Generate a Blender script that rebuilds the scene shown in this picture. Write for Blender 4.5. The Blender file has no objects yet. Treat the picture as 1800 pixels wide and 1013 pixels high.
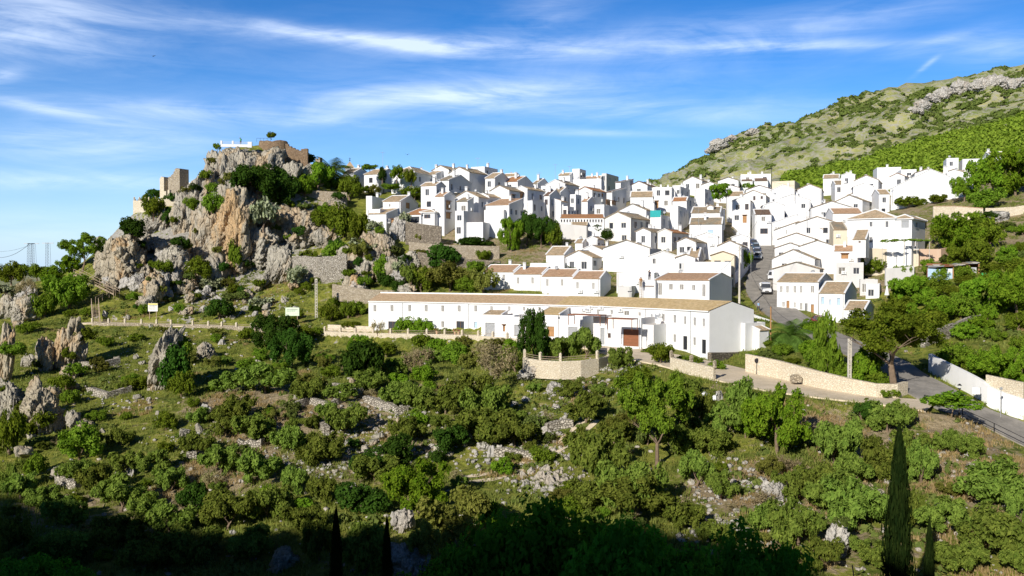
import bpy, bmesh, math, random
import numpy as np
from mathutils import Vector, Matrix
R = math.radians
rnd = random.Random(7)
SC = bpy.context.scene
COL = SC.collection
# ---------------------------------------------------------------- camera model (photo pixels 1800x1013)
F = 1560.0; CX, CY = 900.0, 506.5; HOR = 465.0
PITCH = math.atan((CY - HOR) / F)
CP_, SP_ = math.cos(PITCH), math.sin(PITCH)
def ray(u, v):
    a = (u - CX) / F; b = (CY - v) / F
    d = np.array([a, CP_ + b * SP_, -SP_ + b * CP_])
    return d / d[1]
def P(u, v, D): return ray(u, v) * D
def proj(x, y, z):
    f = y * CP_ - z * SP_; up = y * SP_ + z * CP_
    return CX + F * x / f, CY - F * up / f
def mpp(D): return D / F          # metres per photo pixel at depth D

# ---------------------------------------------------------------- numpy noise
def _hash(ix, iy, iz, seed):
    h = (ix * 374761393 + iy * 668265263 + iz * 2147483647 + seed * 974634777) & 0xffffffff
    h = ((h ^ (h >> 13)) * 1274126177) & 0xffffffff
    h = (h ^ (h >> 16)) & 0xffffffff
    return h / 4294967295.0
def vnoise(p, seed=0):
    p = np.asarray(p, float); i = np.floor(p).astype(np.int64); f = p - i
    f = f * f * f * (f * (f * 6 - 15) + 10)
    r = 0
    for dx in (0, 1):
        for dy in (0, 1):
            for dz in (0, 1):
                w = (f[:, 0] if dx else 1 - f[:, 0]) * (f[:, 1] if dy else 1 - f[:, 1]) * (f[:, 2] if dz else 1 - f[:, 2])
                r = r + w * _hash(i[:, 0] + dx, i[:, 1] + dy, i[:, 2] + dz, seed)
    return r * 2 - 1
def fbm(p, octv=4, seed=0, gain=.5, lac=2.03):
    p = np.asarray(p, float); a = 1; s = 0
    for k in range(octv):
        s = s + a * vnoise(p * lac ** k + 13.7 * k, seed + k); a *= gain
    return s
def ridged(p, octv=4, seed=0):
    p = np.asarray(p, float); a = 1; s = 0
    for k in range(octv):
        s = s + a * (1 - 2 * np.abs(vnoise(p * 2.1 ** k + 7.1 * k, seed + k))); a *= .5
    return s
def fbm2(x, y, sc, octv=4, seed=0):
    x = np.asarray(x, float).ravel(); y = np.asarray(y, float).ravel()
    return fbm(np.stack([x * sc, y * sc, x * 0 + .37], 1), octv, seed)

# ---------------------------------------------------------------- terrain
CP = [ # photo-pixel u, v, depth
(-200,1013,76),(0,1013,73),(450,1013,70),(900,1013,66),(1350,1013,62),(1800,1013,59),(2000,1013,58),
(-200,900,90),(0,900,85),(450,900,82),(900,900,78),(1350,900,74),(1600,900,72),(1800,900,70),(2000,900,66),
(-200,800,106),(0,800,101),(225,800,99),(450,800,97),(700,800,96),(900,800,93),(1100,800,90),(1300,800,86),(1500,800,85),(1640,790,84),
(0,740,114),(200,740,112),(500,740,106),(760,740,104),(1000,745,100),(1250,735,96),(1450,745,92),
(0,700,124),(300,700,118),(600,700,114),(900,700,110),(1100,700,104),(1250,690,101),
(1800,765,91),(1860,790,88),(1740,738,94.3),(1660,708,98),(1590,690,99),(1500,688,100.5),(1400,682,103),(1300,665,108),(1200,640,115),(1120,624,121),
(1800,815,84),(1700,770,87),(1600,745,89),
(1060,616,127),(980,606,135),(920,600,140),(850,594,146),(780,590,151),(700,588,154),(650,586,157),(560,583,162),(480,580,166),(380,574,170),(300,571,172),(220,569,173),(165,568,175),
(600,606,154.5),(700,611,148.5),(800,615,143.5),(880,621,137.5),(560,614,152),(640,624,146),(760,630,139),(880,640,131),(930,662,116.5),(960,666,114.2),(1000,667,113),(1045,662,114),(1150,655,111),(450,600,160),(350,600,160),(220,600,160),
(650,660,127),(450,650,138),(300,640,145),(150,640,146),(0,650,144),(-150,650,150),(-150,560,190),
(60,590,165),(0,560,188),(100,540,190),(30,500,215),(90,488,222),(150,460,222),(180,470,212),
(200,540,182),(300,540,182),(450,540,182),(550,540,180),(600,550,175),
(250,500,195),(350,500,194),(450,490,196),(550,490,192),(640,500,184),(620,460,196),(700,470,190),(720,500,180),(800,500,176),(760,450,194),(850,455,190),(840,510,172),
(220,440,208),(300,440,206),(400,440,204),(500,440,204),(560,420,208),
(250,400,215),(340,400,212),(450,400,211),(540,390,213),(610,390,214),
(240,372,222),(300,350,223),(350,340,222),(400,340,219),(450,340,219),(500,330,222),(560,340,224),(600,350,226),
(385,275,224),(420,258,228),(470,256,230),(505,275,231),(540,300,233),(585,318,234),(330,345,230),(270,350,232),
(650,420,200),(700,412,203),(780,418,203),(860,412,206),(880,420,203),(930,432,198),(985,430,196),(640,390,212),(650,345,230),(700,340,232),(800,340,238),(870,350,236),
(940,400,214),(1000,410,210),(1060,415,208),(1000,350,250),(1100,345,268),(940,350,243),(880,380,222),(1040,380,232),
(900,450,190),(1000,478,178),(1100,500,171),(1060,490,173),(1150,420,204),(1200,492,167),
(870,520,164),(950,520,162),(1080,535,156),(1150,545,151),(1240,545,148),
(1200,445,190),(1200,400,220),(1200,355,262),(1200,328,300),(1120,330,300),(1270,440,196),(1290,500,170),(1295,545,152),(1290,612,136),(1250,655,118),(1290,653,121),
(1300,400,230),(1323,425,221),(1333,450,205),(1340,475,188),(1335,505,170),(1345,530,160),(1375,555,148),(1425,580,136),(1480,605,127),(1540,630,118),(1575,655,110),(1630,680,103),
(1330,400,240),(1290,345,285),(1300,320,335),(1400,330,300),(1400,385,245),(1400,440,208),(1450,490,176),(1430,545,156),(1500,575,144),
(1550,500,166),(1500,440,192),(1560,442,184),(1640,442,180),(1550,355,245),(1500,322,300),(1600,312,280),(1700,295,285),(1760,285,270),
(1650,378,203),(1750,375,192),(1800,362,192),(1800,300,245),(1720,330,225),
(1650,455,172),(1700,470,162),(1800,440,160),(1800,500,144),(1700,530,144),(1650,600,124),(1720,590,126),(1800,600,119),(1800,555,130),(1600,570,138),
(1700,650,110),(1760,670,106),(1820,690,103),(1900,700,94),(1900,600,112),(2000,500,140),
(1380,620,120),(1450,640,114),(1520,665,107),(1330,625,121),
(1400,322,390),(1500,292,400),(1600,262,420),(1700,240,420),(1800,215,410),(2000,180,400),
(1110,322,700),(1200,308,760),(1250,280,790),(1300,251,810),(1400,210,830),(1500,182,840),(1600,160,845),(1700,143,850),(1800,133,855),(2000,112,860),
(1200,322,560),(1300,300,560),(1400,270,590),(1500,240,600),(1600,200,620),(1700,185,600),(1800,178,560),(1900,160,560),(1600,165,740),(1750,150,720),
]
WP = [ # world anchors
(0,0,-1.8),(0,5,-5),(0,14,-12),(0,30,-21),(0,45,-25),(-30,20,-16),(30,20,-16),(-30,40,-25),(30,40,-25),(-60,45,-25),(60,45,-22),(75,25,-14),(-75,20,-16),
(0,-15,6),(-25,-18,13),(25,-15,6),(-45,0,12),(-57,-20,28),(-83,-20,31),(-120,-45,51),(-97,-45,49),(-71,-45,47.5),(-50,-45,42.5),(-32,-45,36.5),(-10,-45,27),(20,-45,18),(60,-45,14),(-90,0,22),(-70,-75,55),(-100,-75,56),(-30,-75,40),(20,-75,30),(60,-80,26),(-120,20,18),(-130,60,0),(45,0,-2),(90,0,2),  # unseen hill behind the camera, ridge heights shaped to shade the foreground
(-150,100,-20),(-170,150,-14),(-130,-130,80),(0,-130,66),(120,-130,40),(-200,0,40),(200,0,10),(150,60,-2),(200,150,30),(130,120,0),
(-170,215,-14),(-220,180,-20),(-140,290,-30),(-100,270,-16),(-60,300,-10),(0,330,0),(60,360,14),(-220,330,-55),(-100,450,-60),(50,500,-20),(-300,600,-75),(0,700,-40),(100,620,20),
(320,300,110),(500,450,170),(700,700,240),(0,1000,-60),(120,1000,20),(300,1050,90),(600,1100,130),(800,1050,160),(-400,1000,-75),(110,430,18),(130,500,30),(100,420,14),(-400,300,-70),(-350,100,-40),(400,100,90),
]
_pts = np.array([P(*c) for c in CP] + [np.array(w, float) for w in WP])
_xy = _pts[:, :2]; _z = _pts[:, 2]
def _kern(a, b):
    d2 = ((a[:, None, :] - b[None, :, :]) ** 2).sum(-1)
    return np.sqrt(d2 + 9.0)
_n = len(_pts)
_A = np.zeros((_n + 3, _n + 3)); _K = _kern(_xy, _xy) 
_A[:_n, :_n] = _K - np.eye(_n) * 1.2
_A[:_n, _n] = 1; _A[:_n, _n + 1:] = _xy / 100; _A[_n, :_n] = 1; _A[_n + 1:, :_n] = _xy.T / 100
_w = np.linalg.solve(_A, np.concatenate([_z, [0, 0, 0]]))
def rbf(x, y):
    q = np.stack([x, y], 1); out = np.empty(len(q))
    for s in range(0, len(q), 20000):
        k = _kern(q[s:s + 20000], _xy)
        out[s:s + 20000] = k @ _w[:_n] + _w[_n] + q[s:s + 20000] / 100 @ _w[_n + 1:]
    return out
def axis(lo, hi, step, far_lo, far_hi, g):
    mid = list(np.arange(lo, hi, step)); a = []; s = step; x = lo
    while x > far_lo: s *= g; x -= s; a.append(x)
    b = []; s = step; x = mid[-1]
    while x < far_hi: s *= g; x += s; b.append(x)
    return np.array(a[::-1] + mid + b)
XS = axis(-140, 150, .95, -7000, 7000, 1.035)
YS = axis(50, 262, .95, -400, 9000, 1.02)
GX, GY = np.meshgrid(XS, YS)
_gx, _gy = GX.ravel(), GY.ravel()
def sstep(a, b, x): t = np.clip((x - a) / (b - a), 0, 1); return t * t * (3 - 2 * t)
_cx = np.clip(_gx, -450, 800); _cy = np.clip(_gy, -180, 1150)
_h = rbf(_cx, _cy)
_out = np.maximum(np.abs(_gx - _cx), np.abs(_gy - _cy))
_h = _h * (1 - sstep(0, 900, _out)) - 75 * sstep(0, 900, _out)
_dist = np.hypot(_gx, _gy)
_town = np.exp(-(((_gx - 60) / 95) ** 4 + ((_gy - 215) / 70) ** 4))
_amp = (0.42 + np.clip((_dist - 350) / 300, 0, 1) * 4.0) * (1 - .8 * _town)
_h = _h + _amp * fbm2(_gx, _gy, .11, 4, 3) + _amp * 1.2 * fbm2(_gx, _gy, .02, 3, 9) * np.clip((_dist - 350) / 300, 0, 1) * 2
_near = (1 - _town) * (_dist < 400)
_h = _h + .16 * _near * fbm2(_gx, _gy, .55, 3, 5)
_bk = (1 - sstep(-25, 10, _gy)) * (_out < 1)
_h = _h + _bk * (2.2 * fbm2(_gx, _gy, .10, 3, 77) - 2.4 * (_gx < -60) - 1.0)  # bumps put on the unseen hill behind the camera to break its shadow edge
HG = _h.reshape(GX.shape)
def H(x, y):
    i = int(np.clip(np.searchsorted(XS, x) - 1, 0, len(XS) - 2)); j = int(np.clip(np.searchsorted(YS, y) - 1, 0, len(YS) - 2))
    fx = min(max((x - XS[i]) / (XS[i + 1] - XS[i]), 0), 1); fy = min(max((y - YS[j]) / (YS[j + 1] - YS[j]), 0), 1)
    return float((HG[j, i] * (1 - fx) + HG[j, i + 1] * fx) * (1 - fy) + (HG[j + 1, i] * (1 - fx) + HG[j + 1, i + 1] * fx) * fy)
def Hv(x, y):
    i = np.clip(np.searchsorted(XS, x) - 1, 0, len(XS) - 2); j = np.clip(np.searchsorted(YS, y) - 1, 0, len(YS) - 2)
    fx = np.clip((x - XS[i]) / (XS[i + 1] - XS[i]), 0, 1); fy = np.clip((y - YS[j]) / (YS[j + 1] - YS[j]), 0, 1)
    return (HG[j, i] * (1 - fx) + HG[j, i + 1] * fx) * (1 - fy) + (HG[j + 1, i] * (1 - fx) + HG[j + 1, i + 1] * fx) * fy
_D = 22 * 1.0035 ** np.arange(1100)
def at(u, v, h=0.0, dmin=30):
    """where the ray through photo pixel (u,v) first comes within h of the ground"""
    d = ray(u, v); D = _D[_D >= dmin]
    c = d[2] * D - Hv(d[0] * D, D) - h
    k = np.argmax(c <= 0) if (c <= 0).any() else int(np.argmin(c))
    if k > 0 and c[k] <= 0:
        t = c[k - 1] / (c[k - 1] - c[k]); DD = D[k - 1] + t * (D[k] - D[k - 1])
    else: DD = D[k]
    return d * DD
# roads: polylines in photo pixels that flatten the ground under them
def smooth_line(pts, step=1.5):
    pts = [np.array(p, float) for p in pts]; out = []
    for i in range(len(pts) - 1):
        p0 = pts[max(i - 1, 0)]; p1 = pts[i]; p2 = pts[i + 1]; p3 = pts[min(i + 2, len(pts) - 1)]
        n = max(2, int(np.linalg.norm((p2 - p1)[:2]) / step))
        for k in range(n):
            t = k / n
            out.append(.5 * ((2 * p1) + (-p0 + p2) * t + (2 * p0 - 5 * p1 + 4 * p2 - p3) * t * t + (-p0 + 3 * p1 - 3 * p2 + p3) * t ** 3))
    out.append(pts[-1]); return np.array(out)
ROADS = {}
def road_def(name, pts, width):
    L = smooth_line([P(*p) for p in pts]); z = L[:, 2].copy()
    for _ in range(12): z[1:-1] = (z[:-2] + z[1:-1] * 2 + z[2:]) / 4
    L[:, 2] = z; ROADS[name] = (L, width)
road_def('street', [(1332,418,226),(1342,440,212),(1345,470,190),(1341,505,169),(1356,532,158),(1385,556,147),(1430,580,136),(1490,607,126.5),(1545,632,117.5),(1578,655,110),(1626,680,103),(1690,712,97),(1760,743,93.3),(1850,785,88.5),(1980,850,82),(2250,960,73)], 6.4)
road_def('lane', [(1640,712,96),(1560,700,98.5),(1470,692,101),(1380,679,104.5),(1300,662,109.5),(1215,640,116),(1150,627,121),(1090,616,126.5)], 9.4)
road_def('terrace_path', [(1090,616,126.5),(1020,607,132),(950,600,139),(870,593,146),(780,589,150.5),(700,588,154),(640,587,157),(560,583,162),(480,579,166),(380,573.5,170),(300,571,172),(220,569,173),(150,567,176)], 4.6)
for nm, (L, w) in sorted(ROADS.items(), key=lambda i: i[0] == 'street'):
    for s in range(0, 1):
        m = (np.abs(_gx - L[:, 0].mean()) < 200) & (_gy > 50) & (_gy < 260)
        idx = np.where(m)[0]; q = np.stack([_gx[idx], _gy[idx]], 1)
        dmin = np.full(len(idx), 1e9); zz = np.zeros(len(idx))
        for k in range(len(L) - 1):
            e = L[k + 1, :2] - L[k, :2]; tt_ = np.clip(((q - L[k, :2]) @ e) / (e @ e + 1e-9), 0, 1); c_ = L[k, :2] + tt_[:, None] * e
            d = np.hypot(q[:, 0] - c_[:, 0], q[:, 1] - c_[:, 1]); b = d < dmin; dmin[b] = d[b]; zz[b] = (L[k, 2] + tt_ * (L[k + 1, 2] - L[k, 2]))[b]
        wgt = 1 - (sstep(w / 2 + .2, w / 2 + 1.5, dmin) if nm == 'terrace_path' else sstep(w / 2 + 1.2, w / 2 + 4.4, dmin) if nm == 'street' else sstep(w / 2 + .9, w / 2 + 3.0, dmin))
        hh = HG.ravel(); hh[idx] = hh[idx] * (1 - wgt) + (zz - .16) * wgt
        HG[:] = hh.reshape(HG.shape)

# ---------------------------------------------------------------- object helpers
def link(o, parent=None):
    COL.objects.link(o)
    if parent is not None: o.parent = parent
    return o
def tag(o, label=None, cat=None, group=None, kind=None):
    if label: o['label'] = label
    if cat: o['category'] = cat
    if group: o['group'] = group
    if kind: o['kind'] = kind
    return o
def empty(name, loc=(0, 0, 0), rz=0):
    o = bpy.data.objects.new(name, None); o.location = tuple(loc); o.rotation_euler = (0, 0, rz); o.empty_display_size = .3
    return link(o)
class MB:
    """collects faces; build() makes one mesh object"""
    def __init__(s): s.v = []; s.f = []; s.m = []; s.uv = []; s.T = Matrix.Identity(4)
    def face(s, pts, mi=0, uv=None):
        b = len(s.v)
        for p in pts: s.v.append(tuple(s.T @ Vector(p)))
        s.f.append(tuple(range(b, b + len(pts)))); s.m.append(mi)
        s.uv.append(uv if uv else [(p[0] + p[1] * .0, p[2]) for p in pts])
    def box(s, x0, x1, y0, y1, z0, z1, mi=0, skip=''):
        p = [(x0, y0, z0), (x1, y0, z0), (x1, y1, z0), (x0, y1, z0), (x0, y0, z1), (x1, y0, z1), (x1, y1, z1), (x0, y1, z1)]
        for k, q in (('b', (3, 2, 1, 0)), ('t', (4, 5, 6, 7)), ('f', (0, 1, 5, 4)), ('r', (1, 2, 6, 5)), ('k', (2, 3, 7, 6)), ('l', (3, 0, 4, 7))):
            if k in skip: continue
            pts = [p[i] for i in q]
            uv = [((a[0] if k in 'bfkt' else a[1]), (a[2] if k in 'frkl' else a[1])) for a in pts]
            s.face(pts, mi, uv)
    def cyl(s, p0, p1, r0, r1, n=8, mi=0, cap=True):
        p0 = Vector(p0); p1 = Vector(p1); d = (p1 - p0).normalized()
        a = d.orthogonal().normalized(); b = d.cross(a)
        A = [p0 + (a * math.cos(t) + b * math.sin(t)) * r0 for t in [2 * math.pi * k / n for k in range(n)]]
        B = [p1 + (a * math.cos(t) + b * math.sin(t)) * r1 for t in [2 * math.pi * k / n for k in range(n)]]
        for k in range(n): s.face([A[k], A[(k + 1) % n], B[(k + 1) % n], B[k]], mi)
        if cap: s.face(B, mi); s.face(A[::-1], mi)
    def sphere(s, c, r, n=8, mi=0, sz=1):
        c = Vector(c)
        g = [[c + Vector((math.sin(t) * math.cos(a), math.sin(t) * math.sin(a), math.cos(t) * sz)) * r for a in [2 * math.pi * i / n for i in range(n)]] for t in [math.pi * j / (n // 2) for j in range(n // 2 + 1)]]
        for j in range(n // 2):
            for i in range(n): s.face([g[j + 1][i], g[j + 1][(i + 1) % n], g[j][(i + 1) % n], g[j][i]], mi)
    def mesh(s, name, mats, smooth=False):
        me = bpy.data.meshes.new(name); me.from_pydata(s.v, [], s.f)
        for m in mats: me.materials.append(m)
        me.polygons.foreach_set('material_index', s.m)
        if smooth: me.polygons.foreach_set('use_smooth', [True] * len(s.f))
        uvl = me.uv_layers.new(name='UVMap'); flat = [c for f in s.uv for p in f for c in p]
        uvl.data.foreach_set('uv', flat); me.update(); return me
    def build(s, name, mats, parent=None, smooth=False):
        if not isinstance(mats, (list, tuple)): mats = [mats]
        return link(bpy.data.objects.new(name, s.mesh(name, mats, smooth)), parent)
def np_mesh(name, V, Fq, mats, mi=None, smooth=False):
    me = bpy.data.meshes.new(name); V = np.asarray(V, np.float32); Fq = np.asarray(Fq, np.int32)
    n = Fq.shape[1]
    me.vertices.add(len(V)); me.vertices.foreach_set('co', V.ravel())
    me.loops.add(Fq.size); me.loops.foreach_set('vertex_index', Fq.ravel())
    me.polygons.add(len(Fq)); me.polygons.foreach_set('loop_start', np.arange(0, Fq.size, n, dtype=np.int32)); me.polygons.foreach_set('loop_total', np.full(len(Fq), n, np.int32))
    if mi is not None: me.polygons.foreach_set('material_index', np.asarray(mi, np.int32))
    if smooth: me.polygons.foreach_set('use_smooth', np.ones(len(Fq), bool))
    for m in mats: me.materials.append(m)
    me.update(calc_edges=True); return me
def copy_tree(o, parent=None):
    c = o.copy(); COL.objects.link(c)
    if parent is not None: c.parent = parent
    for ch in o.children: copy_tree(ch, c)
    return c
# ---------------------------------------------------------------- materials
class NT:
    def __init__(s, name):
        s.mat = bpy.data.materials.new(name); s.mat.use_nodes = True; s.t = s.mat.node_tree; s.n = s.t.nodes
        s.b = s.n['Principled BSDF']; s.b.inputs['Roughness'].default_value = .9; s.b.inputs['Specular IOR Level'].default_value = .2
    def N(s, typ, **k):
        n = s.n.new(typ)
        for a, b in k.items(): setattr(n, a, b)
        return n
    def L(s, a, b): s.t.links.new(a, b)
    def coord(s, kind='Object', scale=(1, 1, 1), rot=(0, 0, 0)):
        if kind == 'World': o = s.N('ShaderNodeNewGeometry').outputs['Position']
        else: o = s.N('ShaderNodeTexCoord').outputs[kind]
        m = s.N('ShaderNodeMapping'); m.inputs['Scale'].default_value = scale; m.inputs['Rotation'].default_value = rot
        s.L(o, m.inputs['Vector']); return m.outputs['Vector']
    def noise(s, vec, sc, det=4, rough=.55, dist=0):
        n = s.N('ShaderNodeTexNoise'); s.L(vec, n.inputs['Vector']); n.inputs['Scale'].default_value = sc
        n.inputs['Detail'].default_value = det; n.inputs['Roughness'].default_value = rough; n.inputs['Distortion'].default_value = dist
        return n.outputs['Fac']
    def vor(s, vec, sc, feature='F1', out='Distance', rnd_=1):
        n = s.N('ShaderNodeTexVoronoi', feature=feature); s.L(vec, n.inputs['Vector']); n.inputs['Scale'].default_value = sc; n.inputs['Randomness'].default_value = rnd_
        return n.outputs[out]
    def ramp(s, f, stops):
        r = s.N('ShaderNodeValToRGB'); s.L(f, r.inputs['Fac']); e = r.color_ramp.elements
        while len(e) < len(stops): e.new(.5)
        for k, (p, c) in enumerate(stops):
            e[k].position = p; e[k].color = (c, c, c, 1) if isinstance(c, (int, float)) else (*c, 1)
        return r.outputs['Color']
    def mix(s, f, a, b, mode='MIX'):
        m = s.N('ShaderNodeMix', data_type='RGBA', blend_type=mode)
        for v, i in ((f, 0), (a, 6), (b, 7)):
            if hasattr(v, 'links') or hasattr(v, 'is_linked'): s.L(v, m.inputs[i])
            elif i == 0: m.inputs[0].default_value = v
            else: m.inputs[i].default_value = (*v, 1)
        return m.outputs[2]
    def math(s, op, a, b=0.0, clamp=False):
        m = s.N('ShaderNodeMath', operation=op); m.use_clamp = clamp
        for v, i in ((a, 0), (b, 1)):
            if isinstance(v, (int, float)): m.inputs[i].default_value = v
            else: s.L(v, m.inputs[i])
        return m.outputs[0]
    def col(s, c):
        if isinstance(c, tuple): s.b.inputs['Base Color'].default_value = (*c, 1)
        else: s.L(c, s.b.inputs['Base Color'])
    def bump(s, h, st=.5, d=.1):
        b = s.N('ShaderNodeBump'); b.inputs['Strength'].default_value = st; b.inputs['Distance'].default_value = d
        s.L(h, b.inputs['Height']); s.L(b.outputs[0], s.b.inputs['Normal'])
M = {}
def simple(name, c, rough=.8, metal=0, var=.12, sc=3, spec=.2):
    t = NT(name); v = t.noise(t.coord('Object'), sc, 4)
    t.col(t.mix(t.ramp(v, [(.3, 0), (.7, 1)]), tuple(x * (1 - var) for x in c), tuple(min(1, x * (1 + var)) for x in c)))
    t.b.inputs['Roughness'].default_value = rough; t.b.inputs['Metallic'].default_value = metal; t.b.inputs['Specular IOR Level'].default_value = spec
    M[name] = t.mat; return t.mat
def whitewash(name, c, dirt=(.5, .45, .38), amt=.5, low=.0):
    t = NT(name); w = t.coord('World'); big = t.noise(w, .22, 5, .6)
    st = t.noise(t.coord('World', (1.2, 1.2, .18)), 1.0, 5, .65)
    f = t.math('MULTIPLY', t.ramp(st, [(.52, 0), (.8, 1)]), t.ramp(big, [(.35, .15), (.7, 1)]))
    f = t.math('MULTIPLY', f, amt)
    c2 = t.mix(t.ramp(t.noise(w, .8, 3), [(.3, 0), (.7, 1)]), tuple(x * .95 for x in c), c)
    t.col(t.mix(f, c2, dirt)); t.bump(t.noise(w, 3, 4), .15, .03); M[name] = t.mat
whitewash('wall_white', (.76, .76, .755), amt=.75)
whitewash('wall_old', (.74, .72, .67), (.42, .35, .26), .9)
whitewash('wall_beige', (.68, .60, .46), (.5, .38, .25), .7)
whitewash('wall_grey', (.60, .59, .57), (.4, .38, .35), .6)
whitewash('wall_clean', (.80, .80, .795), amt=.15)
whitewash('wall_pink', (.62, .44, .32), (.7, .6, .48), .6)
def roof(name, a, b, c, lichen=.3):
    t = NT(name); tc = t.N('ShaderNodeTexCoord').outputs['UV']
    sx = t.N('ShaderNodeSeparateXYZ'); t.L(tc, sx.inputs[0])
    # barrel-tile columns every 0.24 m, courses every 0.4 m
    wx = t.math('SINE', t.math('MULTIPLY', sx.outputs[0], 2 * math.pi / .26)); wy = t.math('FRACT', t.math('MULTIPLY', sx.outputs[1], 1 / .4))
    cell = t.N('ShaderNodeCombineXYZ'); t.L(t.math('FLOOR', t.math('MULTIPLY', sx.outputs[0], 1 / .26)), cell.inputs[0]); t.L(t.math('FLOOR', t.math('MULTIPLY', sx.outputs[1], 1 / .4)), cell.inputs[1])
    wn = t.N('ShaderNodeTexWhiteNoise', noise_dimensions='2D'); t.L(cell.outputs[0], wn.inputs['Vector'])
    w = t.coord('World'); n1 = t.noise(w, .5, 5, .65); n2 = t.noise(w, 2.5, 4, .6)
    c0 = t.mix(t.ramp(wn.outputs['Value'], [(.1, 0), (.9, 1)]), a, b)
    c0 = t.mix(t.math('MULTIPLY', t.ramp(n1, [(.4, 0), (.7, 1)]), lichen * 1.6, True), c0, c)
    c0 = t.mix(t.math('MULTIPLY', t.ramp(n2, [(.45, 0), (.75, 1)]), .45), c0, tuple(x * .5 for x in a))
    t.col(c0); hgt = t.math('ADD', wx, t.math('MULTIPLY', wy, .5)); t.bump(hgt, .8, .06); M[name] = t.mat
roof('roof_tan', (.48, .34, .20), (.68, .51, .33), (.36, .31, .22), .5)
roof('roof_old', (.36, .25, .15), (.55, .41, .26), (.30, .28, .22), .8)
roof('roof_orange', (.44, .19, .08), (.58, .29, .13), (.38, .27, .18), .25)
roof('roof_red', (.50, .30, .18), (.62, .41, .26), (.42, .32, .22), .2)
roof('roof_dark', (.18, .11, .08), (.26, .16, .11), (.2, .17, .13), .4)
roof('roof_clay', (.55, .38, .23), (.66, .48, .30), (.52, .39, .25), .15)
roof('roof_gold', (.62, .45, .22), (.74, .56, .31), (.46, .34, .2), .2)
def stone(name, c1, c2, mortar, sc, flat=.6, bump=.9):
    t = NT(name); v = t.coord('World', (1, 1, 1 / flat)); wob = t.noise(v, sc * .8, 2)
    mv = t.N('ShaderNodeVectorMath', operation='ADD'); t.L(v, mv.inputs[0]); cmb = t.N('ShaderNodeCombineXYZ')
    k = t.math('MULTIPLY', wob, .35 / sc)
    for i in range(3): t.L(k, cmb.inputs[i])
    t.L(cmb.outputs[0], mv.inputs[1])
    e = t.vor(mv.outputs[0], sc, 'DISTANCE_TO_EDGE'); cc = t.vor(mv.outputs[0], sc, 'F1', 'Color')
    sep = t.N('ShaderNodeSeparateColor'); t.L(cc, sep.inputs[0])
    c0 = t.mix(t.ramp(sep.outputs[0], [(.1, 0), (.9, 1)]), c1, c2); c0 = t.mix(t.math('MULTIPLY', t.noise(v, sc * 2, 5), .5), c0, tuple(x * .6 for x in c1))
    t.col(t.mix(t.ramp(e, [(.01, 0), (.09, 1)]), mortar, c0)); t.bump(t.ramp(e, [(0, 0), (.15, 1)]), bump, .12); M[name] = t.mat
stone('stone_pale', (.68, .59, .44), (.80, .72, .57), (.57, .48, .35), 3.4, bump=.55)
stone('stone_wall', (.48, .40, .29), (.66, .58, .45), (.34, .27, .19), 3.2)
stone('stone_dark', (.24, .2, .15), (.42, .36, .28), (.12, .1, .08), 2.4)
stone('dry_stone', (.42, .38, .31), (.62, .57, .49), (.1, .08, .06), 2.8, .7)
def rockm(name, g1, g2, orange, oamt):
    t = NT(name); w = t.coord('World'); st = t.coord('World', (1, 1, .35))
    n = t.noise(st, .5, 8, .65); n2 = t.noise(w, 2.2, 6, .7); cr = t.vor(st, .9, 'DISTANCE_TO_EDGE')
    c = t.mix(t.ramp(n, [(.35, 0), (.65, 1)]), g1, g2)
    c = t.mix(t.math('MULTIPLY', t.ramp(t.noise(st, .16, 4, .6, .6), [(.5, 0), (.62, 1)]), oamt), c, orange)
    c = t.mix(t.ramp(n2, [(.3, .55), (.48, 0)]), c, (.11, .1, .085))
    c = t.mix(t.ramp(n2, [(.6, 0), (.75, .4)]), c, (.62, .59, .53))
    # lichen and moss on flatter tops
    ge = t.N('ShaderNodeNewGeometry'); sx = t.N('ShaderNodeSeparateXYZ'); t.L(ge.outputs['Normal'], sx.inputs[0])
    up = t.ramp(sx.outputs[2], [(.72, 0), (.9, .6)])
    c = t.mix(t.math('MULTIPLY', up, t.ramp(t.noise(w, 1.3, 4), [(.42, 0), (.6, 1)])), c, (.13, .15, .05))
    t.col(c)
    hh = t.math('ADD', t.math('MULTIPLY', n2, .7), t.math('MULTIPLY', t.ramp(cr, [(0, 0), (.12, 1)]), .5)); hh = t.math('ADD', hh, n)
    t.bump(hh, 1.0, .45); M[name] = t.mat
rockm('rock_grey', (.31, .285, .235), (.50, .46, .375), (.52, .36, .19), .55)
rockm('rock_orange', (.35, .30, .22), (.50, .44, .33), (.54, .35, .17), .8)
rockm('rock_pale', (.38, .36, .33), (.55, .52, .47), (.5, .38, .25), .3)
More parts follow.
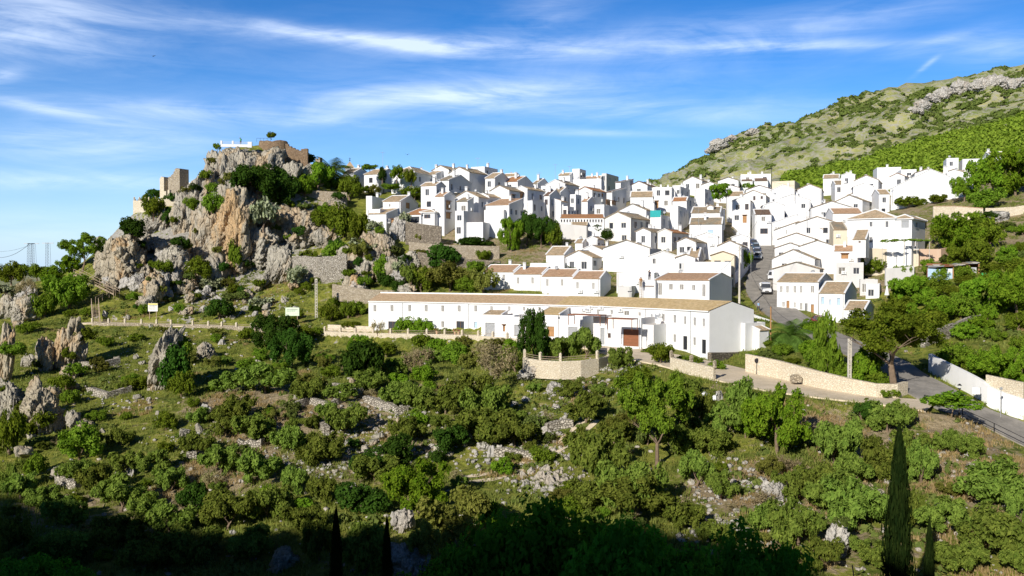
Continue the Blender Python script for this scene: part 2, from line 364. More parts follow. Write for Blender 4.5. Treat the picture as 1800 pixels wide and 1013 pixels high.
# ground
def groundm():
    t = NT('ground'); w = t.coord('World'); at_ = t.N('ShaderNodeVertexColor'); at_.layer_name = 'mask'
    sp_ = t.N('ShaderNodeSeparateColor'); t.L(at_.outputs['Color'], sp_.inputs[0]); dirt, rocky, far = sp_.outputs
    fine = t.noise(w, 1.6, 6, .7); med = t.noise(w, .35, 5, .6); big = t.noise(w, .06, 4)
    g = t.mix(t.ramp(med, [(.38, 0), (.62, 1)]), (.085, .12, .014), (.26, .27, .04))
    g = t.mix(t.math('MULTIPLY', t.ramp(fine, [(.45, 0), (.7, 1)]), .6), g, (.34, .30, .08))
    g = t.mix(t.ramp(t.noise(w, .9, 4), [(.25, .8), (.42, 0)]), g, (.05, .07, .018))
    d = t.mix(t.ramp(fine, [(.35, 0), (.7, 1)]), (.235, .18, .105), (.42, .34, .22))
    dm = t.math('ADD', dirt, t.math('MULTIPLY', t.math('SUBTRACT', med, .5), 1.5)); dm = t.math('ADD', dm, t.math('MULTIPLY', t.math('SUBTRACT', fine, .5), .8))
    c = t.mix(t.ramp(dm, [(.42, 0), (.62, 1)]), g, d)
    r = t.mix(t.ramp(fine, [(.35, 0), (.65, 1)]), (.24, .225, .2), (.46, .43, .38))
    stn = t.vor(w, 1.1, 'F1'); rm = t.math('ADD', rocky, t.math('MULTIPLY', t.math('SUBTRACT', t.noise(w, .7, 5, .65), .5), 1.9))
    c = t.mix(t.ramp(rm, [(.52, 0), (.6, 1)]), c, r)
    # mountain: pale dry grass, scree and outcrops at a larger scale
    f1 = t.noise(w, .035, 6, .65); f2 = t.noise(t.coord('World', (1, 1, 2.5)), .15, 8, .72); f3 = t.noise(w, .012, 3)
    m = t.mix(t.ramp(f1, [(.4, 0), (.62, 1)]), (.17, .215, .05), (.37, .355, .13))
    m = t.mix(t.ramp(t.noise(w, .3, 6, .75), [(.5, 0), (.6, .7)]), m, (.40, .37, .31))
    m = t.mix(t.ramp(f2, [(.53, 0), (.6, .85)]), m, (.35, .335, .29))
    m = t.mix(t.ramp(t.noise(w, .16, 5, .7), [(.33, .8), (.42, 0)]), m, (.10, .13, .05))
    m = t.mix(t.ramp(t.vor(t.coord('World', (1, 1, 2)), .11, 'DISTANCE_TO_EDGE'), [(.02, .55), (.09, 0)]), m, (.36, .34, .30)); t.col(t.mix(far, c, m))
    t.bump(t.math('ADD', fine, t.math('MULTIPLY', t.noise(w, .6, 6, .7), 1.2)), .9, .4); M['ground'] = t.mat
groundm()
def asphalt(name, a, b):
    t = NT(name); w = t.coord('World'); c = t.mix(t.ramp(t.noise(w, .5, 6, .7), [(.35, 0), (.65, 1)]), a, b)
    c = t.mix(t.ramp(t.noise(w, 4, 4, .7), [(.3, .3), (.5, 0)]), c, tuple(x * .6 for x in a)); t.col(c); t.bump(t.noise(w, 14, 3), .2, .02); M[name] = t.mat
asphalt('asphalt', (.22, .205, .185), (.34, .315, .28)); asphalt('dusty', (.56, .47, .34), (.72, .61, .46)); asphalt('concrete', (.42, .38, .32), (.55, .50, .43))
def foliage(name, c, c2, var=.35, trans=.35, hue=.03):
    t = NT(name); oi = t.N('ShaderNodeObjectInfo'); w = t.coord('World')
    ge = t.N('ShaderNodeNewGeometry')
    v = t.math('ADD', t.math('MULTIPLY', ge.outputs['Random Per Island'], .65), t.math('MULTIPLY', oi.outputs['Random'], .35))
    v = t.math('ADD', v, t.math('MULTIPLY', t.math('SUBTRACT', t.noise(w, 1.1, 3), .5), 1.2), True)
    base = t.mix(v, c, c2)
    hs = t.N('ShaderNodeHueSaturation'); t.L(base, hs.inputs['Color'])
    t.L(t.math('ADD', .5 - hue / 2, t.math('MULTIPLY', oi.outputs['Random'], hue)), hs.inputs['Hue'])
    t.L(t.math('ADD', 1 - var / 2, t.math('MULTIPLY', oi.outputs['Random'], var)), hs.inputs['Value'])
    d = t.N('ShaderNodeBsdfDiffuse'); tr = t.N('ShaderNodeBsdfTranslucent'); mx = t.N('ShaderNodeMixShader'); mx.inputs[0].default_value = trans
    t.L(hs.outputs[0], d.inputs[0])
    tc = t.mix(1.0, hs.outputs[0], (1.15, 1.15, .55), 'MULTIPLY'); t.L(tc, tr.inputs[0])
    t.L(d.outputs[0], mx.inputs[1]); t.L(tr.outputs[0], mx.inputs[2]); t.L(mx.outputs[0], t.n['Material Output'].inputs[0]); M[name] = t.mat
foliage('leaf_olive', (.095, .15, .022), (.25, .31, .055), .4, hue=.05)
foliage('leaf_green', (.085, .15, .013), (.23, .305, .03), .4, hue=.05)
foliage('leaf_bright', (.09, .20, .012), (.25, .37, .03), .25)
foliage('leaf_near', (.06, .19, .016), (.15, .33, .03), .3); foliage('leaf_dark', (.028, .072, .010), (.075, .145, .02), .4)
foliage('leaf_brown', (.12, .14, .025), (.27, .27, .06), .3)
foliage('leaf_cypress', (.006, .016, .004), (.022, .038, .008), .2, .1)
foliage('leaf_scrub', (.065, .10, .02), (.15, .18, .045), .5, .2)
foliage('leaf_wood', (.11, .17, .018), (.27, .335, .04), .45)
foliage('leaf_scrub2', (.08, .12, .025), (.20, .23, .06), .3, .3); foliage('leaf_palm', (.08, .14, .02), (.16, .25, .05), .2)
foliage('leaf_cactus', (.17, .21, .10), (.36, .38, .24), .2, .1)
foliage('leaf_dry', (.26, .22, .12), (.42, .36, .2), .2, .3)
foliage('grass_blade', (.14, .19, .03), (.34, .36, .10), .0, .4)
foliage('straw_blade', (.34, .25, .12), (.52, .40, .2), .0, .4)
foliage('vine_leaf', (.13, .25, .02), (.27, .4, .06), .2)
simple('bark', (.20, .145, .10), sc=6, var=.35); simple('bark_pale', (.36, .30, .24), sc=6, var=.3)
simple('glass_dark', (.05, .055, .065), .25, spec=.5); simple('shutter', (.13, .115, .09), .7); simple('frame_white', (.75, .74, .72)); simple('frame_brown', (.2, .1, .05))
simple('wood_brown', (.36, .2, .09), .6, var=.25, sc=1.5); simple('wood_grey', (.36, .28, .2), .8, var=.3); simple('door_rust', (.25, .10, .05), .6, var=.1)
simple('metal_grey', (.4, .41, .42), .5, .3); simple('door_grey', (.33, .34, .35), .6); simple('iron', (.04, .04, .045), .5, .5); simple('blue_paint', (.12, .22, .42), .6)
simple('blue_pale', (.38, .52, .66), .6); simple('teal', (.02, .36, .36), .5); simple('red_paint', (.4, .08, .05), .6); simple('green_paint', (.06, .38, .12), .5); simple('yellow_paint', (.7, .6, .1), .6)
simple('ac_white', (.78, .78, .76), .5); simple('sign_white', (.8, .79, .72), .6); simple('sign_text', (.25, .25, .25), .7); simple('concrete_post', (.55, .51, .44), .9, var=.2)
simple('car_white', (.8, .8, .8), .2, spec=.6, var=.02); simple('car_blue', (.04, .08, .22), .2, .2, .02, spec=.6); simple('car_teal', (.06, .16, .28), .2, .2, .02, spec=.6); simple('car_silver', (.45, .5, .56), .25, .5, .02, spec=.6); simple('car_red', (.22, .02, .02), .2, .1, .02, spec=.6)
simple('tyre', (.03, .03, .03), .9); simple('lamp_glass', (.75, .75, .72), .1, spec=.8); simple('skin', (.5, .3, .2), .6); simple('cloth_blue', (.25, .42, .62)); simple('cloth_dark', (.06, .06, .08)); simple('cloth_red', (.5, .08, .06)); simple('cloth_pale', (.6, .58, .52)); simple('hair', (.05, .03, .02))
simple('flower_white', (.8, .78, .7)); simple('flower_pink', (.65, .16, .25))
# ---------------------------------------------------------------- terrain mesh
def blob(list_, x, y):
    r = np.zeros_like(x)
    for (u, v, rad, s) in list_:
        p = at(u, v); r = np.maximum(r, s * np.exp(-(((x - p[0]) ** 2 + (y - p[1]) ** 2) / rad ** 2)))
    return r
def make_ground():
    ny, nx = GX.shape; z = HG.ravel()
    V = np.stack([_gx, _gy, z], 1); idx = np.arange(nx * ny).reshape(ny, nx)
    Fq = np.stack([idx[:-1, :-1], idx[:-1, 1:], idx[1:, 1:], idx[1:, :-1]], -1).reshape(-1, 4)
    me = np_mesh('ground', V, Fq, [M['ground']], smooth=True)
    gy_, gx_ = np.gradient(HG, YS, XS); slope = np.hypot(gx_, gy_).ravel()
    dist = np.hypot(_gx, _gy)
    dirt = .24 + blob([(430,700,8,.65),(480,740,8,.7),(600,720,8,.6),(400,830,7,.7),(300,880,6,.5),(700,690,5,.5),(560,640,5,.3),(1340,860,6,.7),(1400,740,5,.55),(1250,860,5,.5),(1550,790,6,.6),(1700,770,5,.65),(1640,830,6,.55),(1780,860,6,.6),(1450,950,5,.6),(1010,690,4,.3),(1100,640,4,.35),(130,880,5,.4),(60,900,5,.4),(720,780,5,.5),(600,830,5,.45),(1750,820,5,.6),(1290,700,4,.3),(1380,905,5,.6),(1500,870,5,.5)], _gx, _gy)
    rocky = np.clip((slope - .55) * .9, 0, .75) + blob([(420,400,14,.55),(340,430,13,.5),(500,420,14,.45),(220,460,10,.45),(640,470,12,.4),(430,480,12,.45)], _gx, _gy) + blob([(350,540,9,.3),(330,760,4,.3),(960,740,7,.35),(930,800,5,.4),(200,640,6,.3),(300,500,10,.25),(480,540,8,.25)], _gx, _gy)
    rocky = np.where(dist > 330, 0, rocky) + .1
    far = sstep(285, 340, dist) * ((_gy > 250))
    dirt = np.where(((_gx - 60) / 80) ** 2 + ((_gy - 215) / 55) ** 2 < 1, .6, dirt)
    ca = me.color_attributes.new('mask', 'FLOAT_COLOR', 'POINT')
    ca.data.foreach_set('color', np.stack([dirt, rocky, far, np.ones_like(far)], 1).astype(np.float32).ravel())
    tag(link(bpy.data.objects.new('ground', me)), kind='structure')
make_ground()
def road_mesh(name, key, mat, w=None, dz=.0):
    L, W = ROADS[key]; W = w or W
    b = MB(); prev = None
    for i in range(len(L)):
        t = L[min(i + 1, len(L) - 1)] - L[max(i - 1, 0)]; n = np.array([-t[1], t[0]]); n = n / (np.linalg.norm(n) + 1e-9) * W / 2
        row = [(L[i, 0] + n[0] * k, L[i, 1] + n[1] * k, L[i, 2] + dz) for k in (1, 0, -1)]
        lo = [(row[0][0], row[0][1], row[0][2] - 1), (row[2][0], row[2][1], row[2][2] - 1)]
        if prev:
            b.face([prev[0][0], prev[0][1], row[1], row[0]]); b.face([prev[0][1], prev[0][2], row[2], row[1]])
            b.face([prev[0][0], row[0], lo[0], prev[1][0]]); b.face([prev[0][2], prev[1][1], lo[1], row[2]])
        prev = (row, lo)
    o = b.build(name, mat); tag(o, kind='structure'); return o
road_mesh('street', 'street', M['asphalt']); road_mesh('lane', 'lane', M['dusty'], dz=.006); road_mesh('path', 'terrace_path', M['dusty'], dz=.012)
def track():
    b = MB()
    for off in (-.75, .75):
        pts = smooth_line([at(u, v) for u, v in ((1040, 738), (1010, 765), (985, 785), (950, 805), (905, 826), (860, 838), (800, 845))], 1.0); prev = None
        for i in range(len(pts)):
            t = pts[min(i + 1, len(pts) - 1)] - pts[max(i - 1, 0)]; n = np.array([-t[1], t[0]]); n /= np.linalg.norm(n) + 1e-9; w = .32 + .1 * math.sin(i * 1.7)
            row = [(lambda x, y: (x, y, H(x, y) + .05))(pts[i, 0] + n[0] * (off + s * w), pts[i, 1] + n[1] * (off + s * w)) for s in (1, -1)]
            if prev: b.face([prev[0], prev[1], row[1], row[0]])
            prev = row
    tag(b.build('dirt_track', M['dusty']), kind='structure')
track()
def offset_line(key, off, i0=0, i1=None):
    L, W = ROADS[key]; i1 = i1 or len(L); out = []
    for i in range(i0, i1):
        t = L[min(i + 1, len(L) - 1)] - L[max(i - 1, 0)]; n = np.array([-t[1], t[0]]); n /= np.linalg.norm(n) + 1e-9
        out.append((L[i, 0] + n[0] * off, L[i, 1] + n[1] * off, L[i, 2]))
    return np.array(out)
def near_idx(key, u):
    L, _ = ROADS[key]; us = [proj(*p)[0] for p in L]; return int(np.argmin([abs(a - u) for a in us]))

# ---------------------------------------------------------------- walls
def wall(name, pts, h, th, mat, label, cat='wall', base=2.5, cope=None, group=None, jag=0, seed=0, posts=None, rails=True, post_mat=None, post_h=.75, post_w=.32, rail_mat=None):
    """pts: world points (x,y,ztop-of-ground); wall stands h above, runs base below"""
    pts = [np.array(p, float) for p in pts]; r = random.Random(seed + 11)
    root = empty(name, pts[len(pts) // 2])
    tag(root, label, cat, group)
    o0 = pts[len(pts) // 2]; b = MB(); prev = None; c = MB(); pc = None
    for i, p in enumerate(pts):
        t = pts[min(i + 1, len(pts) - 1)] - pts[max(i - 1, 0)]; n = np.array([-t[1], t[0], 0]); n /= np.linalg.norm(n) + 1e-9
        q = p - o0; zt = q[2] + h + r.uniform(-jag, jag)
        row = [(q + n * th / 2), (q - n * th / 2)]
        row = [(row[0][0], row[0][1], zt), (row[1][0], row[1][1], zt), (row[1][0], row[1][1], q[2] - base), (row[0][0], row[0][1], q[2] - base)]
        if prev:
            for k in range(4): b.face([prev[k], row[k], row[(k + 1) % 4], prev[(k + 1) % 4]][::-1])
        else: b.face(row)
        if cope:
            m = n * (th / 2 + .06); rc = [(q[0] + m[0], q[1] + m[1], zt + .003), (q[0] - m[0], q[1] - m[1], zt + .003), (q[0] - m[0], q[1] - m[1], zt + .12), (q[0] + m[0], q[1] + m[1], zt + .12)]
            if pc:
                for k in range(4): c.face([pc[k], rc[k], rc[(k + 1) % 4], pc[(k + 1) % 4]])
            else: c.face(rc)
            pc = rc
        prev = row
    b.face(prev[::-1]); b.build('stonework' if 'stone' in mat.name or 'dry' in mat.name else 'masonry', mat, root)
    if cope: c.face(pc[::-1]); c.build('coping', cope, root)
    if posts:
        acc = 0; last = None; tops = []
        pm = None
        for i, p in enumerate(pts):
            if last is not None: acc += np.linalg.norm((p - last)[:2])
            if last is None or acc >= posts:
                acc = 0; q = p - o0; q = np.array([q[0], q[1], q[2] + h])
                if pm is None:
                    pb = MB(); w = post_w / 2; pb.box(-w, w, -w, w, -.1, post_h); 
                    for a_, b_ in (((-w, -w), (w, -w)), ((w, -w), (w, w)), ((w, w), (-w, w)), ((-w, w), (-w, -w))):
                        pb.face([(*a_, post_h), (*b_, post_h), (0, 0, post_h + .18)])
                    pm = pb.mesh('post', [post_mat or M['stone_pale']])
                o = link(bpy.data.objects.new('post', pm), root); o.location = tuple(q); t = pts[min(i + 1, len(pts) - 1)] - pts[max(i - 1, 0)]; o.rotation_euler.z = math.atan2(t[1], t[0])
                tops.append(q)
            last = p
        if rails:
            rb = MB()
            for a_, b_ in zip(tops[:-1], tops[1:]):
                for zz in (.22, .5): rb.cyl(a_ + [0, 0, zz], b_ + [0, 0, zz], .035, .035, 5)
            rb.build('rail', rail_mat or M['wood_grey'], root)
    return root
def gl(*uv, h=0): # ground line from pixel points (dense)
    L = []
    for i in range(len(uv) - 1):
        a = at(*uv[i]) if len(uv[i]) == 2 else P(*uv[i]); b = at(*uv[i + 1]) if len(uv[i + 1]) == 2 else P(*uv[i + 1])
        n = max(2, int(np.linalg.norm((b - a)[:2]) / 1.5))
        for k in range(n + (i == len(uv) - 2)):
            t = k / n; p = a * (1 - t) + b * t
            L.append(p)
    return L
def gline(*uv): return [np.array([p[0], p[1], H(p[0], p[1])]) for p in gl(*uv)]
# parapet along the terrace path (outer, valley side), and further walls
i_a, i_b = near_idx('terrace_path', 1010), near_idx('terrace_path', 545)
wall('parapet_wall', offset_line('terrace_path', 2.5, i_b - 0 if i_b < i_a else i_a, max(i_a, i_b)), .35, .45, M['stone_pale'], 'long curved pale stone parapet with squat posts in front of the long white row', base=2.6, posts=2.6)
i_c = near_idx('terrace_path', 330)
lo, hi = sorted((i_b, i_c)); wall('parapet_wall', offset_line('terrace_path', 2.5, lo + 3, hi), .3, .4, M['stone_wall'], 'stone parapet with posts and rails left of the two dark fig trees', base=1.6, posts=2.4)
i_d = near_idx('terrace_path', 170); lo, hi = sorted((i_c, i_d))
wall('parapet_wall', offset_line('terrace_path', 2.5, lo + 1, hi), .3, .4, M['stone_wall'], 'leftmost stretch of railed stone parapet, under the yellow topped notice board', base=1.3, posts=2.3)
wall('retaining_wall', offset_line('terrace_path', -2.9, near_idx('terrace_path', 640), near_idx('terrace_path', 545)) if near_idx('terrace_path', 640) < near_idx('terrace_path', 545) else offset_line('terrace_path', -2.9, near_idx('terrace_path', 545), near_idx('terrace_path', 640)), 1.1, .5, M['stone_pale'], 'low pale stone wall on the uphill side of the path by the left end of the long row')
wall('bastion_wall', [P(922,647,118.5), P(926,649,116.5), P(950,653,114.5), P(985,655,113.5), P(1020,654,113.5), P(1050,650,115), P(1070,645,118)], 1.45, .5, M['stone_pale'], 'curved pale stone bastion with pointed posts under the leafy trees', base=.9, posts=2.7, post_h=.95)
wall('parapet_wall', gl((1180,646,112.5),(1215,655,109.5),(1256,665,106.5)), 1.3, .45, M['stone_pale'], 'short stone parapet with three brown posts below the corner of the long row', base=1.5, posts=3.4, post_mat=M['stone_wall'], rails=False)
wall('parapet_wall', gl((1085,642,120),(1120,645,117.5),(1165,650,114)), .7, .4, M['stone_pale'], 'low broken stone edge wall between the bastion and the three brown posts', base=1.5)
wall('garden_wall', gl((1312,651,113),(1370,664,109.5),(1440,684,104.5),(1500,699,101),(1540,707,99.5),(1575,708,99.5),(1592,703,101)), 2.1, .5, M['stone_pale'], 'long pale stone wall holding the tree bank above the dusty lane', base=1.5)
wall('kerb_wall', gl((1592,699,101.5),(1570,684,105),(1545,672,108.5),(1512,655,113)), .55, .4, M['wall_white'], 'low white kerb wall beside the trunk of the big tree', base=1)
L2 = offset_line('street', 4.4, near_idx('street', 1572), len(ROADS['street'][0]))
if proj(*L2[5])[0] < proj(*ROADS['street'][0][near_idx('street', 1600) + 5])[0]: L2 = offset_line('street', -4.4, near_idx('street', 1600), len(ROADS['street'][0]))
wall('white_wall', L2, 2.1, .45, M['wall_clean'], 'tall white wall along the right side of the road beyond the big tree', base=1.5)
wall('street_wall', gl((1283,497,170),(1300,478,178),(1312,462,187),(1318,450,194)), 1.0, .35, M['wall_clean'], 'low white wall beside the blue cars in the street', base=3)
wall('yard_wall', gl((1310,560,150),(1330,569,146),(1356,578,143)), 1.3, .35, M['wall_clean'], 'white wall between the long row and the street', base=3)
wall('retaining_wall', gl((1247,648,121.3),(1282,647,125.5),(1313,645,130)), 2.2, .6, M['stone_dark'], 'dark rubble base under the right gable of the long row', base=3)
# crag and town retaining walls
wall('retaining_wall', gl((714,418,199),(745,423,197),(776,427,196)), 3.6, .6, M['stone_dark'], 'tall dark stone wall under the terrace with the brown awning', base=1.5)
wall('retaining_wall', gl((720,440,193),(760,444,191),(800,446,190),(878,448,189)), 1.8, .6, M['stone_wall'], 'brown stone wall below the vine covered fence', base=2)
wall('retaining_wall', gl((735,462,189),(800,474,186),(880,478,184)), 2.3, .6, M['stone_dark'], 'lower dark stone wall above the left end of the four stepped houses', base=3)
wall('retaining_wall', gl((515,464,192),(560,466,190),(610,461,189)), 1.7, .6, M['dry_stone'], 'grey dry stone wall crossing the crag above the ladder shaped post', base=5, jag=.2)
wall('retaining_wall', gl((585,510,178),(650,520,176),(720,522,175)), 1.2, .6, M['stone_wall'], 'low stone wall above the roof of the long row at its left end', base=2)
wall('retaining_wall', gl((500,345,222),(560,347,222),(610,350,222)), 1.6, .5, M['stone_wall'], 'earthy stone wall below the palm on the crag shoulder', base=2)
wall('retaining_wall', gl((983,422,203),(1010,425,202),(1032,427,200)), 3.8, .5, M['wall_grey'], 'plain grey wall right of the dark tree clump', base=2)
wall('garden_wall', gl((1640,384,196),(1680,384,195),(1728,388,192)), 2.6, .5, M['stone_pale'], 'pale stone garden wall with tiled coping behind the hip roofed house', base=2, cope=M['roof_red'])
wall('garden_wall', gl((1732,389,190),(1765,390,188),(1830,380,186)), 2.8, .5, M['stone_pale'], 'rough pale stone wall with boulders at the right edge above the grass', base=2, jag=.25)
wall('retaining_wall', gl((1520,466,172),(1560,467,172),(1614,468,171)), 3.2, .5, M['wall_beige'], 'stained beige wall under the vine pergola', base=2, cope=M['wall_white'])
wall('retaining_wall', gl((1616,468,171),(1652,468,171),(1678,462,176)), 3.3, .5, M['wall_pink'], 'pink brick wall corner right of the stained beige wall', base=2)
wall('garden_wall', gl((1556,488,164),(1580,487,164),(1606,484,164)), 1.7, .4, M['wall_grey'], 'low grey wall beside the round olive behind the tiled houses', base=1.5)
wall('dry_wall', gl((1622,600,121),(1660,585,125),(1700,570,129),(1745,558,133)), .9, .6, M['dry_stone'], 'sloping dry stone wall climbing right through the grass bank', base=1, jag=.12)
wall('stone_wall', gl((1734,690,99.5),(1765,697,98),(1800,705,96)), 2.0, .4, M['stone_pale'], 'stone faced wall piece behind the white wall at the right edge', base=1)
# dry stone terrace walls among the olives
for k, (pts, lab) in enumerate([
    ([(585,684),(612,690),(636,694)], 'short dry stone terrace wall just under the dark bushy tree below the parapet'),
    ([(520,718),(545,710),(580,716),(603,706)], 'crooked dry stone terrace wall on the dirt slope left of centre'),
    ([(643,706),(672,718),(700,728),(716,724)], 'curved dry stone terrace wall in the middle of the olive slope'),
    ([(560,745),(575,765)], 'stub of dry stone wall going downhill in the dirt'),
    ([(420,787),(440,786),(462,787)], 'low pale stone line between the olives left of centre'),
    ([(328,808),(345,806)], 'tiny stone wall at the edge of the lower dirt patch'),
    ([(102,848),(120,856),(138,860)], 'small curved stone wall under a pale boulder at lower left'),
    ([(870,800),(905,803),(940,806)], 'dry stone edge left of the two wheel tracks'),
    ([(960,760),(985,752),(1008,750)], 'stone edge above the two wheel tracks'),
    ([(120,640),(170,648),(210,640)], 'dry stone wall between the pinnacles at the left'),
    ([(150,690),(190,700),(230,690)], 'broken stone line on the grass at the left')]):
    wall('terrace_wall', gline(*pts), .85, .7, M['dry_stone'], lab, base=.8, jag=.22, seed=k, group='dry stone terrace walls on the slope')
# ---------------------------------------------------------------- houses
_wc = {}
def win_mesh(w, h, kind):
    key = (round(w, 1), round(h, 1), kind)
    if key in _wc: return _wc[key]
    w, h, k = key; b = MB(); f = .06
    mats = {'w': ('glass_dark', 'frame_white'), 's': ('shutter', 'frame_white'), 'b': ('glass_dark', 'frame_brown'), 'o': ('wood_brown', 'frame_brown'), 'd': ('wood_brown', 'frame_brown'),
            'g': ('door_grey', 'metal_grey'), 'r': ('door_rust', 'frame_brown'), 'u': ('blue_paint', 'frame_white'), 'p': ('blue_pale', 'metal_grey'), 'k': ('glass_dark', 'iron')}[k]
    b.box(-w / 2, w / 2, -.0, .03, -h / 2, h / 2, 0)
    if k in 'wsbokup' and h < 1.8: b.box(-w / 2 - .08, w / 2 + .08, -.25, -.002, -h / 2 - .07, -h / 2 - .002, 2)
    if k in 'o': b.box(-w / 2 - .15, w / 2 + .15, -.5, -.0, h / 2 + .03, h / 2 + .12, 1)
    for x0, x1, z0, z1 in ((-w / 2, -w / 2 + f, -h / 2, h / 2), (w / 2 - f, w / 2, -h / 2, h / 2), (-w / 2 + f, w / 2 - f, -h / 2, -h / 2 + f), (-w / 2 + f, w / 2 - f, h / 2 - f, h / 2)): b.box(x0, x1, -.05, -.001, z0, z1, 1)
    if k in 'wbsku' and w < 2.4: b.box(-.025, .025, -.045, -.001, -h / 2 + f, h / 2 - f, 1)
    if k in 'gr':
        for i in range(1, 5): b.box(-w / 2 + f, w / 2 - f, -.02, -.001, -h / 2 + h * i / 5 - .02, -h / 2 + h * i / 5 + .02, 1)
    if k in 'sk':
        for i in range(1, 5): b.box(-w / 2 + w * i / 5 - .012, -w / 2 + w * i / 5 + .012, -.13, -.11, -h / 2 + .03, h / 2 - .03, 1)
    _wc[key] = b.mesh('window', [M[m] for m in mats] + [M['wall_clean']]); return _wc[key]
def holed(b, O, ux, W, z0, z1, holes, mi=0, depth=.2):
    """vertical wall rectangle from O along ux with recessed rectangular openings (x0,x1,z0,z1)"""
    O = Vector(O); ux = Vector(ux).normalized(); n = Vector((ux.y, -ux.x, 0))
    holes = [(max(.02, a), min(W - .02, c), max(z0 + .02, d), min(z1 - .02, e)) for a, c, d, e in holes if a < W - .1 and c > .1 and d < z1 - .1 and e > z0 + .1]
    xs = sorted({0, W, *[h_[0] for h_ in holes], *[h_[1] for h_ in holes]}); zs = sorted({z0, z1, *[h_[2] for h_ in holes], *[h_[3] for h_ in holes]})
    pt = lambda x, z, d=0: O + ux * x - n * d + Vector((0, 0, z))
    for i in range(len(xs) - 1):
        for j in range(len(zs) - 1):
            xm = (xs[i] + xs[i + 1]) / 2; zm = (zs[j] + zs[j + 1]) / 2
            if any(h_[0] < xm < h_[1] and h_[2] < zm < h_[3] for h_ in holes): continue
            b.face([pt(xs[i], zs[j]), pt(xs[i + 1], zs[j]), pt(xs[i + 1], zs[j + 1]), pt(xs[i], zs[j + 1])], mi)
    for a, c, d, e in holes:
        b.face([pt(a, d), pt(c, d), pt(c, d, depth), pt(a, d, depth)], mi); b.face([pt(a, e, depth), pt(c, e, depth), pt(c, e), pt(a, e)], mi)
        b.face([pt(a, d, depth), pt(a, e, depth), pt(a, e), pt(a, d)], mi); b.face([pt(c, d), pt(c, e), pt(c, e, depth), pt(c, d, depth)], mi)
def slab(b, p, th, mi, u0=0):
    p = [Vector(q) for q in p]; W = (p[1] - p[0]).length; Ln = (p[3] - p[0]).length
    n = (p[1] - p[0]).cross(p[3] - p[0]).normalized(); q = [a - n * th for a in p]
    uv = [(u0, 0), (u0 + W, 0), (u0 + W, Ln), (u0, Ln)]
    b.face(p, mi, uv); b.face(q[::-1], 1)
    for i in range(4): b.face([q[i], q[(i + 1) % 4], p[(i + 1) % 4], p[i]], 1 if i != 0 else mi)
def tri(b, p, mi):
    p = [Vector(q) for q in p]; W = (p[1] - p[0]).length; b.face(p, mi, [(0, 0), (W, 0), (W / 2, (p[2] - (p[0] + p[1]) / 2).length)])
def place_window(root, W, H_, kind, loc, rz, name=None):
    nm = name or ('door' if kind in 'drg' and H_ > 1.75 else 'window')
    o = link(bpy.data.objects.new(nm, win_mesh(W, H_, kind)), root); o.location = loc; o.rotation_euler = (0, 0, rz); return o
_chm = None
def chimney(root, x, y, z, s=1.0):
    global _chm
    if _chm is None:
        b = MB(); b.box(-.35, .35, -.3, .3, -1.2, 1.1); b.box(-.42, .42, -.37, .37, 1.1, 1.22); b.box(-.25, -.15, -.25, .25, 1.22, 1.45); b.box(.15, .25, -.25, .25, 1.22, 1.45); b.box(-.42, .42, -.37, .37, 1.45, 1.55)
        _chm = b.mesh('chimney', [M['wall_white']])
    o = link(bpy.data.objects.new('chimney', _chm), root); o.location = (x, y, z); o.scale = (s, s, s); return o
_acm = None
def ac_unit(root, loc, rz):
    global _acm
    if _acm is None:
        b = MB(); b.box(-.42, .42, -.34, -.02, -.3, .3); b.cyl((.1, -.345, 0), (.1, -.36, 0), .22, .22, 10, 1); b.box(-.42, -.38, -.34, 0, -.42, -.3, 1); b.box(.38, .42, -.34, 0, -.42, -.3, 1)
        _acm = b.mesh('air_conditioner', [M['ac_white'], M['metal_grey']])
    o = link(bpy.data.objects.new('air_conditioner', _acm), root); o.location = loc; o.rotation_euler = (0, 0, rz)
HOUSES = []
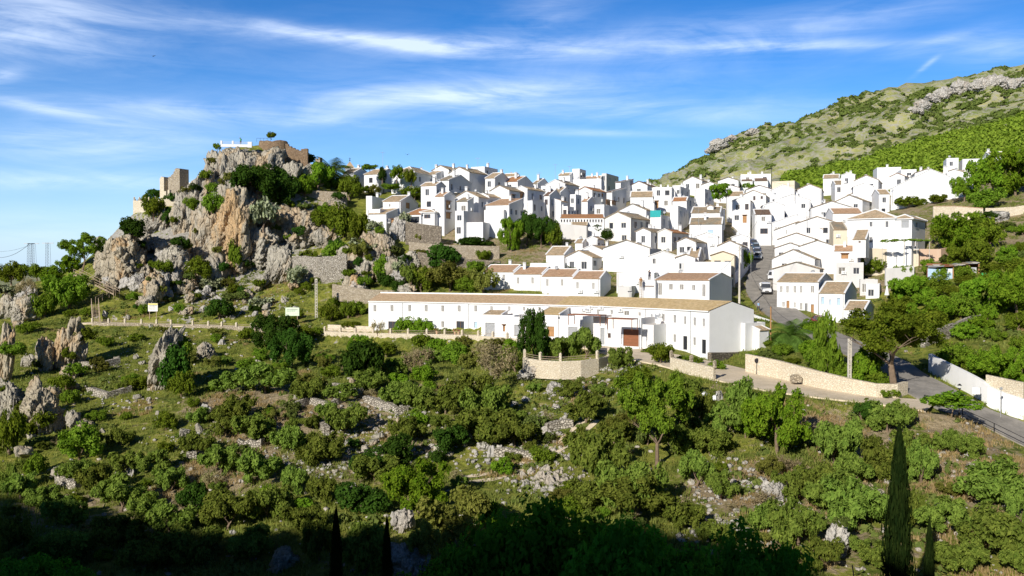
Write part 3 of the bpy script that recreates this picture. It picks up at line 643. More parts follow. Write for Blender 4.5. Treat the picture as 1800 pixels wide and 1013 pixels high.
def house(xl, xc, xr, ve, h, al, rf, lab, nf=0, nr=0, wall_m='wall_white', roof_m='roof_old', D=None, pitch=.34, wf=(), wr=(), ch=1, depth=None, below=7, name='house', cat='house', group=None, balcony=False, low=None):
    if low: h = low
    if rf == 'Y' and 20 <= al <= 26 and xc < 1300: al += 7
    if rf == 'Y' and xr - xc > 8: pitch *= 1.3
    if rf == 'X' and group in (G1, G2, G4) and D != 168: pitch *= 1.2
    if nr == 0 and not wr and 'blank' not in lab and 'plain' not in lab and xr - xc > 8 and rf in 'XYF' and xc < 1330 and group in (G1, G2, G4): nr = 2
    if nf == 0 and not wf and rf in 'YF' and 'blank' not in lab and 'plain' not in lab and 'roof strip' not in lab and (int(xl) * 7 + int(ve)) % 10 < 7: nf = 2 if xc - xl > 30 else 1
    C = P(xc, ve, D) if D else at(xc, ve, h, 90); a_ = R(al)
    D = C[1]; dl = (-math.cos(a_), math.sin(a_)); dr = (math.sin(a_), math.cos(a_))
    def solve(u, d, dflt):
        rr = ray(u, ve); k = rr[0]; den = d[0] - k * d[1]
        if abs(den) < .03: return dflt
        L_ = (k * C[1] - C[0]) / den
        return L_ if L_ > .4 else dflt
    a = min(max(solve(xl, dl, 6), 1.5), 34); b = depth or (min(max(solve(xr, dr, 8), 3.0), 12) if xr - xc > 3 else 8)
    if rf in 'ST': pitch = min(pitch, 1.9 / (b if rf == 'S' else a))
    if rf == 'X': pitch = min(pitch, 1.7 / (b / 2))
    # local frame: +x right/front along the front face, +y to the back; origin at footprint centre, base level
    rz = -a_; cx_ = C[0] + dl[0] * a / 2 + dr[0] * b / 2; cy_ = C[1] + dl[1] * a / 2 + dr[1] * b / 2; zb = C[2] - h
    root = empty(name, (cx_, cy_, zb), rz); tag(root, lab, cat, group)
    A, B = a / 2, b / 2; w = MB(); gm = 0
    hol_f, hol_r, wins = [], [], []
    rows = [z for z in (h - 1.55, h - 4.35) if z > .9]
    rr = random.Random(int(xl * 7 + xc))
    kinds = 'wwwsbkw'
    for n, face, ln in ((nf, 0, a), (nr, 1, b)):
        for z in rows:
            for i in range(n):
                if z != rows[0] and rr.random() < .3: continue
                ww = min(rr.choice((.9, 1.0, 1.1, 1.2)), ln / max(n, 1) * .55); hh = rr.choice((1.2, 1.3, 1.5)); kd = rr.choice(kinds)
                x = ln * (i + .5 + rr.uniform(-.12, .12)) / n; zz = z
                if z != rows[0] and rr.random() < .3: hh = 2.0; zz = z - .35; kd = rr.choice('dob')
                (hol_r if face else hol_f).append((x - ww / 2, x + ww / 2, zz - hh / 2, zz + hh / 2)); wins.append((face, x, zz, ww, hh, kd))
    for lst, face, d in ((wf, 0, dl), (wr, 1, dr)):
        for (u, v0, v1, wp, kd) in lst:
            k = ray(u, (v0 + v1) / 2); den = d[0] - k[0] * d[1]; Ld = (k[0] * C[1] - C[0]) / den; DD = C[1] + Ld * d[1]
            z1_ = P(u, v0, DD)[2] - zb; z0_ = P(u, v1, DD)[2] - zb; ww = max(.3, wp * mpp(DD) / max(.35, abs(d[0] - k[0] * d[1])))
            x = a - Ld if face == 0 else Ld; zz = (z0_ + z1_) / 2; hh = max(.3, z1_ - z0_)
            ww, hh = round(ww, 1), round(hh, 1)
            (hol_r if face else hol_f).append((x - ww / 2, x + ww / 2, zz - hh / 2, zz + hh / 2)); wins.append((face, x, zz, ww, hh, kd))
    z1 = h; vt = rr.random() < .7
    holed(w, (-A, -B, 0), (1, 0, 0), a, -below, z1, hol_f); holed(w, (A, -B, 0), (0, 1, 0), b, -below, z1, hol_r)
    w.face([(A, B, -below), (-A, B, -below), (-A, B, z1), (A, B, z1)]); w.face([(-A, B, -below), (-A, -B, -below), (-A, -B, z1), (-A, B, z1)])
    ov = .22; r_ = MB(); hr = h; t = .14
    if rf == 'X':
        hr = h + pitch * B
        for sx, q in ((A, 1), (-A, -1)):
            pts = [(sx, -B, h), (sx, B, h), (sx, 0, hr)]; w.face(pts if q > 0 else pts[::-1])
        e = ov; ze = h - pitch * e + t; zr = hr + t
        slab(r_, [(-A - .02, -B - e, ze), (A + .02, -B - e, ze), (A + .02, 0, zr), (-A - .02, 0, zr)], t, 0); slab(r_, [(A + .02, B + e, ze), (-A - .02, B + e, ze), (-A - .02, 0, zr), (A + .02, 0, zr)], t, 0)
        for sx in (-A, A):
            for sy in (-1, 1): 
                p = [(sx - .16, sy * (B + e + .01), ze + .07), (sx + .16, sy * (B + e + .01), ze + .07), (sx + .16, 0, zr + .07), (sx - .16, 0, zr + .07)]
                slab(r_, p if sy < 0 else [p[1], p[0], p[3], p[2]], .12, 1)
        r_.box(-A, A, -.12, .12, zr - .05, zr + .1, 1)
    elif rf == 'Y':
        hr = h + pitch * A
        for sy, q in ((-B, 1), (B, -1)):
            pts = [(-A, sy, h), (A, sy, h), (0, sy, hr)]; w.face(pts if q > 0 else pts[::-1])
        e = ov; ze = h - pitch * e + t; zr = hr + t
        slab(r_, [(A + e, -B - .02, ze), (A + e, B + .02, ze), (0, B + .02, zr), (0, -B - .02, zr)], t, 0); slab(r_, [(-A - e, B + .02, ze), (-A - e, -B - .02, ze), (0, -B - .02, zr), (0, B + .02, zr)], t, 0)
        for sy in (-B, B):
            for sx in (-1, 1):
                p = [(sx * (A + e + .01), sy - .2, ze + .07), (sx * (A + e + .01), sy + .16, ze + .07), (0, sy + .16, zr + .07), (0, sy - .2, zr + .07)]
                slab(r_, p if sx > 0 else [p[1], p[0], p[3], p[2]], .12, 1)
                if vt and sy < 0:
                    q = [(sx * (A + e + .02), sy - .3, ze + .12), (sx * (A + e + .02), sy + .12, ze + .12), (0, sy + .12, zr + .12), (0, sy - .3, zr + .12)]; q = q if sx > 0 else [q[1], q[0], q[3], q[2]]; q = [Vector(i) for i in q]; n_ = Vector((0, 0, .13)); r_.face(q, 0); r_.face([i - n_ for i in q][::-1], 0)
                    for i in range(4): r_.face([q[i] - n_, q[(i + 1) % 4] - n_, q[(i + 1) % 4], q[i]], 0)
        r_.box(-.12, .12, -B, B, zr - .05, zr + .1, 1)
    elif rf == 'H':
        e = .35; m = min(A, B); rx, ry = A - m, B - m; hr = h + pitch * m; ze = h - pitch * e + t; zr = hr + t
        E_ = [(-A - e, -B - e, ze), (A + e, -B - e, ze), (A + e, B + e, ze), (-A - e, B + e, ze)]
        Rg = [(-rx, -ry, zr), (rx, -ry, zr), (rx, ry, zr), (-rx, ry, zr)]
        for i in range(4):
            j = (i + 1) % 4; p = [E_[i], E_[j], Rg[j], Rg[i]]; Wd = (Vector(p[1]) - Vector(p[0])).length; W2 = (Vector(p[2]) - Vector(p[3])).length; Ln = (m + e) * math.hypot(1, pitch)
            uv = [(0, 0), (Wd, 0), (Wd / 2 + W2 / 2, Ln), (Wd / 2 - W2 / 2, Ln)]
            if W2 < .05: p = p[:3]; uv = [(0, 0), (Wd, 0), (Wd / 2, Ln)]
            r_.face(p, 0, uv)
            r_.cyl(Vector(E_[i]) + Vector((0, 0, .02)), Vector(Rg[i]) + Vector((0, 0, .05)), .13, .13, 6, 1)
        r_.cyl(Vector(Rg[0]) + Vector((0, 0, .05)), Vector(Rg[1 if rx > ry else 3]) + Vector((0, 0, .05)), .13, .13, 6, 1) if rx + ry > .1 else None
        r_.box(-A - e, A + e, -B - e, B + e, ze - .16, ze - .005, 1)
    elif rf == 'S':
        hr = h + pitch * b; w.face([(A, -B, h), (A, B, h), (A, B, hr)]); w.face([(-A, -B, h), (-A, B, hr), (-A, B, h)]); w.face([(A, B, h), (-A, B, h), (-A, B, hr), (A, B, hr)])
        slab(r_, [(-A - .1, -B - ov, h - pitch * ov + t), (A + .1, -B - ov, h - pitch * ov + t), (A + .1, B + .1, hr + t), (-A - .1, B + .1, hr + t)], t, 0)
        for sx in (-A, A): slab(r_, [(sx - .14, -B - ov, h - pitch * ov + t + .06), (sx + .14, -B - ov, h - pitch * ov + t + .06), (sx + .14, B + .1, hr + t + .06), (sx - .14, B + .1, hr + t + .06)], .12, 1)
    elif rf == 'T':
        hr = h + pitch * a; w.face([(-A, -B, h), (A, -B, h), (-A, -B, hr)]); w.face([(-A, B, h), (-A, B, hr), (A, B, h)]); w.face([(-A, -B, h), (-A, -B, hr), (-A, B, hr), (-A, B, h)])
        slab(r_, [(A + ov, -B - .1, h - pitch * ov + t), (A + ov, B + .1, h - pitch * ov + t), (-A - .1, B + .1, hr + t), (-A - .1, -B - .1, hr + t)], t, 0)
    else:
        r_.box(-A + .22, A - .22, -B + .22, B - .22, h - .7, h - .45, 0, skip='b')
        for x0, x1, y0, y1 in ((-A + .001, A - .001, -B + .001, -B + .22), (-A + .001, A - .001, B - .22, B - .001), (-A + .001, -A + .22, -B + .22, B - .22), (A - .22, A - .001, -B + .22, B - .22)): r_.box(x0, x1, y0, y1, h - .8, h + .05, 1)
    w.build('wall', M[wall_m], root)
    rm = M['roof_clay'] if rf == 'F' and roof_m == 'roof_old' else M[roof_m]
    r_.build('roof', [rm, M['wall_clean' if wall_m in ('wall_white', 'wall_clean') else wall_m]], root)
    for face, x, z, ww, hh, kd in wins:
        if face == 0: place_window(root, ww, hh, kd, (-A + x, -B + .16, z), 0)
        else: place_window(root, ww, hh, kd, (A - .16, -B + x, z), R(90))
    for i in range(ch):
        if rf in 'XY': chimney(root, (rr.uniform(-.6, .6) * A if rf == 'X' else rr.choice((-.3, .3)) * A), (rr.choice((-.35, .4)) * B if rf == 'X' else rr.uniform(-.5, .6) * B), hr - .1, rr.uniform(.65, .95))
        elif rf == 'F': chimney(root, rr.uniform(-.5, .5) * A, rr.uniform(0, .7) * B, h + .1, rr.uniform(.6, .9))
        else: chimney(root, .3 * A, .3 * B, hr - .5, .8)
    if balcony:
        z = h - 2.9; bb = MB(); bb.box(A + .002, A + 1.0, -B * .6, B * .6, z, z + .12); o = bb.build('balcony', M['wall_white'], root)
        rb = MB(); rb.box(A + .95, A + .99, -B * .6, B * .6, z + .95, z + 1.0)
        for i in range(13): y = -B * .6 + 1.2 * B * i / 12; rb.box(A + .96, A + .98, y - .01, y + .01, z + .12, z + .95)
        rb.build('railing', M['iron'], o)
    if rr.random() < .32 and cat == 'house' and D > 158 and rf != 'H':
        if al >= 20 and xr - xc > 8: ac_unit(root, (A, rr.uniform(-.3, .3) * b, h - rr.uniform(1.0, 2.4)), R(90))
        else: ac_unit(root, (rr.uniform(-.35, .35) * a, -B, h - rr.uniform(1.0, 2.4)), 0)
    if rr.random() < .3 and cat == 'house':
        q = MB(); x = rr.choice((-1, 1)) * (A - .25); q.cyl((x, -B - .06, -1), (x, -B - .06, h - .1), .05, .05, 5); q.build('downpipe', M['metal_grey'], root)
    if rr.random() < .22 and cat == 'house':
        q = MB(); q.cyl((0, 0, 0), (0, 0, 1.0), .03, .03, 5); q.cyl((0, -.05, 1.0), (0, -.2, 1.08), .38, .06, 10); o = q.build('satellite_dish', M['metal_grey'], root); o.location = (rr.uniform(-.6, .6) * A, rr.uniform(-.2, .6) * B, (h + .05) if rf == 'F' else hr - .6)
    HOUSES.append((cx_, cy_, max(A, B) + 1.0, zb, h, hr))
    return root
H_ = house
G1 = 'white houses on the rocky brow'; G2 = 'white houses in the upper village'; G3 = 'white houses right of the street'; G4 = 'white houses in the middle of the village'
# --- brow of the village above the crag walls (left to right)
H_(603,622,650,304,4.5,25,'X','low grey-white house just right of the palm, below the pyramid tower roof',nf=2,group=G1)
H_(640,665,701,306,5.5,25,'X','shaded white house with two windows right of the palm, tan roof and thick chimney',nf=1,nr=2,roof_m='roof_tan',group=G1)
H_(688,728,772,303,6.5,25,'H','large house with a big hipped tan roof behind the white flowering tree',nr=2,roof_m='roof_old',pitch=.5,group=G1,ch=0)
H_(695,707,727,316,4,25,'F','small plain white block in front of the big hipped roof',nf=1,ch=0,group=G1)
H_(760,789,826,299,6,25,'Y','white gable on the skyline right of the big hipped roof',roof_m='roof_old',group=G1)
H_(749,767,806,306,5,25,'X','white house with dark windows below the skyline gable and the big hipped roof',nr=2,roof_m='roof_tan',group=G1)
H_(790,825,858,303,7,25,'Y','house with a tall blank grey side wall near the skyline',group=G1)
H_(770,789,830,317,5,25,'X','shaded three window house with a terrace, in front of the tall blank grey wall',nf=1,nr=3,group=G1,D=219,balcony=True)
H_(828,852,875,293,6,25,'F','boxy skyline block with a grey right side and one chimney',group=G1)
H_(884,905,914,309,4,25,'X','narrow roof slice on the skyline right of the boxy block',roof_m='roof_tan',group=G1,ch=0)
H_(853,870,896,313,6,25,'X','white house with tan roof below the boxy skyline block',nf=1,group=G1,roof_m='roof_tan')
H_(886,910,937,319,5,25,'X','house with a bright orange roof and a grey gable near the skyline',nf=1,group=G1,roof_m='roof_orange',ch=2)
H_(740,767,783,326,10,25,'X','tall lit white house left of the tower like house with brown shutters',nf=1,group=G1,roof_m='roof_tan',D=209)
H_(765,781,800,345,10,25,'X','tower like white house with tall brown shutters one above the other',group=G1,roof_m='roof_red',D=204,wr=[(788,354,369,8,'o'),(788,374,385,8,'o')])
H_(800,841,860,347,10,25,'Y','tall white gable with a smaller lean-to house in front of it',nr=1,group=G1,roof_m='roof_tan',D=206)
H_(838,859,889,346,9,25,'Y','tall white house with a balcony, second gable from the brown shuttered tower',nr=3,group=G1,roof_m='roof_tan',D=210,balcony=True)
H_(803,822,832,354,7,25,'S','grey lean-to house with one dark window before the tall gable',nf=1,group=G1,D=201,depth=3)
H_(800,815,818,371,6,25,'F','plain white annex with one small square window at the cliff wall',nf=1,group=G1,D=199,ch=0)
H_(818,849,852,391,4,15,'F','low white terrace with potted shrubs above the posts and the vine',group=G1,D=199,ch=0)
H_(862,895,926,335,9,25,'Y','big white gable with brown shuttered windows, beside the dark tree clump',nr=2,group=G1,D=213,wr=[(902,343,351,6,'o'),(917,340,350,6,'o')])
H_(851,886,895,369,9,20,'F','blank white lower wall block directly left of the dark tree clump',group=G1,D=203,ch=0)
H_(893,895,920,360,6,25,'S','small white house with a red awning roof above the dark tree clump',nr=3,group=G1,roof_m='roof_red',D=204)
H_(646,668,704,368,5,18,'F','low white cottage wall at the rock edge, lowest left in the upper village',nf=2,group=G1,D=204,ch=0,wf=[(683,385,392,5,'w'),(690,385,398,5,'o')])
H_(648,679,682,376,4,18,'S','small tile capped white lean-to at the far left rock edge',group=G1,roof_m='roof_tan',D=203,ch=0)
H_(673,704,751,354,6,14,'X','white house with a broad gable and brown door behind the brown awning',group=G1,roof_m='roof_tan',D=209,wr=[(717,355,367,7,'d')],wf=[(685,359,364,3,'w')])
H_(646,654,695,345,4,10,'F','plain white box with a pole chimney above the cottage wall',group=G1,D=214)
H_(740,764,766,373,3.6,20,'H','small tan roofed porch house with an awning over its window on the stone terrace',group=G1,roof_m='roof_tan',D=203,wf=[(751,377,384,11,'b')],ch=0)
H_(712,740,742,377,3.2,20,'S','dark open porch with a brown awning roof on the stone terrace',group=G1,roof_m='roof_orange',D=203.5,wf=[(727,381,392,20,'b')],ch=0)
# --- centre of the upper village
H_(905,927,958,333,6,25,'Y','tan roofed house above the dark tree clump with a shaded two storey side',nr=2,group=G2,roof_m='roof_tan',D=218)
H_(925,936,958,353,7,25,'F','shaded white block with two square windows directly above the dark tree clump',nr=2,group=G2,D=210,ch=0)
H_(936,945,967,323,4,25,'X','grey skyline gable with one small dark window left of centre',nf=1,group=G2)
H_(955,960,986,327,4,25,'F','low flat white block beneath the skyline gable left of centre',group=G2,ch=0)
H_(957,966,987,344,7,25,'X','shaded white house with dark brown roof edge above the arcade',group=G2,nf=1,roof_m='roof_dark',D=217)
H_(960,993,1018,324,6,25,'Y','bright white gable with tan roof in the centre of the skyline',group=G2,nr=2)
H_(970,985,1005,339,5,25,'X','low white house with one dark window under the bright central gable',group=G2,nr=1,D=226)
H_(975,986,997,354,6,25,'T','narrow house with a brown sloping roof left above the arcade',group=G2,nr=1,roof_m='roof_red',D=212)
H_(994,998,1009,363,5,25,'F','tiny white block with a glazed balcony above the arcade',group=G2,nr=2,D=211,ch=0)
H_(1002,1012,1022,342,7,25,'F','slim white house with many small openings in the village centre',group=G2,nr=1,nf=1,D=220,ch=2)
H_(1006,1019,1030,297,8,25,'F','tallest white tower block on the skyline',group=G2,ch=0)
H_(982,1002,1010,308,4.5,25,'X','tan roofed house left against the tallest tower block',group=G2,roof_m='roof_tan')
H_(1029,1056,1060,313,4,18,'X','brown roofed skyline house right of the tallest tower block, with chimneys',group=G2,roof_m='roof_red',ch=2)
H_(1016,1057,1060,315,4,12,'F','low wide white wall house below the tallest tower block',group=G2,D=252)
H_(1016,1041,1067,335,6,25,'Y','house with the widest orange-brown roof in the village centre',group=G2,roof_m='roof_orange',wr=[(1045,339,347,4,'w'),(1053,340,347,4,'w'),(1059,340,347,3,'d')],D=228)
H_(1044,1070,1074,322,4,18,'X','small cream house right of the widest orange-brown roof',group=G2,roof_m='roof_old',wall_m='wall_old')
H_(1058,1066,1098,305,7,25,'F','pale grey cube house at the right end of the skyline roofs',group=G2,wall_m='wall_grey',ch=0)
H_(1085,1091,1122,321,6,25,'S','white house with a grey side below the pale cube',group=G2,roof_m='roof_dark')
H_(1070,1076,1120,338,4,25,'S','long shaded veranda with a dark roof in the village centre',group=G2,nr=3,roof_m='roof_dark',D=232,ch=0)
H_(1024,1033,1046,354,6,25,'X','small brown roofed house above the right end of the arcade',group=G2,nr=1,roof_m='roof_red',D=214)
H_(1045,1062,1098,360,5,22,'F','white house with brick screened roof terrace above the beige gable',group=G2,D=212,wr=[(1070,352,361,9,'o'),(1080,354,361,9,'o')],low=7)
H_(985,1062,1066,383,4.2,4,'S','long low arcade building with a row of dark openings under a thin tiled roof',group=G2,roof_m='roof_orange',D=205,pitch=.2,depth=5,wf=[(987+5.05*i,386,390.5,2.6,'k') for i in range(15)],ch=0)
H_(1005,1032,1036,396,3.5,6,'S','small tiled porch below the arcade building',group=G2,roof_m='roof_tan',D=202,pitch=.25,depth=3,wall_m='wall_beige',wf=[(1012,399,408,6,'o'),(1029,398,407,6,'b')],ch=0)
H_(1063,1109,1156,384,6.5,24,'Y','big weathered cream gable with a tan roof and four shuttered side windows',group=G2,wall_m='wall_old',roof_m='roof_old',D=199,wr=[(1117,390,401,5,'b'),(1128,390,401,4,'s'),(1138,390,400,4,'s'),(1148,390,400,4,'s')],ch=0)
H_(1033,1062,1064,399,3.5,8,'F','plain white wall block between the arcade and the cream gable',group=G2,D=202,ch=0)
# --- middle right of the village
H_(1108,1138,1156,326,5,22,'Y','white gable with a dark red-brown roof on the skyline, under the hillside',group=G4,roof_m='roof_dark')
H_(1131,1150,1158,331,4,22,'Y','small white gable below the dark red-brown skyline roof',group=G4,roof_m='roof_old')
H_(1108,1148,1151,346,4.5,10,'X','house seen mostly as a flat tan roof strip in the upper middle',group=G4,roof_m='roof_tan',D=232)
H_(1148,1181,1184,329,8,15,'F','tall white stair shaped block with a tall pole chimney',group=G4,ch=2,D=243)
H_(1182,1205,1208,326,5,18,'F','white roof terrace block under the hillside, left of the pale gable',group=G4,ch=1)
H_(1201,1234,1258,318,5,22,'Y','wide white gable at the top, left of the bright green tree',group=G4,roof_m='roof_old')
H_(1233,1262,1266,325,5,18,'Y','white gable touching the left side of the bright green tree',group=G4)
H_(1188,1196,1228,328,6,24,'F','shaded flat block with a balcony rail below the wide white gable',group=G4,D=250,ch=2)
H_(1182,1207,1211,353,6.5,18,'X','white house with an orange-tan roof in the middle of the village',group=G4,roof_m='roof_orange',D=222)
H_(1221,1239,1256,332,12,24,'F','high grey sided block right of the middle, top notched',group=G4,D=236,ch=1)
H_(1203,1210,1230,346,10,24,'F','broad grey blue shaded wall block in the middle of the village',group=G4,D=229,ch=0)
H_(1245,1254,1288,364,5,20,'Y','small house with two tan roofs right of the broad shaded wall',group=G4,roof_m='roof_tan',nr=1,D=217)
H_(1088,1136,1148,370,7,20,'Y','white house with a long sloping gable above the cream gable',group=G4,D=213)
H_(1110,1150,1153,358,6,12,'F','wide white block between tan roof strip and teal terrace',group=G4,D=221,ch=2)
H_(1143,1162,1191,378,8,22,'F','white block carrying the teal terrace screen',group=G4,D=205,ch=0)
H_(1178,1192,1208,362,9,22,'F','white block with a grey side directly right of the teal terrace',group=G4,D=213,ch=0)
H_(1215,1266,1288,374,5,16,'X','upper roof strip of the double roofed house left of the street',group=G4,roof_m='roof_old',D=214)
H_(1212,1269,1300,394,7,16,'X','double roofed house with a shaded gable left of the street',group=G4,roof_m='roof_old',D=204,nr=1)
H_(1156,1181,1236,409,6.5,22,'Y','stained cream gable house with a wide orange roof and three dark openings',group=G4,wall_m='wall_old',roof_m='roof_orange',D=191,wr=[(1186,417,427,5,'b'),(1194,417,427,5,'b'),(1203,417,425,9,'b')])
H_(1118,1144,1176,408,6,24,'Y','white gable with a dark curling roof and two chimneys, left of the stained cream gable',group=G4,roof_m='roof_old',D=190,ch=2)
H_(1190,1222,1246,426,5,20,'Y','small white gable in front of the wide orange roof',group=G4,roof_m='roof_old',D=180,ch=1)
H_(1222,1262,1268,416,7,14,'Y','white gable with one grey shutter left of the blue cars',group=G4,D=187,wf=[(1249,404,417,9,'p')],ch=0)
H_(1286,1318,1322,418,7,14,'Y','upper white gable ending at the street by the blue cars',group=G4,D=190)
H_(1262,1303,1320,433,6,20,'Y','white gable with street windows directly left of the blue cars',group=G4,D=178,wr=[(1307,436,446,3,'s'),(1313,434,443,3,'s')])
H_(1250,1291,1297,450,6,16,'Y','yellow stained low gable left of the street tree',group=G4,wall_m='wall_beige',D=169,ch=0)
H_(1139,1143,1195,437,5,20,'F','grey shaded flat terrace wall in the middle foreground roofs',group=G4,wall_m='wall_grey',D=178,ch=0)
H_(1210,1228,1264,452,5,16,'X','house with a tan roof and a cluttered roof terrace left of the street tree',group=G4,roof_m='roof_tan',D=169)
H_(1140,1190,1194,451,8,12,'Y','broad white gable with one small window above the tiled end house',group=G4,D=168,wf=[(1150,455,464,6,'w'),(1150,481,490,6,'w')],ch=0)
H_(1188,1222,1226,454,8,12,'Y','broad white gable right of the one with the small window',group=G4,D=167,ch=1)
H_(1198,1285,1294,461,8,14,'F','long blank white wall block behind the tiled end house',group=G4,D=160,ch=0)
H_(994,1041,1058,453,7,22,'Y','white gable with a grey shuttered side, above the four stepped houses',group=G4,roof_m='roof_tan',D=176,wr=[(1046,458,468,5,'s')],ch=0)
H_(1012,1066,1097,445,8,22,'Y','white gable with a mottled tan roof right of the grey shuttered gable',group=G4,roof_m='roof_tan',D=184)
H_(1060,1142,1146,437,12,12,'Y','largest blank white wall in the centre of the village',group=G4,D=176,ch=0)
H_(932,992,996,463,6,14,'F','open walled white yard above the stepped houses',group=G4,D=174,ch=0)
H_(960,992,1014,448,5,20,'X','ruined roof house with scattered tiles behind the white yard',group=G4,roof_m='roof_tan',D=183)
H_(1031,1050,1062,421,4,20,'Y','tiny white gable beside the single round tree in the centre',group=G4,D=191,ch=1)
H_(1011,1024,1032,427,3.5,20,'X','very small white shed left of the tiny gable in the centre',group=G4,D=189,ch=0)
H_(1090,1120,1134,426,6,20,'F','white block with a chimney just under the cream gable',group=G4,D=187,ch=1)
# --- head of the street and above
H_(1327,1356,1362,377,9.5,10,'X','white street end house with a brown roof and one big dark ground floor opening',group=G3,roof_m='roof_dark',D=217,wf=[(1342,381,389,7,'s'),(1343,402,411,13,'b')],ch=0)
H_(1287,1319,1329,353,9,20,'Y','high white block above the stone ruin at the street head',group=G3,D=230)
H_(1262,1298,1306,318,5,18,'Y','long white gable under the hillside right of the bright green tree',group=G3,roof_m='roof_dark')
H_(1256,1300,1304,331,5,18,'Y','low white gable behind the bright green tree',group=G3,roof_m='roof_dark')
H_(1302,1355,1358,306,6,12,'F','wide white block with chimneys at the top below the mountain scrub',group=G3,ch=3)
H_(1303,1323,1326,318,4,12,'X','small brown roofed house left in front of the wide top block',group=G3,roof_m='roof_dark',ch=0)
H_(1326,1350,1354,318,4,12,'X','small brown roofed house right in front of the wide top block',group=G3,roof_m='roof_dark',ch=0)
H_(1311,1358,1362,334,5,14,'Y','wide low white gable above the big tan roof at the street head',group=G3,roof_m='roof_dark')
H_(1303,1346,1380,344,7,21,'Y','big white gable with a long tan roof above the street end house',group=G3,roof_m='roof_tan',D=236,wf=[(1326,345,352,4,'b'),(1339,345,350,4,'b')],ch=0)
H_(1278,1308,1311,344,5,12,'X','low tan roofed house left of the big gable at the street head',group=G3,roof_m='roof_tan',D=240)
H_(1354,1371,1374,345,5,14,'F','small white box on the right end of the long tan roof',group=G3,D=232,ch=0)
H_(1341,1379,1382,361,6,12,'Y','white gable right behind the street end house',group=G3,D=223,ch=1)
H_(1357,1397,1410,318,5,25,'F','pale block with two tiny windows below the dark scrub',group=G3,ch=0,wall_m='wall_beige')
H_(1355,1397,1422,334,6,25,'Y','white gable with a brown roof and large shaded side, right of the wide low gable',group=G3,roof_m='roof_dark',nr=1)
H_(1402,1444,1456,333,7,22,'Y','white gable with a big cast shadow below it, under the bright scrub',group=G3,roof_m='roof_tan')
H_(1360,1425,1428,352,7,16,'Y','wide white gable house with a small white chimney box',group=G3,D=240,ch=2)
H_(1447,1475,1478,313,5,22,'X','white house with a yellow stain beneath the green scrub',group=G3,roof_m='roof_tan')
H_(1468,1491,1494,324,5,12,'X','house with small windows right below the yellow stained one',group=G3,nf=2)
H_(1479,1503,1511,308,8,22,'Y','pointed white gable highest against the green scrub',group=G3,ch=2)
H_(1502,1544,1572,317,6,27,'Y','white gable with the longest tan tiled roof below the green scrub',group=G3,roof_m='roof_tan',ch=1)
H_(1500,1535,1538,328,6,18,'Y','blank white gable under the longest tan roof',group=G3,ch=0)
H_(1542,1584,1588,294,6,14,'F','white flat block touching the green scrub above the longest tan roof',group=G3,ch=1)
H_(1565,1590,1604,310,5,38,'Y','white house with a short red-brown roof right of the longest tan roof',group=G3,roof_m='roof_red')
H_(1470,1516,1534,353,6,36,'Y','white gable with an orange stain and a grey side',group=G3,D=229,ch=0)
H_(1490,1534,1538,343,6,20,'Y','white gable directly behind the orange stained one',group=G3,D=237,ch=0)
H_(1545,1564,1567,341,7,10,'X','narrow house with two windows left of the huge white gable',group=G3,nf=1,D=226,roof_m='roof_tan',ch=0)
H_(1425,1499,1503,366,6,16,'Y','very wide low white gable above the tile strip house',group=G3,D=222)
H_(1464,1516,1520,375,5,8,'X','long house seen as a thin tile strip behind the hip roofed house',group=G3,roof_m='roof_red',D=209,ch=0)
H_(1400,1472,1476,393,6,16,'Y','wide white gable left behind the hip roofed house',group=G3,D=202)
H_(1465,1489,1492,404,5,14,'S','small beige shed roof wedge left of the hip roofed house',group=G3,below=1,wall_m='wall_beige',roof_m='roof_old',D=189,ch=0)
H_(1357,1440,1444,391,7,30,'Y','uppermost of the stepped bright gables right of the street',group=G3,D=212,ch=0,wf=[(1364,399,406,3,'s'),(1368,399,406,3,'s'),(1371.5,399,406,3,'s')])
H_(1362,1446,1450,404,7,30,'Y','second of the stepped bright gables right of the street',group=G3,D=203,ch=1)
H_(1368,1432,1436,421,7,30,'Y','third of the stepped bright gables right of the street',group=G3,D=194,ch=0,wf=[(1382,404,412,3,'s'),(1404,417,421,4,'s')])
H_(1362,1416,1420,437,6,28,'Y','white gable by the dry bush right of the parked blue cars',group=G3,D=186,ch=0)
H_(1405,1469,1473,434,9,24,'Y','tall bright gable left of the small red roofed house',group=G3,D=178,ch=0)
H_(1357,1432,1466,456,7,26,'Y','white gable with thin dark verges above the grey stucco gable',group=G3,D=172,ch=1)
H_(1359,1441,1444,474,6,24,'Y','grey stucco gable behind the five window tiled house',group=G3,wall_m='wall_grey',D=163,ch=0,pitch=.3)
H_(1466,1513,1516,441,5,20,'X','small house with a reddish tiled roof and red-brown shutter',group=G3,roof_m='roof_red',D=172,wf=[(1485,446,455,13,'o')],ch=1,depth=6)
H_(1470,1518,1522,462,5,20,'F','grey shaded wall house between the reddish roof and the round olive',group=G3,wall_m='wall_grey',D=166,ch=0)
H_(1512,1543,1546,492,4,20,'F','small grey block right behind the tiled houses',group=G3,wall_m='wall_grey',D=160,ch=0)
H_(1366,1439,1477,496,6.6,30,'X','white corner house on the street with five upper windows and a tan roof',group=G3,roof_m='roof_tan',D=151,pitch=.22,wf=[(1373,503,514,5,'s'),(1384,503,515,5,'s'),(1397,503,515,5,'s'),(1408,503,515,5,'s'),(1428,503,515,6,'s'),(1377,531,540,5,'s'),(1385,529,549,5,'d'),(1397,532,541,4,'s'),(1408,533,545,5,'s'),(1417,533,556,5,'w'),(1428,535,556,5,'d')],ch=0)
H_(1440,1485,1525,516,6.4,30,'X','white house with pale blue shutters beside the five window house',group=G3,roof_m='roof_tan',D=146,pitch=.3,wf=[(1446,522,535,5,'p'),(1459,527,536,3,'p'),(1474,524,537,6,'p')],ch=0)
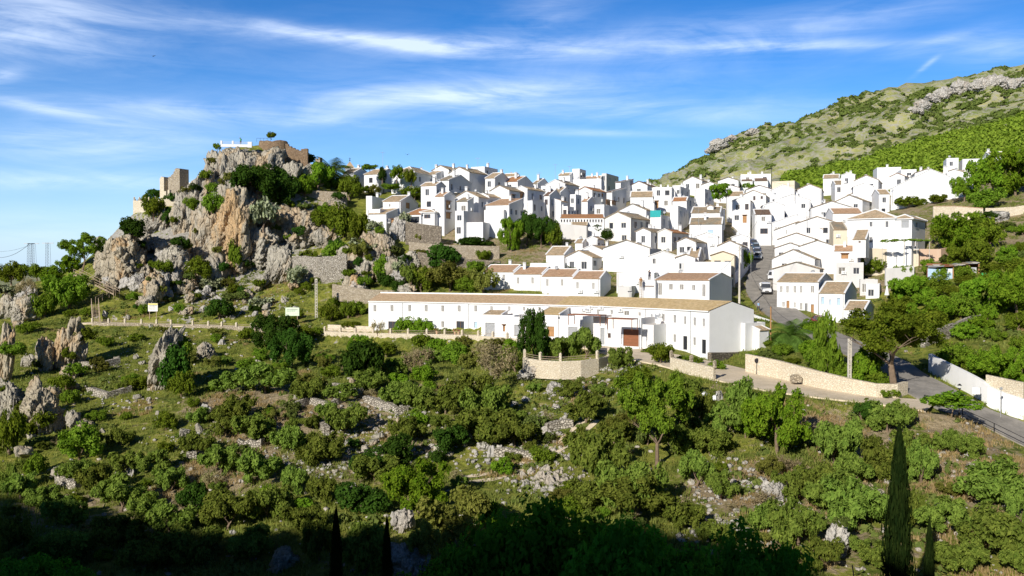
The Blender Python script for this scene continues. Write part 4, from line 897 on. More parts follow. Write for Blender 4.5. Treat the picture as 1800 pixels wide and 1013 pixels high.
H_(1484,1520,1536,545,5.5,32,'X','low tiled white house half hidden behind the pines',group=G3,roof_m='roof_tan',D=140,pitch=.3,nf=1,ch=0)
H_(1522,1546,1562,500,3.5,24,'F','tiny white yard building with a parasol right of the blue shuttered house',group=G3,D=158,ch=0)
# --- hip roofed villa
H_(1490,1573,1580,383,8.2,33,'H','large white villa with a hipped tan roof and white hip ridges, above the beige wall',group=G3,roof_m='roof_tan',D=171,pitch=.42,depth=9,wf=[(1531,390,399,6,'w'),(1559,389,400,6,'w'),(1531,417,427,6,'w')],wall_m='wall_clean',ch=0)
H_(1572,1603,1647,384,8.2,36,'H','right wing of the white villa with an open loggia and a shaded side',group=G3,roof_m='roof_tan',D=169.5,pitch=.42,wf=[(1591,388,401,14,'g')],wr=[(1612,391,401,7,'w'),(1628,389,402,6,'o'),(1608,421,433,4,'b')],wall_m='wall_clean',ch=0)
H_(1499,1522,1528,421,3,28,'S','tiny tiled porch at the foot of the villa',group=G3,below=.4,roof_m='roof_tan',D=165,wf=[(1511,424,427,4,'b')],ch=0)
# --- upper right
H_(1566,1709,1718,326,9,33,'Y','huge blank white gable at the upper right with a tan roof slope',group=G3,roof_m='roof_tan',D=217,pitch=.36,ch=2,depth=9)
H_(1640,1714,1718,309,8,18,'Y','white gable behind the huge blank gable',group=G3,roof_m='roof_tan',D=232,ch=0)
H_(1608,1650,1654,304,7,18,'Y','small white gable left of the huge gable peak',group=G3,D=240,ch=2)
H_(1584,1611,1615,298,6,14,'F','low white block between scrub and the huge gable',group=G3,D=252,ch=0)
H_(1664,1685,1688,278,7,20,'F','white cube on the upper right skyline of roofs',group=G3,D=250,ch=0)
H_(1692,1729,1732,279,7,20,'F','second white cube near the far right, larger and further right',group=G3,D=248,ch=0,nf=1)
H_(1686,1729,1734,302,6,20,'Y','white gable partly behind the large trees at the far right',group=G3,D=234,ch=0,wf=[(1713,304,312,4,'w')])
H_(1740,1768,1771,273,5,14,'X','small white house with a tan roof, farthest right and highest',group=G3,roof_m='roof_tan',D=262,ch=1)
# --- four stepped houses
GS = 'four stepped houses above the long row'
for (xl, xc, xr, ve, D_, lab, wl) in [
    (850,903,906,478,168,'leftmost of the four stepped tiled houses, with a chimney',[(861,483,494,4.5,'s'),(885.5,483,494,4.5,'s'),(886,509,516,11,'d'),(862,509,516,5,'b')]),
    (903,953,956,482,165,'second from left of the four stepped tiled houses',[(910.5,488,499,4.5,'s'),(936,488,499,4.5,'s'),(911,513,517,4,'b'),(936,513,517,10,'d')]),
    (953,1007,1010,486,161.5,'third from left of the four stepped tiled houses',[(962,491,503,5,'s'),(988,491,503,5,'s'),(963,516,520,4,'b')]),
    (1007,1055,1086,490,158,'rightmost of the four stepped tiled houses, its grey gable showing',[(1015,496,508,5,'s'),(1043,497,509,5,'s')])]:
    o = house(xl, xc, xr, ve, 6.3, 20, 'X', lab, roof_m='roof_red', D=D_, pitch=.3, depth=8.0, wf=wl, ch=1 if xl in (850, 903) else 0, group=GS, wall_m='wall_clean')
    if xl == 1007:
        for x in (-1.1, 1.9): ac_unit(o, (x, -4.02, 4.0), 0)
o = house(1152,1247,1292,493,7,31,'X','white brown tiled end house with five openings behind the long row',roof_m='roof_red',D=143,pitch=.17,wf=[(1160,498,519,7,'s'),(1179,499,510,7,'s'),(1198,500,510,7,'s'),(1219,501,511,6,'s'),(1237,500,522,6,'s')],wall_m='wall_clean',ch=0)
ac_unit(o, (.8, -4.05, 5.0), 0)
H_(1124,1152,1156,494,5.2,20,'F','flat roofed white lean-to with a dark recess, where a man stands on the roof',D=146.5,wf=[(1141,497,504,18,'b')],ch=0,depth=4,group=G4)
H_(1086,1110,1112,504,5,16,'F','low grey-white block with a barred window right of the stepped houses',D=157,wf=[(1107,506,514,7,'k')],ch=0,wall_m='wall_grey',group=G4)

# ---------------------------------------------------------------- the long curved row
def long_row():
    Q = smooth_line([P(u, 560, d) for u, d in ((648,160),(736,156.5),(825,152.5),(905,149),(980,144.5),(1060,140),(1135,134.5),(1195,130),(1247,125.3))], 2.2)[:, :2]
    zb, ze, pr, dep = -12.9, -6.65, .27, 9.2
    T = np.gradient(Q, axis=0); T /= np.linalg.norm(T, axis=1)[:, None]; Nn = np.stack([-T[:, 1], T[:, 0]], 1)
    if Nn[0, 1] < 0: Nn = -Nn
    root = empty('long_row_house', (Q[len(Q) // 2, 0], Q[len(Q) // 2, 1], zb)); o0 = np.array([Q[len(Q) // 2, 0], Q[len(Q) // 2, 1]])
    tag(root, 'very long curved two storey white row with one continuous tan roof', 'house')
    S = np.concatenate([[0], np.cumsum(np.linalg.norm(np.diff(Q, axis=0), axis=1))])
    def locate(u):
        k = ray(u, 560)[0]; f = Q[:, 0] - k * Q[:, 1]
        i = int(np.argmax(f > 0)) - 1 if (f > 0).any() else len(Q) - 2; i = max(i, 0)
        t = f[i] / (f[i] - f[i + 1]); q = Q[i] * (1 - t) + Q[i + 1] * t
        return i, t, q, T[i]
    wins = [(u, 536.5, 548, 5.4, 's') for u in (659,689,720,749)] + [(u, 537, 548.5, 5.4, 's') for u in (778,807,836)] + [(864,538.5,547,4.5,'s'),(895,539,547,4.5,'s'),(921,539.5,547,4.5,'s'),(948,540,548,4.5,'s'),(974,541,548,4.5,'s'),(998,541,553,6,'s'),(1025,543,550,4.5,'s'),(1051,544,553,4.5,'s'),(1075,545,553,4.5,'s'),(1101,547,559,9,'s'),(1124,549,562,4,'s'),(1145,551,564,4,'s'),(1166,552,565,4,'s'),(1186,554,568,4,'s'),(1204,556,571,4,'s'),(1221,558,573,3.5,'s'),(1237,560,575,3.2,'s'),
        (690,565,582,15,'b'),(778,565,576,5,'s'),(809,565,584,14,'b'),(836,566,577,6,'p'),(755,564,583,12,'b'),(727,567,582,7,'d'),(1186,588,602,4,'s'),(1204.6,591,615,8,'k'),(1221,593,608,4,'s'),(1237.5,597,622,7,'k')]
    holes = {}
    for (u, v0, v1, wp, kd) in wins:
        i, t, q, tt = locate(u); z1 = P(u, v0, q[1])[2]; z0 = P(u, v1, q[1])[2]; sc = tt[0] - ray(u, 560)[0] * tt[1]
        w = round(max(.5, wp * mpp(q[1]) / sc), 1); h = round(max(.6, z1 - z0), 1); s = S[i] + t * (S[i + 1] - S[i])
        holes.setdefault(0, []).append((s - w / 2, s + w / 2, (z0 + z1) / 2 - h / 2, (z0 + z1) / 2 + h / 2))
        ang = math.atan2(tt[1], tt[0]); n = Nn[i]
        place_window(root, w, h, kd, (q[0] - o0[0] + n[0] * .17, q[1] - o0[1] + n[1] * .17, (z0 + z1) / 2 - zb), ang)
    w = MB()
    def pos(s, off=0.):
        s = min(max(s, 0), S[-1]); i = min(int(np.searchsorted(S, s, 'right')) - 1, len(S) - 2); t = (s - S[i]) / (S[i + 1] - S[i])
        q = Q[i] * (1 - t) + Q[i + 1] * t; n = Nn[i] * (1 - t) + Nn[min(i + 1, len(Nn) - 1)] * t
        return (q + n / np.linalg.norm(n) * off) - o0
    hs = holes[0]; xs = sorted({0., S[-1], *S.tolist(), *[h[0] for h in hs], *[h[1] for h in hs]}); zs_all = [-3.5, ze - zb]
    for i in range(len(xs) - 1):
        xm = (xs[i] + xs[i + 1]) / 2; here = [h for h in hs if h[0] < xm < h[1]]
        if xs[i + 1] - xs[i] < 1e-4: continue
        zc = [-3.5]; segs = []
        for h in sorted(here, key=lambda q: q[2]): segs.append((zc[-1], h[2] - zb)); zc.append(h[3] - zb)
        segs.append((zc[-1], ze - zb)); a, b = pos(xs[i]), pos(xs[i + 1])
        for z0, z1 in segs:
            if z1 > z0: w.face([(*a, z0), (*b, z0), (*b, z1), (*a, z1)])
        for h in here:
            a2, b2 = pos(xs[i], .25), pos(xs[i + 1], .25)
            w.face([(*a, h[2] - zb), (*b, h[2] - zb), (*b2, h[2] - zb), (*a2, h[2] - zb)]); w.face([(*a2, h[3] - zb), (*b2, h[3] - zb), (*b, h[3] - zb), (*a, h[3] - zb)])
            if abs(xs[i] - h[0]) < 1e-6: w.face([(*a2, h[2] - zb), (*a2, h[3] - zb), (*a, h[3] - zb), (*a, h[2] - zb)])
            if abs(xs[i + 1] - h[1]) < 1e-6: w.face([(*b, h[2] - zb), (*b, h[3] - zb), (*b2, h[3] - zb), (*b2, h[2] - zb)])
    hh = ze - zb; rid = hh + pr * dep / 2
    for s, q in ((0, -1), (S[-1], 1)):
        a, m, b = pos(s), pos(s, dep / 2), pos(s, dep); pts = [(*a, -3.5), (*b, -3.5), (*b, hh), (*m, rid), (*a, hh)]; w.face(pts if q > 0 else pts[::-1])
    a = [pos(s, dep) for s in S]
    for i in range(len(S) - 1): w.face([(*a[i + 1], -3.5), (*a[i], -3.5), (*a[i], hh), (*a[i + 1], hh)])
    w.build('wall', M['wall_clean'], root)
    r_ = MB(); rs = np.linspace(0, S[-1], 60)
    for i in range(len(rs) - 1):
        e0, e1 = pos(rs[i], -.25), pos(rs[i + 1], -.25); r0, r1 = pos(rs[i], dep / 2), pos(rs[i + 1], dep / 2); f0, f1 = pos(rs[i], dep + .25), pos(rs[i + 1], dep + .25)
        ln = dep / 2 + .25; zt = .14; ze_ = hh - pr * .25
        gold = 0 if rs[i] < S[-1] * .55 else 2
        r_.face([(*e0, ze_ + zt), (*e1, ze_ + zt), (*r1, rid + zt), (*r0, rid + zt)], gold, [(rs[i], 0), (rs[i + 1], 0), (rs[i + 1], ln), (rs[i], ln)])
        r_.face([(*f1, ze_ + zt), (*f0, ze_ + zt), (*r0, rid + zt), (*r1, rid + zt)], gold, [(rs[i + 1], 0), (rs[i], 0), (rs[i], ln), (rs[i + 1], ln)])
        r_.face([(*e0, ze_ - .02), (*e1, ze_ - .02), (*e1, ze_ + zt), (*e0, ze_ + zt)], 1); r_.face([(*e1, ze_ - .02), (*e0, ze_ - .02), (*r0, rid - .02), (*r1, rid - .02)], 1)
        if rs[i] < S[-1] * .55:
            m0, m1 = pos(rs[i], dep / 2 - .2), pos(rs[i + 1], dep / 2 - .2); k0, k1 = pos(rs[i], dep / 2 + .2), pos(rs[i + 1], dep / 2 + .2)
            r_.face([(*m0, rid + .3), (*m1, rid + .3), (*k1, rid + .3), (*k0, rid + .3)], 1); r_.face([(*m0, rid), (*m1, rid), (*m1, rid + .3), (*m0, rid + .3)], 1)
    r_.build('roof', [M['roof_clay'], M['wall_clean'], M['roof_gold']], root)
    for u in (708, 824, 1135, 1214):
        i, t, q, tt = locate(u); b = MB(); p = q - o0 - Nn[i] * .06; b.cyl((*p, 0), (*p, hh), .06, .06, 6); b.build('downpipe', M['metal_grey'], root)
    for u, v in ((1031,544),(1039,540.5),(1058,541),(1092,545),(1147,554),(1154,554.5),(1161,553),(1035,545)):
        i, t, q, tt = locate(u); z = P(u, v, q[1])[2] - zb; p = q - o0; ac_unit(root, (p[0], p[1], z), math.atan2(tt[1], tt[0]))
    for s in np.linspace(3, S[-1] - 3, 8):
        q = pos(s) + o0; HOUSES.append((q[0], q[1] + 4, 8, zb, 6, 7))
long_row()
GA = 'garage annexes in front of the long row'
H_(846,904,907,555,4.0,22,'F','garage annex with a grey door, an arched window and a roof terrace',D=144.5,depth=5,wf=[(861.5,568,591,17,'g'),(886,571,583,4,'o')],ch=0,group=GA,name='garage_annex')
H_(850,882,884,554,4.4,22,'S','small tan tiled roof hut on top of the leftmost garage annex',roof_m='roof_tan',D=145.6,depth=2.6,pitch=.2,ch=0,group=GA,name='garage_annex')
H_(902,958,961,559,4.0,24,'F','garage annex with a ribbed grey door behind the tall leafy tree',D=141.5,depth=5,wf=[(912,571,592,16,'g')],ch=0,group=GA,name='garage_annex')
H_(948,984,986,553,4.6,26,'S','cream roofed annex right of the tall leafy tree',D=139.6,depth=4,pitch=.2,roof_m='roof_gold',wf=[(968,574,592,12,'d')],ch=0,group=GA,name='garage_annex')
H_(984,1024,1030,557,4.3,30,'F','annex with a railed roof opening left of the rust door garage',D=136,depth=5,wf=[(1007,575,596,16,'g'),(990,557,562,18,'k')],ch=0,group=GA,name='garage_annex')
H_(1043,1127,1151,560,4.6,33,'F','white garage with the large rust brown door',D=129,wf=[(1109,579,609,27,'r'),(1071,586,594,5,'b'),(1059,577,606,7,'g')],wr=[],ch=0,depth=6,group=GA,name='garage_annex')
H_(1127,1149,1178,572,4.2,36,'F','plain white porch wall right of the rust brown door',D=128.4,ch=0,depth=5,group=GA,name='garage_annex')
H_(1310,1345,1353,567,4.4,-36,'F','low plain grey-white building at the right end of the long row',D=131,ch=0,wall_m='wall_white',group=None,depth=6)
H_(1335,1352,1354,580,3.4,-34,'S','tiny white meter hut with a tiled top by the wooden pole',D=129.5,ch=0,depth=1.6,roof_m='roof_tan')
H_(1084,1150,1153,480,6,14,'F','plain white wall block between the stepped houses and the tiled end house',group=G4,D=161,ch=0)
# brown awnings on annexes
for (u, v, d, w_, lab) in ((1032,554,132,5.5,'dark brown slatted awning above the annex roofs beside the rust door garage'),(1094,561,126,4,'red-brown striped awning over the rust door garage roof')):
    p = P(u, v, d); b = MB(); b.T = Matrix.Translation(Vector(p)) @ Matrix.Rotation(-R(33), 4, 'Z')
    b.box(-w_ / 2, w_ / 2, -1, 1, 0, .12)
    for sx in (-1, 1):
        for sy in (-1, 1): b.box(sx * (w_ / 2 - .1) - .04, sx * (w_ / 2 - .1) + .04, sy * .9 - .04, sy * .9 + .04, -1.5, 0)
    tag(b.build('awning', M['door_rust']), lab, 'awning')
# ---------------------------------------------------------------- rocks
def ico(sub):
    bm = bmesh.new(); bmesh.ops.create_icosphere(bm, subdivisions=sub, radius=1)
    V = np.array([v.co[:] for v in bm.verts]); Fq = np.array([[v.index for v in f.verts] for f in bm.faces]); bm.free(); return V, Fq
ICO = {k: ico(k) for k in (3, 4, 5, 6)}
def cells(p, seed):
    i = np.floor(p).astype(np.int64); best = np.full(len(p), 9e9); val = np.zeros(len(p))
    for dx in (-1, 0, 1):
        for dy in (-1, 0, 1):
            for dz in (-1, 0, 1):
                c = i + np.array([dx, dy, dz]); o = np.stack([_hash(c[:, 0], c[:, 1], c[:, 2], seed + k) for k in (0, 7, 13)], 1)
                d = ((c + o - p) ** 2).sum(1); m = d < best; best[m] = d[m]; val[m] = o[m, 0]
    return val
def rock_verts(sub, seed, nplanes=14, jag=.16, vert=1.0, fiss=.10, foot=True, freq=1.0, blocky=.0):
    V, Fq = ICO[sub]; r = np.random.RandomState(seed)
    N = r.normal(size=(nplanes, 3)); N[:, 2] *= .6; N /= np.linalg.norm(N, axis=1)[:, None]; hgt = r.uniform(.62, 1.0, nplanes)
    d = V @ N.T; rad = np.where(d > .05, hgt / np.maximum(d, .05), 9).min(1); rad = np.minimum(rad, 1.3)
    W = V * rad[:, None]
    tl = Matrix.Rotation(R(28), 3, Vector((r.uniform(-.4, .4), 1, .2))); q = (W @ np.array(tl)) * np.array([1.15, 1.15, .5]) * 2.0 * freq + seed * 3.1
    disp = jag * fbm(q, 5, seed, .52) + fiss * .5 * ridged(q * 1.5 + seed, 4, seed + 5) + (blocky * (cells(q * 1.25 + .25 * fbm(q * 2, 2, seed)[:, None], seed) - .5) + blocky * .5 * (cells(q * 2.9, seed + 1) - .5) if blocky else 0)
    W = W + V * disp[:, None]
    W[:, 2] *= vert
    return W, Fq
_rp = {}
def boulder_mesh(k, mat):
    if (k, mat) not in _rp:
        W, Fq = rock_verts(4, 100 + k, 11, .12, .75, .07)
        _rp[(k, mat)] = np_mesh('boulder', W, Fq, [M[mat]])
    return _rp[(k, mat)]
def crag_rock(u, v, w, h, lab, mat='rock_grey', sub=5, seed=0, lobes=1, depth=None, tilt=0, dD=0, group='craggy limestone rocks', D=None, freq=1.3):
    """outcrop whose foot centre is at pixel (u,v) and that measures about w x h pixels"""
    p = at(u, v) if D is None else P(u, v, D); s = mpp(p[1]); W_ = w * s; H__ = h * s
    r = np.random.RandomState(seed + 50); Vs, Fs, off = [], [], 0
    for k in range(lobes):
        V, Fq = rock_verts(sub if k == 0 else 5, seed * 7 + k, 12, .16, 1, .12, freq=freq, blocky=.3)
        sc = np.array([W_ / 2, (depth or W_ * .8) / 2, H__ * .62]); c = np.zeros(3)
        if k:
            f = r.uniform(.4, .68); sc = sc * np.array([f, f, r.uniform(.55, .9)]); c = np.array([r.uniform(-.4, .4) * W_, -r.uniform(.0, .35) * W_, -H__ * .12])
        V = V * sc; V[:, 0] += V[:, 2] * math.tan(R(tilt)); V = V + c + np.array([0, 0, H__ * .36])
        Vs.append(V); Fs.append(Fq + off); off += len(V)
    A_ = np.vstack(Vs); A_[:, 2] -= A_[:, 2].min(); A_[:, 2] *= H__ * 1.3 / A_[:, 2].max(); A_[:, 2] -= H__ * .3; up_ = A_[:, 2] > -.05 * H__
    A_[:, 0] -= (A_[up_, 0].max() + A_[up_, 0].min()) / 2; A_[:, 0] *= W_ * 1.08 / (A_[up_, 0].max() - A_[up_, 0].min()); Vs = [A_]
    o = link(bpy.data.objects.new('rock_outcrop', np_mesh('rock_outcrop', np.vstack(Vs), np.vstack(Fs), [M[mat]])))
    o.location = (p[0], p[1] + W_ * .15 + dD, p[2]); tag(o, lab, 'rock', group); A_ = A_ + np.array(o.location); _RK.append((A_, np.vstack(Fs))); return o
_RK = []
CR = [ # u, v_foot, w, h, label, material, lobes, tilt
(420,345,84,92,'summit block of the crag under the white balustrade','rock_grey',4,-4),
(372,322,30,60,'rounded shoulder rock on the left edge of the crag summit','rock_grey',2,0),
(470,315,60,62,'pale ribbed rock below the brown summit wall','rock_grey',3,8),
(352,385,56,75,'large grey slab below the left summit shoulder','rock_grey',3,6),
(322,405,46,72,'tall rock directly right of the castle terrace','rock_grey',3,-5),
(398,430,80,100,'broad ribbed cliff face left of the orange scar','rock_grey',4,6),
(416,446,70,96,'orange stained cliff scar in the middle of the crag','rock_orange',3,0),
(450,400,58,70,'grey rock right above the orange scar','rock_grey',3,5),
(366,458,58,90,'lower left buttress of the crag','rock_grey',3,0),
(452,468,62,60,'grey block beneath the orange scar','rock_grey',3,0),
(402,478,50,56,'orange grey foot rock of the crag','rock_orange',2,0),
(532,432,62,58,'big rounded pale boulder face right on the crag','rock_grey',2,0),
(497,428,44,48,'grey knob left of the big rounded boulder','rock_grey',2,0),
(505,330,50,48,'shaded rock shoulder under the brown summit wall','rock_grey',3,0),
(545,322,50,36,'dark rock slope left of the palm','rock_grey',3,0),
(494,496,44,56,'leaning rock pillar at the foot of the crag','rock_grey',3,6),
(585,372,50,26,'small grey rock band right of the large dark bush','rock_grey',2,0),
(575,430,50,40,'shaded rock bank above the grey dry stone wall','rock_grey',3,0),
(210,492,92,90,'big sunlit tan rock above the wooden stairs','rock_orange',5,-4),
(306,490,66,66,'grey domed rock between the big tan rock and the crag','rock_grey',3,0),
(270,534,42,58,'orange stained pillar above the yellow topped notice board','rock_orange',3,0),
(276,405,36,40,'rock under the right end of the castle terrace','rock_grey',2,0),
(612,522,44,44,'rock with an ochre face right of the ladder shaped post','rock_orange',2,10),
(638,505,40,56,'shaded grey rock face below the upper cottages','rock_grey',3,10),
(668,455,60,60,'dark rock slope under the lowest left cottage','rock_grey',4,-18),
(700,420,30,44,'pale rock lump at the left end of the dark stone wall','rock_pale',3,0),
(672,492,50,40,'shaded cliff foot above the bright shrub','rock_grey',3,-10),
(726,470,34,30,'broken rock beside the lower dark stone wall','rock_grey',3,0),
(286,683,62,112,'long leaning grey rock fin below the path','rock_grey',4,14),
(122,648,58,92,'tall grey and ochre pinnacle at the left below the path','rock_orange',4,3),
(78,652,36,62,'shorter ochre pinnacle left of the tall grey and ochre one','rock_orange',2,0),
(8,668,44,104,'orange brown rock tower at the left frame edge','rock_orange',4,3),
(22,752,64,92,'pale grey rock wall at the lower left edge','rock_grey',3,0),
(68,760,72,100,'split dark and tan rock tower at the lower left','rock_orange',4,-5),
(42,566,50,50,'shaded rock hump at the far left under the skyline trees','rock_grey',3,0),
(10,560,36,48,'shaded rock at the left frame edge below the skyline','rock_grey',3,0),
(118,668,30,26,'low grey block at the foot of the tall pinnacle','rock_grey',2,0),
(360,632,36,32,'grey rock knot right of the leaning fin','rock_grey',3,0),
(940,668,60,26,'whitish rock under the curved stone bastion','rock_pale',4,0),
(975,690,30,20,'white boulder pile below the bastion','rock_pale',3,0),
(715,1010,80,60,'sunlit craggy rock bottom centre between dark cypress and olive','rock_pale',4,0),
(708,935,42,42,'pale rock top beside the right small cypress','rock_pale',3,0),
(500,1000,50,38,'bluish shaded boulder at the bottom','rock_grey',2,0),
(1475,975,46,62,'pale pitted rock below the big olive at lower right','rock_pale',3,0),
(1360,885,44,40,'whitish rock at the left of the lower right olives','rock_pale',3,0),
(1535,880,40,28,'shaded rock left of the large cypress','rock_grey',2,0),
(1760,388,40,18,'flat grey boulder on the garden wall at the right edge','rock_pale',2,0),
(1315,402,26,26,'weathered ruin stone mass at the head of the street','rock_pale',4,0),
]
for k, c in enumerate(CR): g_ = 1.22 if 340 < c[0] < 560 and 360 < c[1] < 500 else 1.0; crag_rock(c[0], c[1], c[2] * g_, c[3] * g_, c[4], c[5], 6 if c[2] > 60 else 5, k + 1, c[6], tilt=c[7], dD=-3.5 if 'scar in' in c[4] else 0)
def ordw(n): return ['first','second','third','fourth','fifth','sixth','seventh','eighth','ninth','tenth','11th','12th','13th','14th','15th','16th','17th','18th','19th','20th','21st','22nd','23rd'][n] if n < 23 else f'{n + 1}th'
_rr = random.Random(21); _ex = []
for (n, u0, u1, v0, v1, w0, w1) in ((14, 340, 525, 330, 500, 30, 56), (12, 250, 330, 400, 520, 20, 40), (12, 170, 260, 430, 520, 20, 36), (16, 250, 520, 500, 558, 14, 28), (12, 600, 720, 440, 520, 20, 40), (8, 0, 60, 520, 600, 18, 34), (10, 0, 160, 600, 760, 14, 30)):
    for _ in range(n): w = _rr.uniform(w0, w1); _ex.append((_rr.uniform(u0, u1), _rr.uniform(v0, v1), w, w * _rr.uniform(.6, 1.15)))
for k, i in enumerate(sorted(range(len(_ex)), key=lambda i: _ex[i][0])):
    u, v, w, h = _ex[i]; zn = 'at the far left frame side' if u < 160 else 'by the big tan rock' if u < 262 else 'on the crag face' if u < 560 else 'under the cottages'
    crag_rock(u, v, w, h, f'{"tall" if h > w else "low"} ledge rock {zn}, {ordw(k - sum(1 for e in _ex if e[0] < (0 if u < 160 else 160 if u < 262 else 262 if u < 560 else 560)))} from the left', _rr.choice(['rock_grey', 'rock_grey', 'rock_orange', 'rock_pale']), 4, 300 + k, 2, tilt=_rr.uniform(-8, 12), dD=-1.0, group='ledges of the crag')
# mountain crags: a band of cliffs below the ridge
for k, (u, v, w, h) in enumerate([(1655,178,44,26),(1690,165,40,26),(1722,160,40,24),(1755,154,50,26),(1790,156,40,22),(1265,262,34,20),(1290,250,30,14),(1625,190,30,16),(1325,236,30,12),(1610,200,26,14),(1250,270,22,12)]):
    crag_rock(u, v, w, h, ['cliff block at the left of the far mountain cliff band','grey mountain cliff block left of the dark notch','grey mountain cliff block at the dark notch','widest mountain cliff block, upper right','mountain cliff block at the right frame edge','pale cliff nose on the mountain skyline above the village','small cliff right of the pale skyline nose','lower rock step under the left end of the mountain cliffs','thin rock rib on the mountain skyline','lowest rock step of the mountain cliff band','lower rock of the pale skyline nose'][k], 'rock_pale', 5, 200 + k, 3, group='cliffs on the far mountain', freq=1.6)
# individual boulders on the slopes
BO = [(325,768,26,24),(350,762,16,22),(212,838,18,26),(228,835,16,20),(100,835,24,20),(45,800,44,22),(150,752,30,16),(360,725,20,18),(340,735,16,10),(380,732,10,8),(395,738,9,7),(300,742,12,8),(278,728,10,7),(262,720,12,8),(240,700,18,8),(262,705,14,9),(120,697,20,10),(132,700,14,8),(60,700,14,12),(55,770,18,16),(205,632,12,8),(240,630,10,8),(250,640,16,8),(390,605,12,10),(365,612,12,12),(430,650,12,8),(455,640,14,10),(402,690,12,8),(450,665,10,8),(520,700,12,8),(490,820,12,8),(560,818,10,7),(590,830,14,8),(610,812,22,16),(640,795,16,14),(655,780,20,10),(665,770,26,12),(600,700,14,8),(618,672,14,10),(575,680,10,8),(700,740,14,8),(740,742,10,8),(770,790,18,10),(790,800,14,8),(825,770,18,10),(850,790,22,22),(865,800,20,20),(880,790,14,14),(942,748,26,20),(952,735,18,14),(960,760,20,14),(975,720,16,12),(925,705,16,10),(990,700,14,9),(1010,692,12,8),(905,712,14,8),(880,735,12,8),(900,745,12,9),(930,780,14,12),(915,792,12,9),(920,840,16,14),(935,832,18,16),(950,842,20,20),(965,850,22,20),(980,845,16,14),(970,862,16,12),(945,858,14,12),(992,858,10,10),(905,850,14,9),(890,846,12,8),(925,855,14,10),(960,828,20,14),(985,832,12,8),(1095,705,20,9),(1240,732,16,8),(1262,700,24,16),(1290,850,16,10),(1340,850,20,12),(1365,900,20,12),(1380,880,14,9),(1440,935,14,10),(1560,850,16,10),(1550,885,20,12),(1700,805,12,14),(1765,895,10,8),(1780,870,12,8),(655,560,14,10),(430,545,14,9),(410,560,12,8),(450,555,14,9),(470,540,12,8),(330,530,14,9),(345,520,12,9),(360,545,14,9),(385,540,12,8),(300,545,12,8),(400,525,16,9),(225,560,9,8),(186,555,9,13),(320,552,12,8),(375,520,12,8),(440,520,12,9),(420,505,14,9),(500,530,14,9),(520,545,12,8),(265,575,10,7),(700,920,16,12),(730,860,12,8),(640,870,10,8),(620,855,12,8),(655,865,14,7),(1050,700,12,8),(1035,710,14,8),(820,860,14,8),(1730,850,10,7),(1648,890,12,8),(1290,930,12,9),(1215,850,12,9),(1195,830,10,8),(180,760,12,9),(150,740,9,6),(30,720,12,9)]
rg = random.Random(5)
ZB = lambda u, v: ('on the rocky slope above the path' if v < 570 else 'by the two wheel tracks' if 880 <= u <= 1010 and v > 700 else 'at the left below the path' if u < 470 and v < 850 else 'among the centre left olives' if u < 800 else 'among the lower right olives' if u > 1200 else 'in the middle of the olive slope')
_cnt = {}
def label_by_zone(items, zone, fmt):
    """items (u,v,...): number each within its zone from the left"""
    Z = {}
    for i, it in enumerate(items): Z.setdefault(zone(*it[:2]), []).append(i)
    out = [None] * len(items)
    for z, ids in Z.items():
        for n, i in enumerate(sorted(ids, key=lambda i: items[i][0])): out[i] = fmt(items[i], z, ordw(n))
    return out
def bfmt(it, z, n): return f"{'large' if it[2] > 20 else 'medium' if it[2] > 13 else 'small'} {'pale' if it[1] % 2 else 'grey'} boulder, {n} from the left of those {z}"
for it, lab in zip(BO, label_by_zone(BO, ZB, bfmt)):
    u, v, w, h = it; p = at(u, v); s = mpp(p[1]); mt = 'rock_pale' if (v % 2 or u > 800) else 'rock_grey'
    o = link(bpy.data.objects.new('boulder', boulder_mesh(rg.randrange(9), mt))); o.location = (p[0], p[1], p[2] + h * s * .15)
    o.scale = (w * s / 2, w * s / 2 * rg.uniform(.7, 1), h * s * .75); o.rotation_euler = (rg.uniform(-.3, .3), rg.uniform(-.3, .3), rg.uniform(0, 6.28)); tag(o, lab, 'boulder', 'boulders scattered on the slopes')
# loose stones nobody could count
def scatter_mesh(name, n, gen, V0, F0, mat, label, cat, smooth=False):
    Vs, Fs, off = [], [], 0
    for k in range(n):
        g = gen(k)
        if g is None: continue
        (x, y, z), (sx, sy, sz), a = g; c, s = math.cos(a), math.sin(a)
        V = V0[k % len(V0)] * np.array([sx, sy, sz]); V = np.stack([V[:, 0] * c - V[:, 1] * s + x, V[:, 0] * s + V[:, 1] * c + y, V[:, 2] + z], 1)
        Vs.append(V); Fs.append(F0 + off); off += len(V)
    o = link(bpy.data.objects.new(name, np_mesh(name, np.vstack(Vs), np.vstack(Fs), [mat]))); tag(o, label, cat, kind='stuff'); return o
bm = bmesh.new(); bmesh.ops.create_icosphere(bm, subdivisions=1, radius=1); _v = np.array([v.co[:] for v in bm.verts]); _f = np.array([[v.index for v in f.verts] for f in bm.faces]); bm.free()
_ln = np.random.RandomState(4); SV = [_v * (1 + .3 * _ln.uniform(-1, 1, (len(_v), 1))) for _ in range(12)]
def free(x, y, m=0.0):
    for (hx, hy, r, zb, h, hr) in HOUSES:
        if (x - hx) ** 2 + (y - hy) ** 2 < (r + m) ** 2: return False
    for L, w in ROADS.values():
        if np.min((L[:, 0] - x) ** 2 + (L[:, 1] - y) ** 2) < (w / 2 + .8 + m) ** 2: return False
    return True
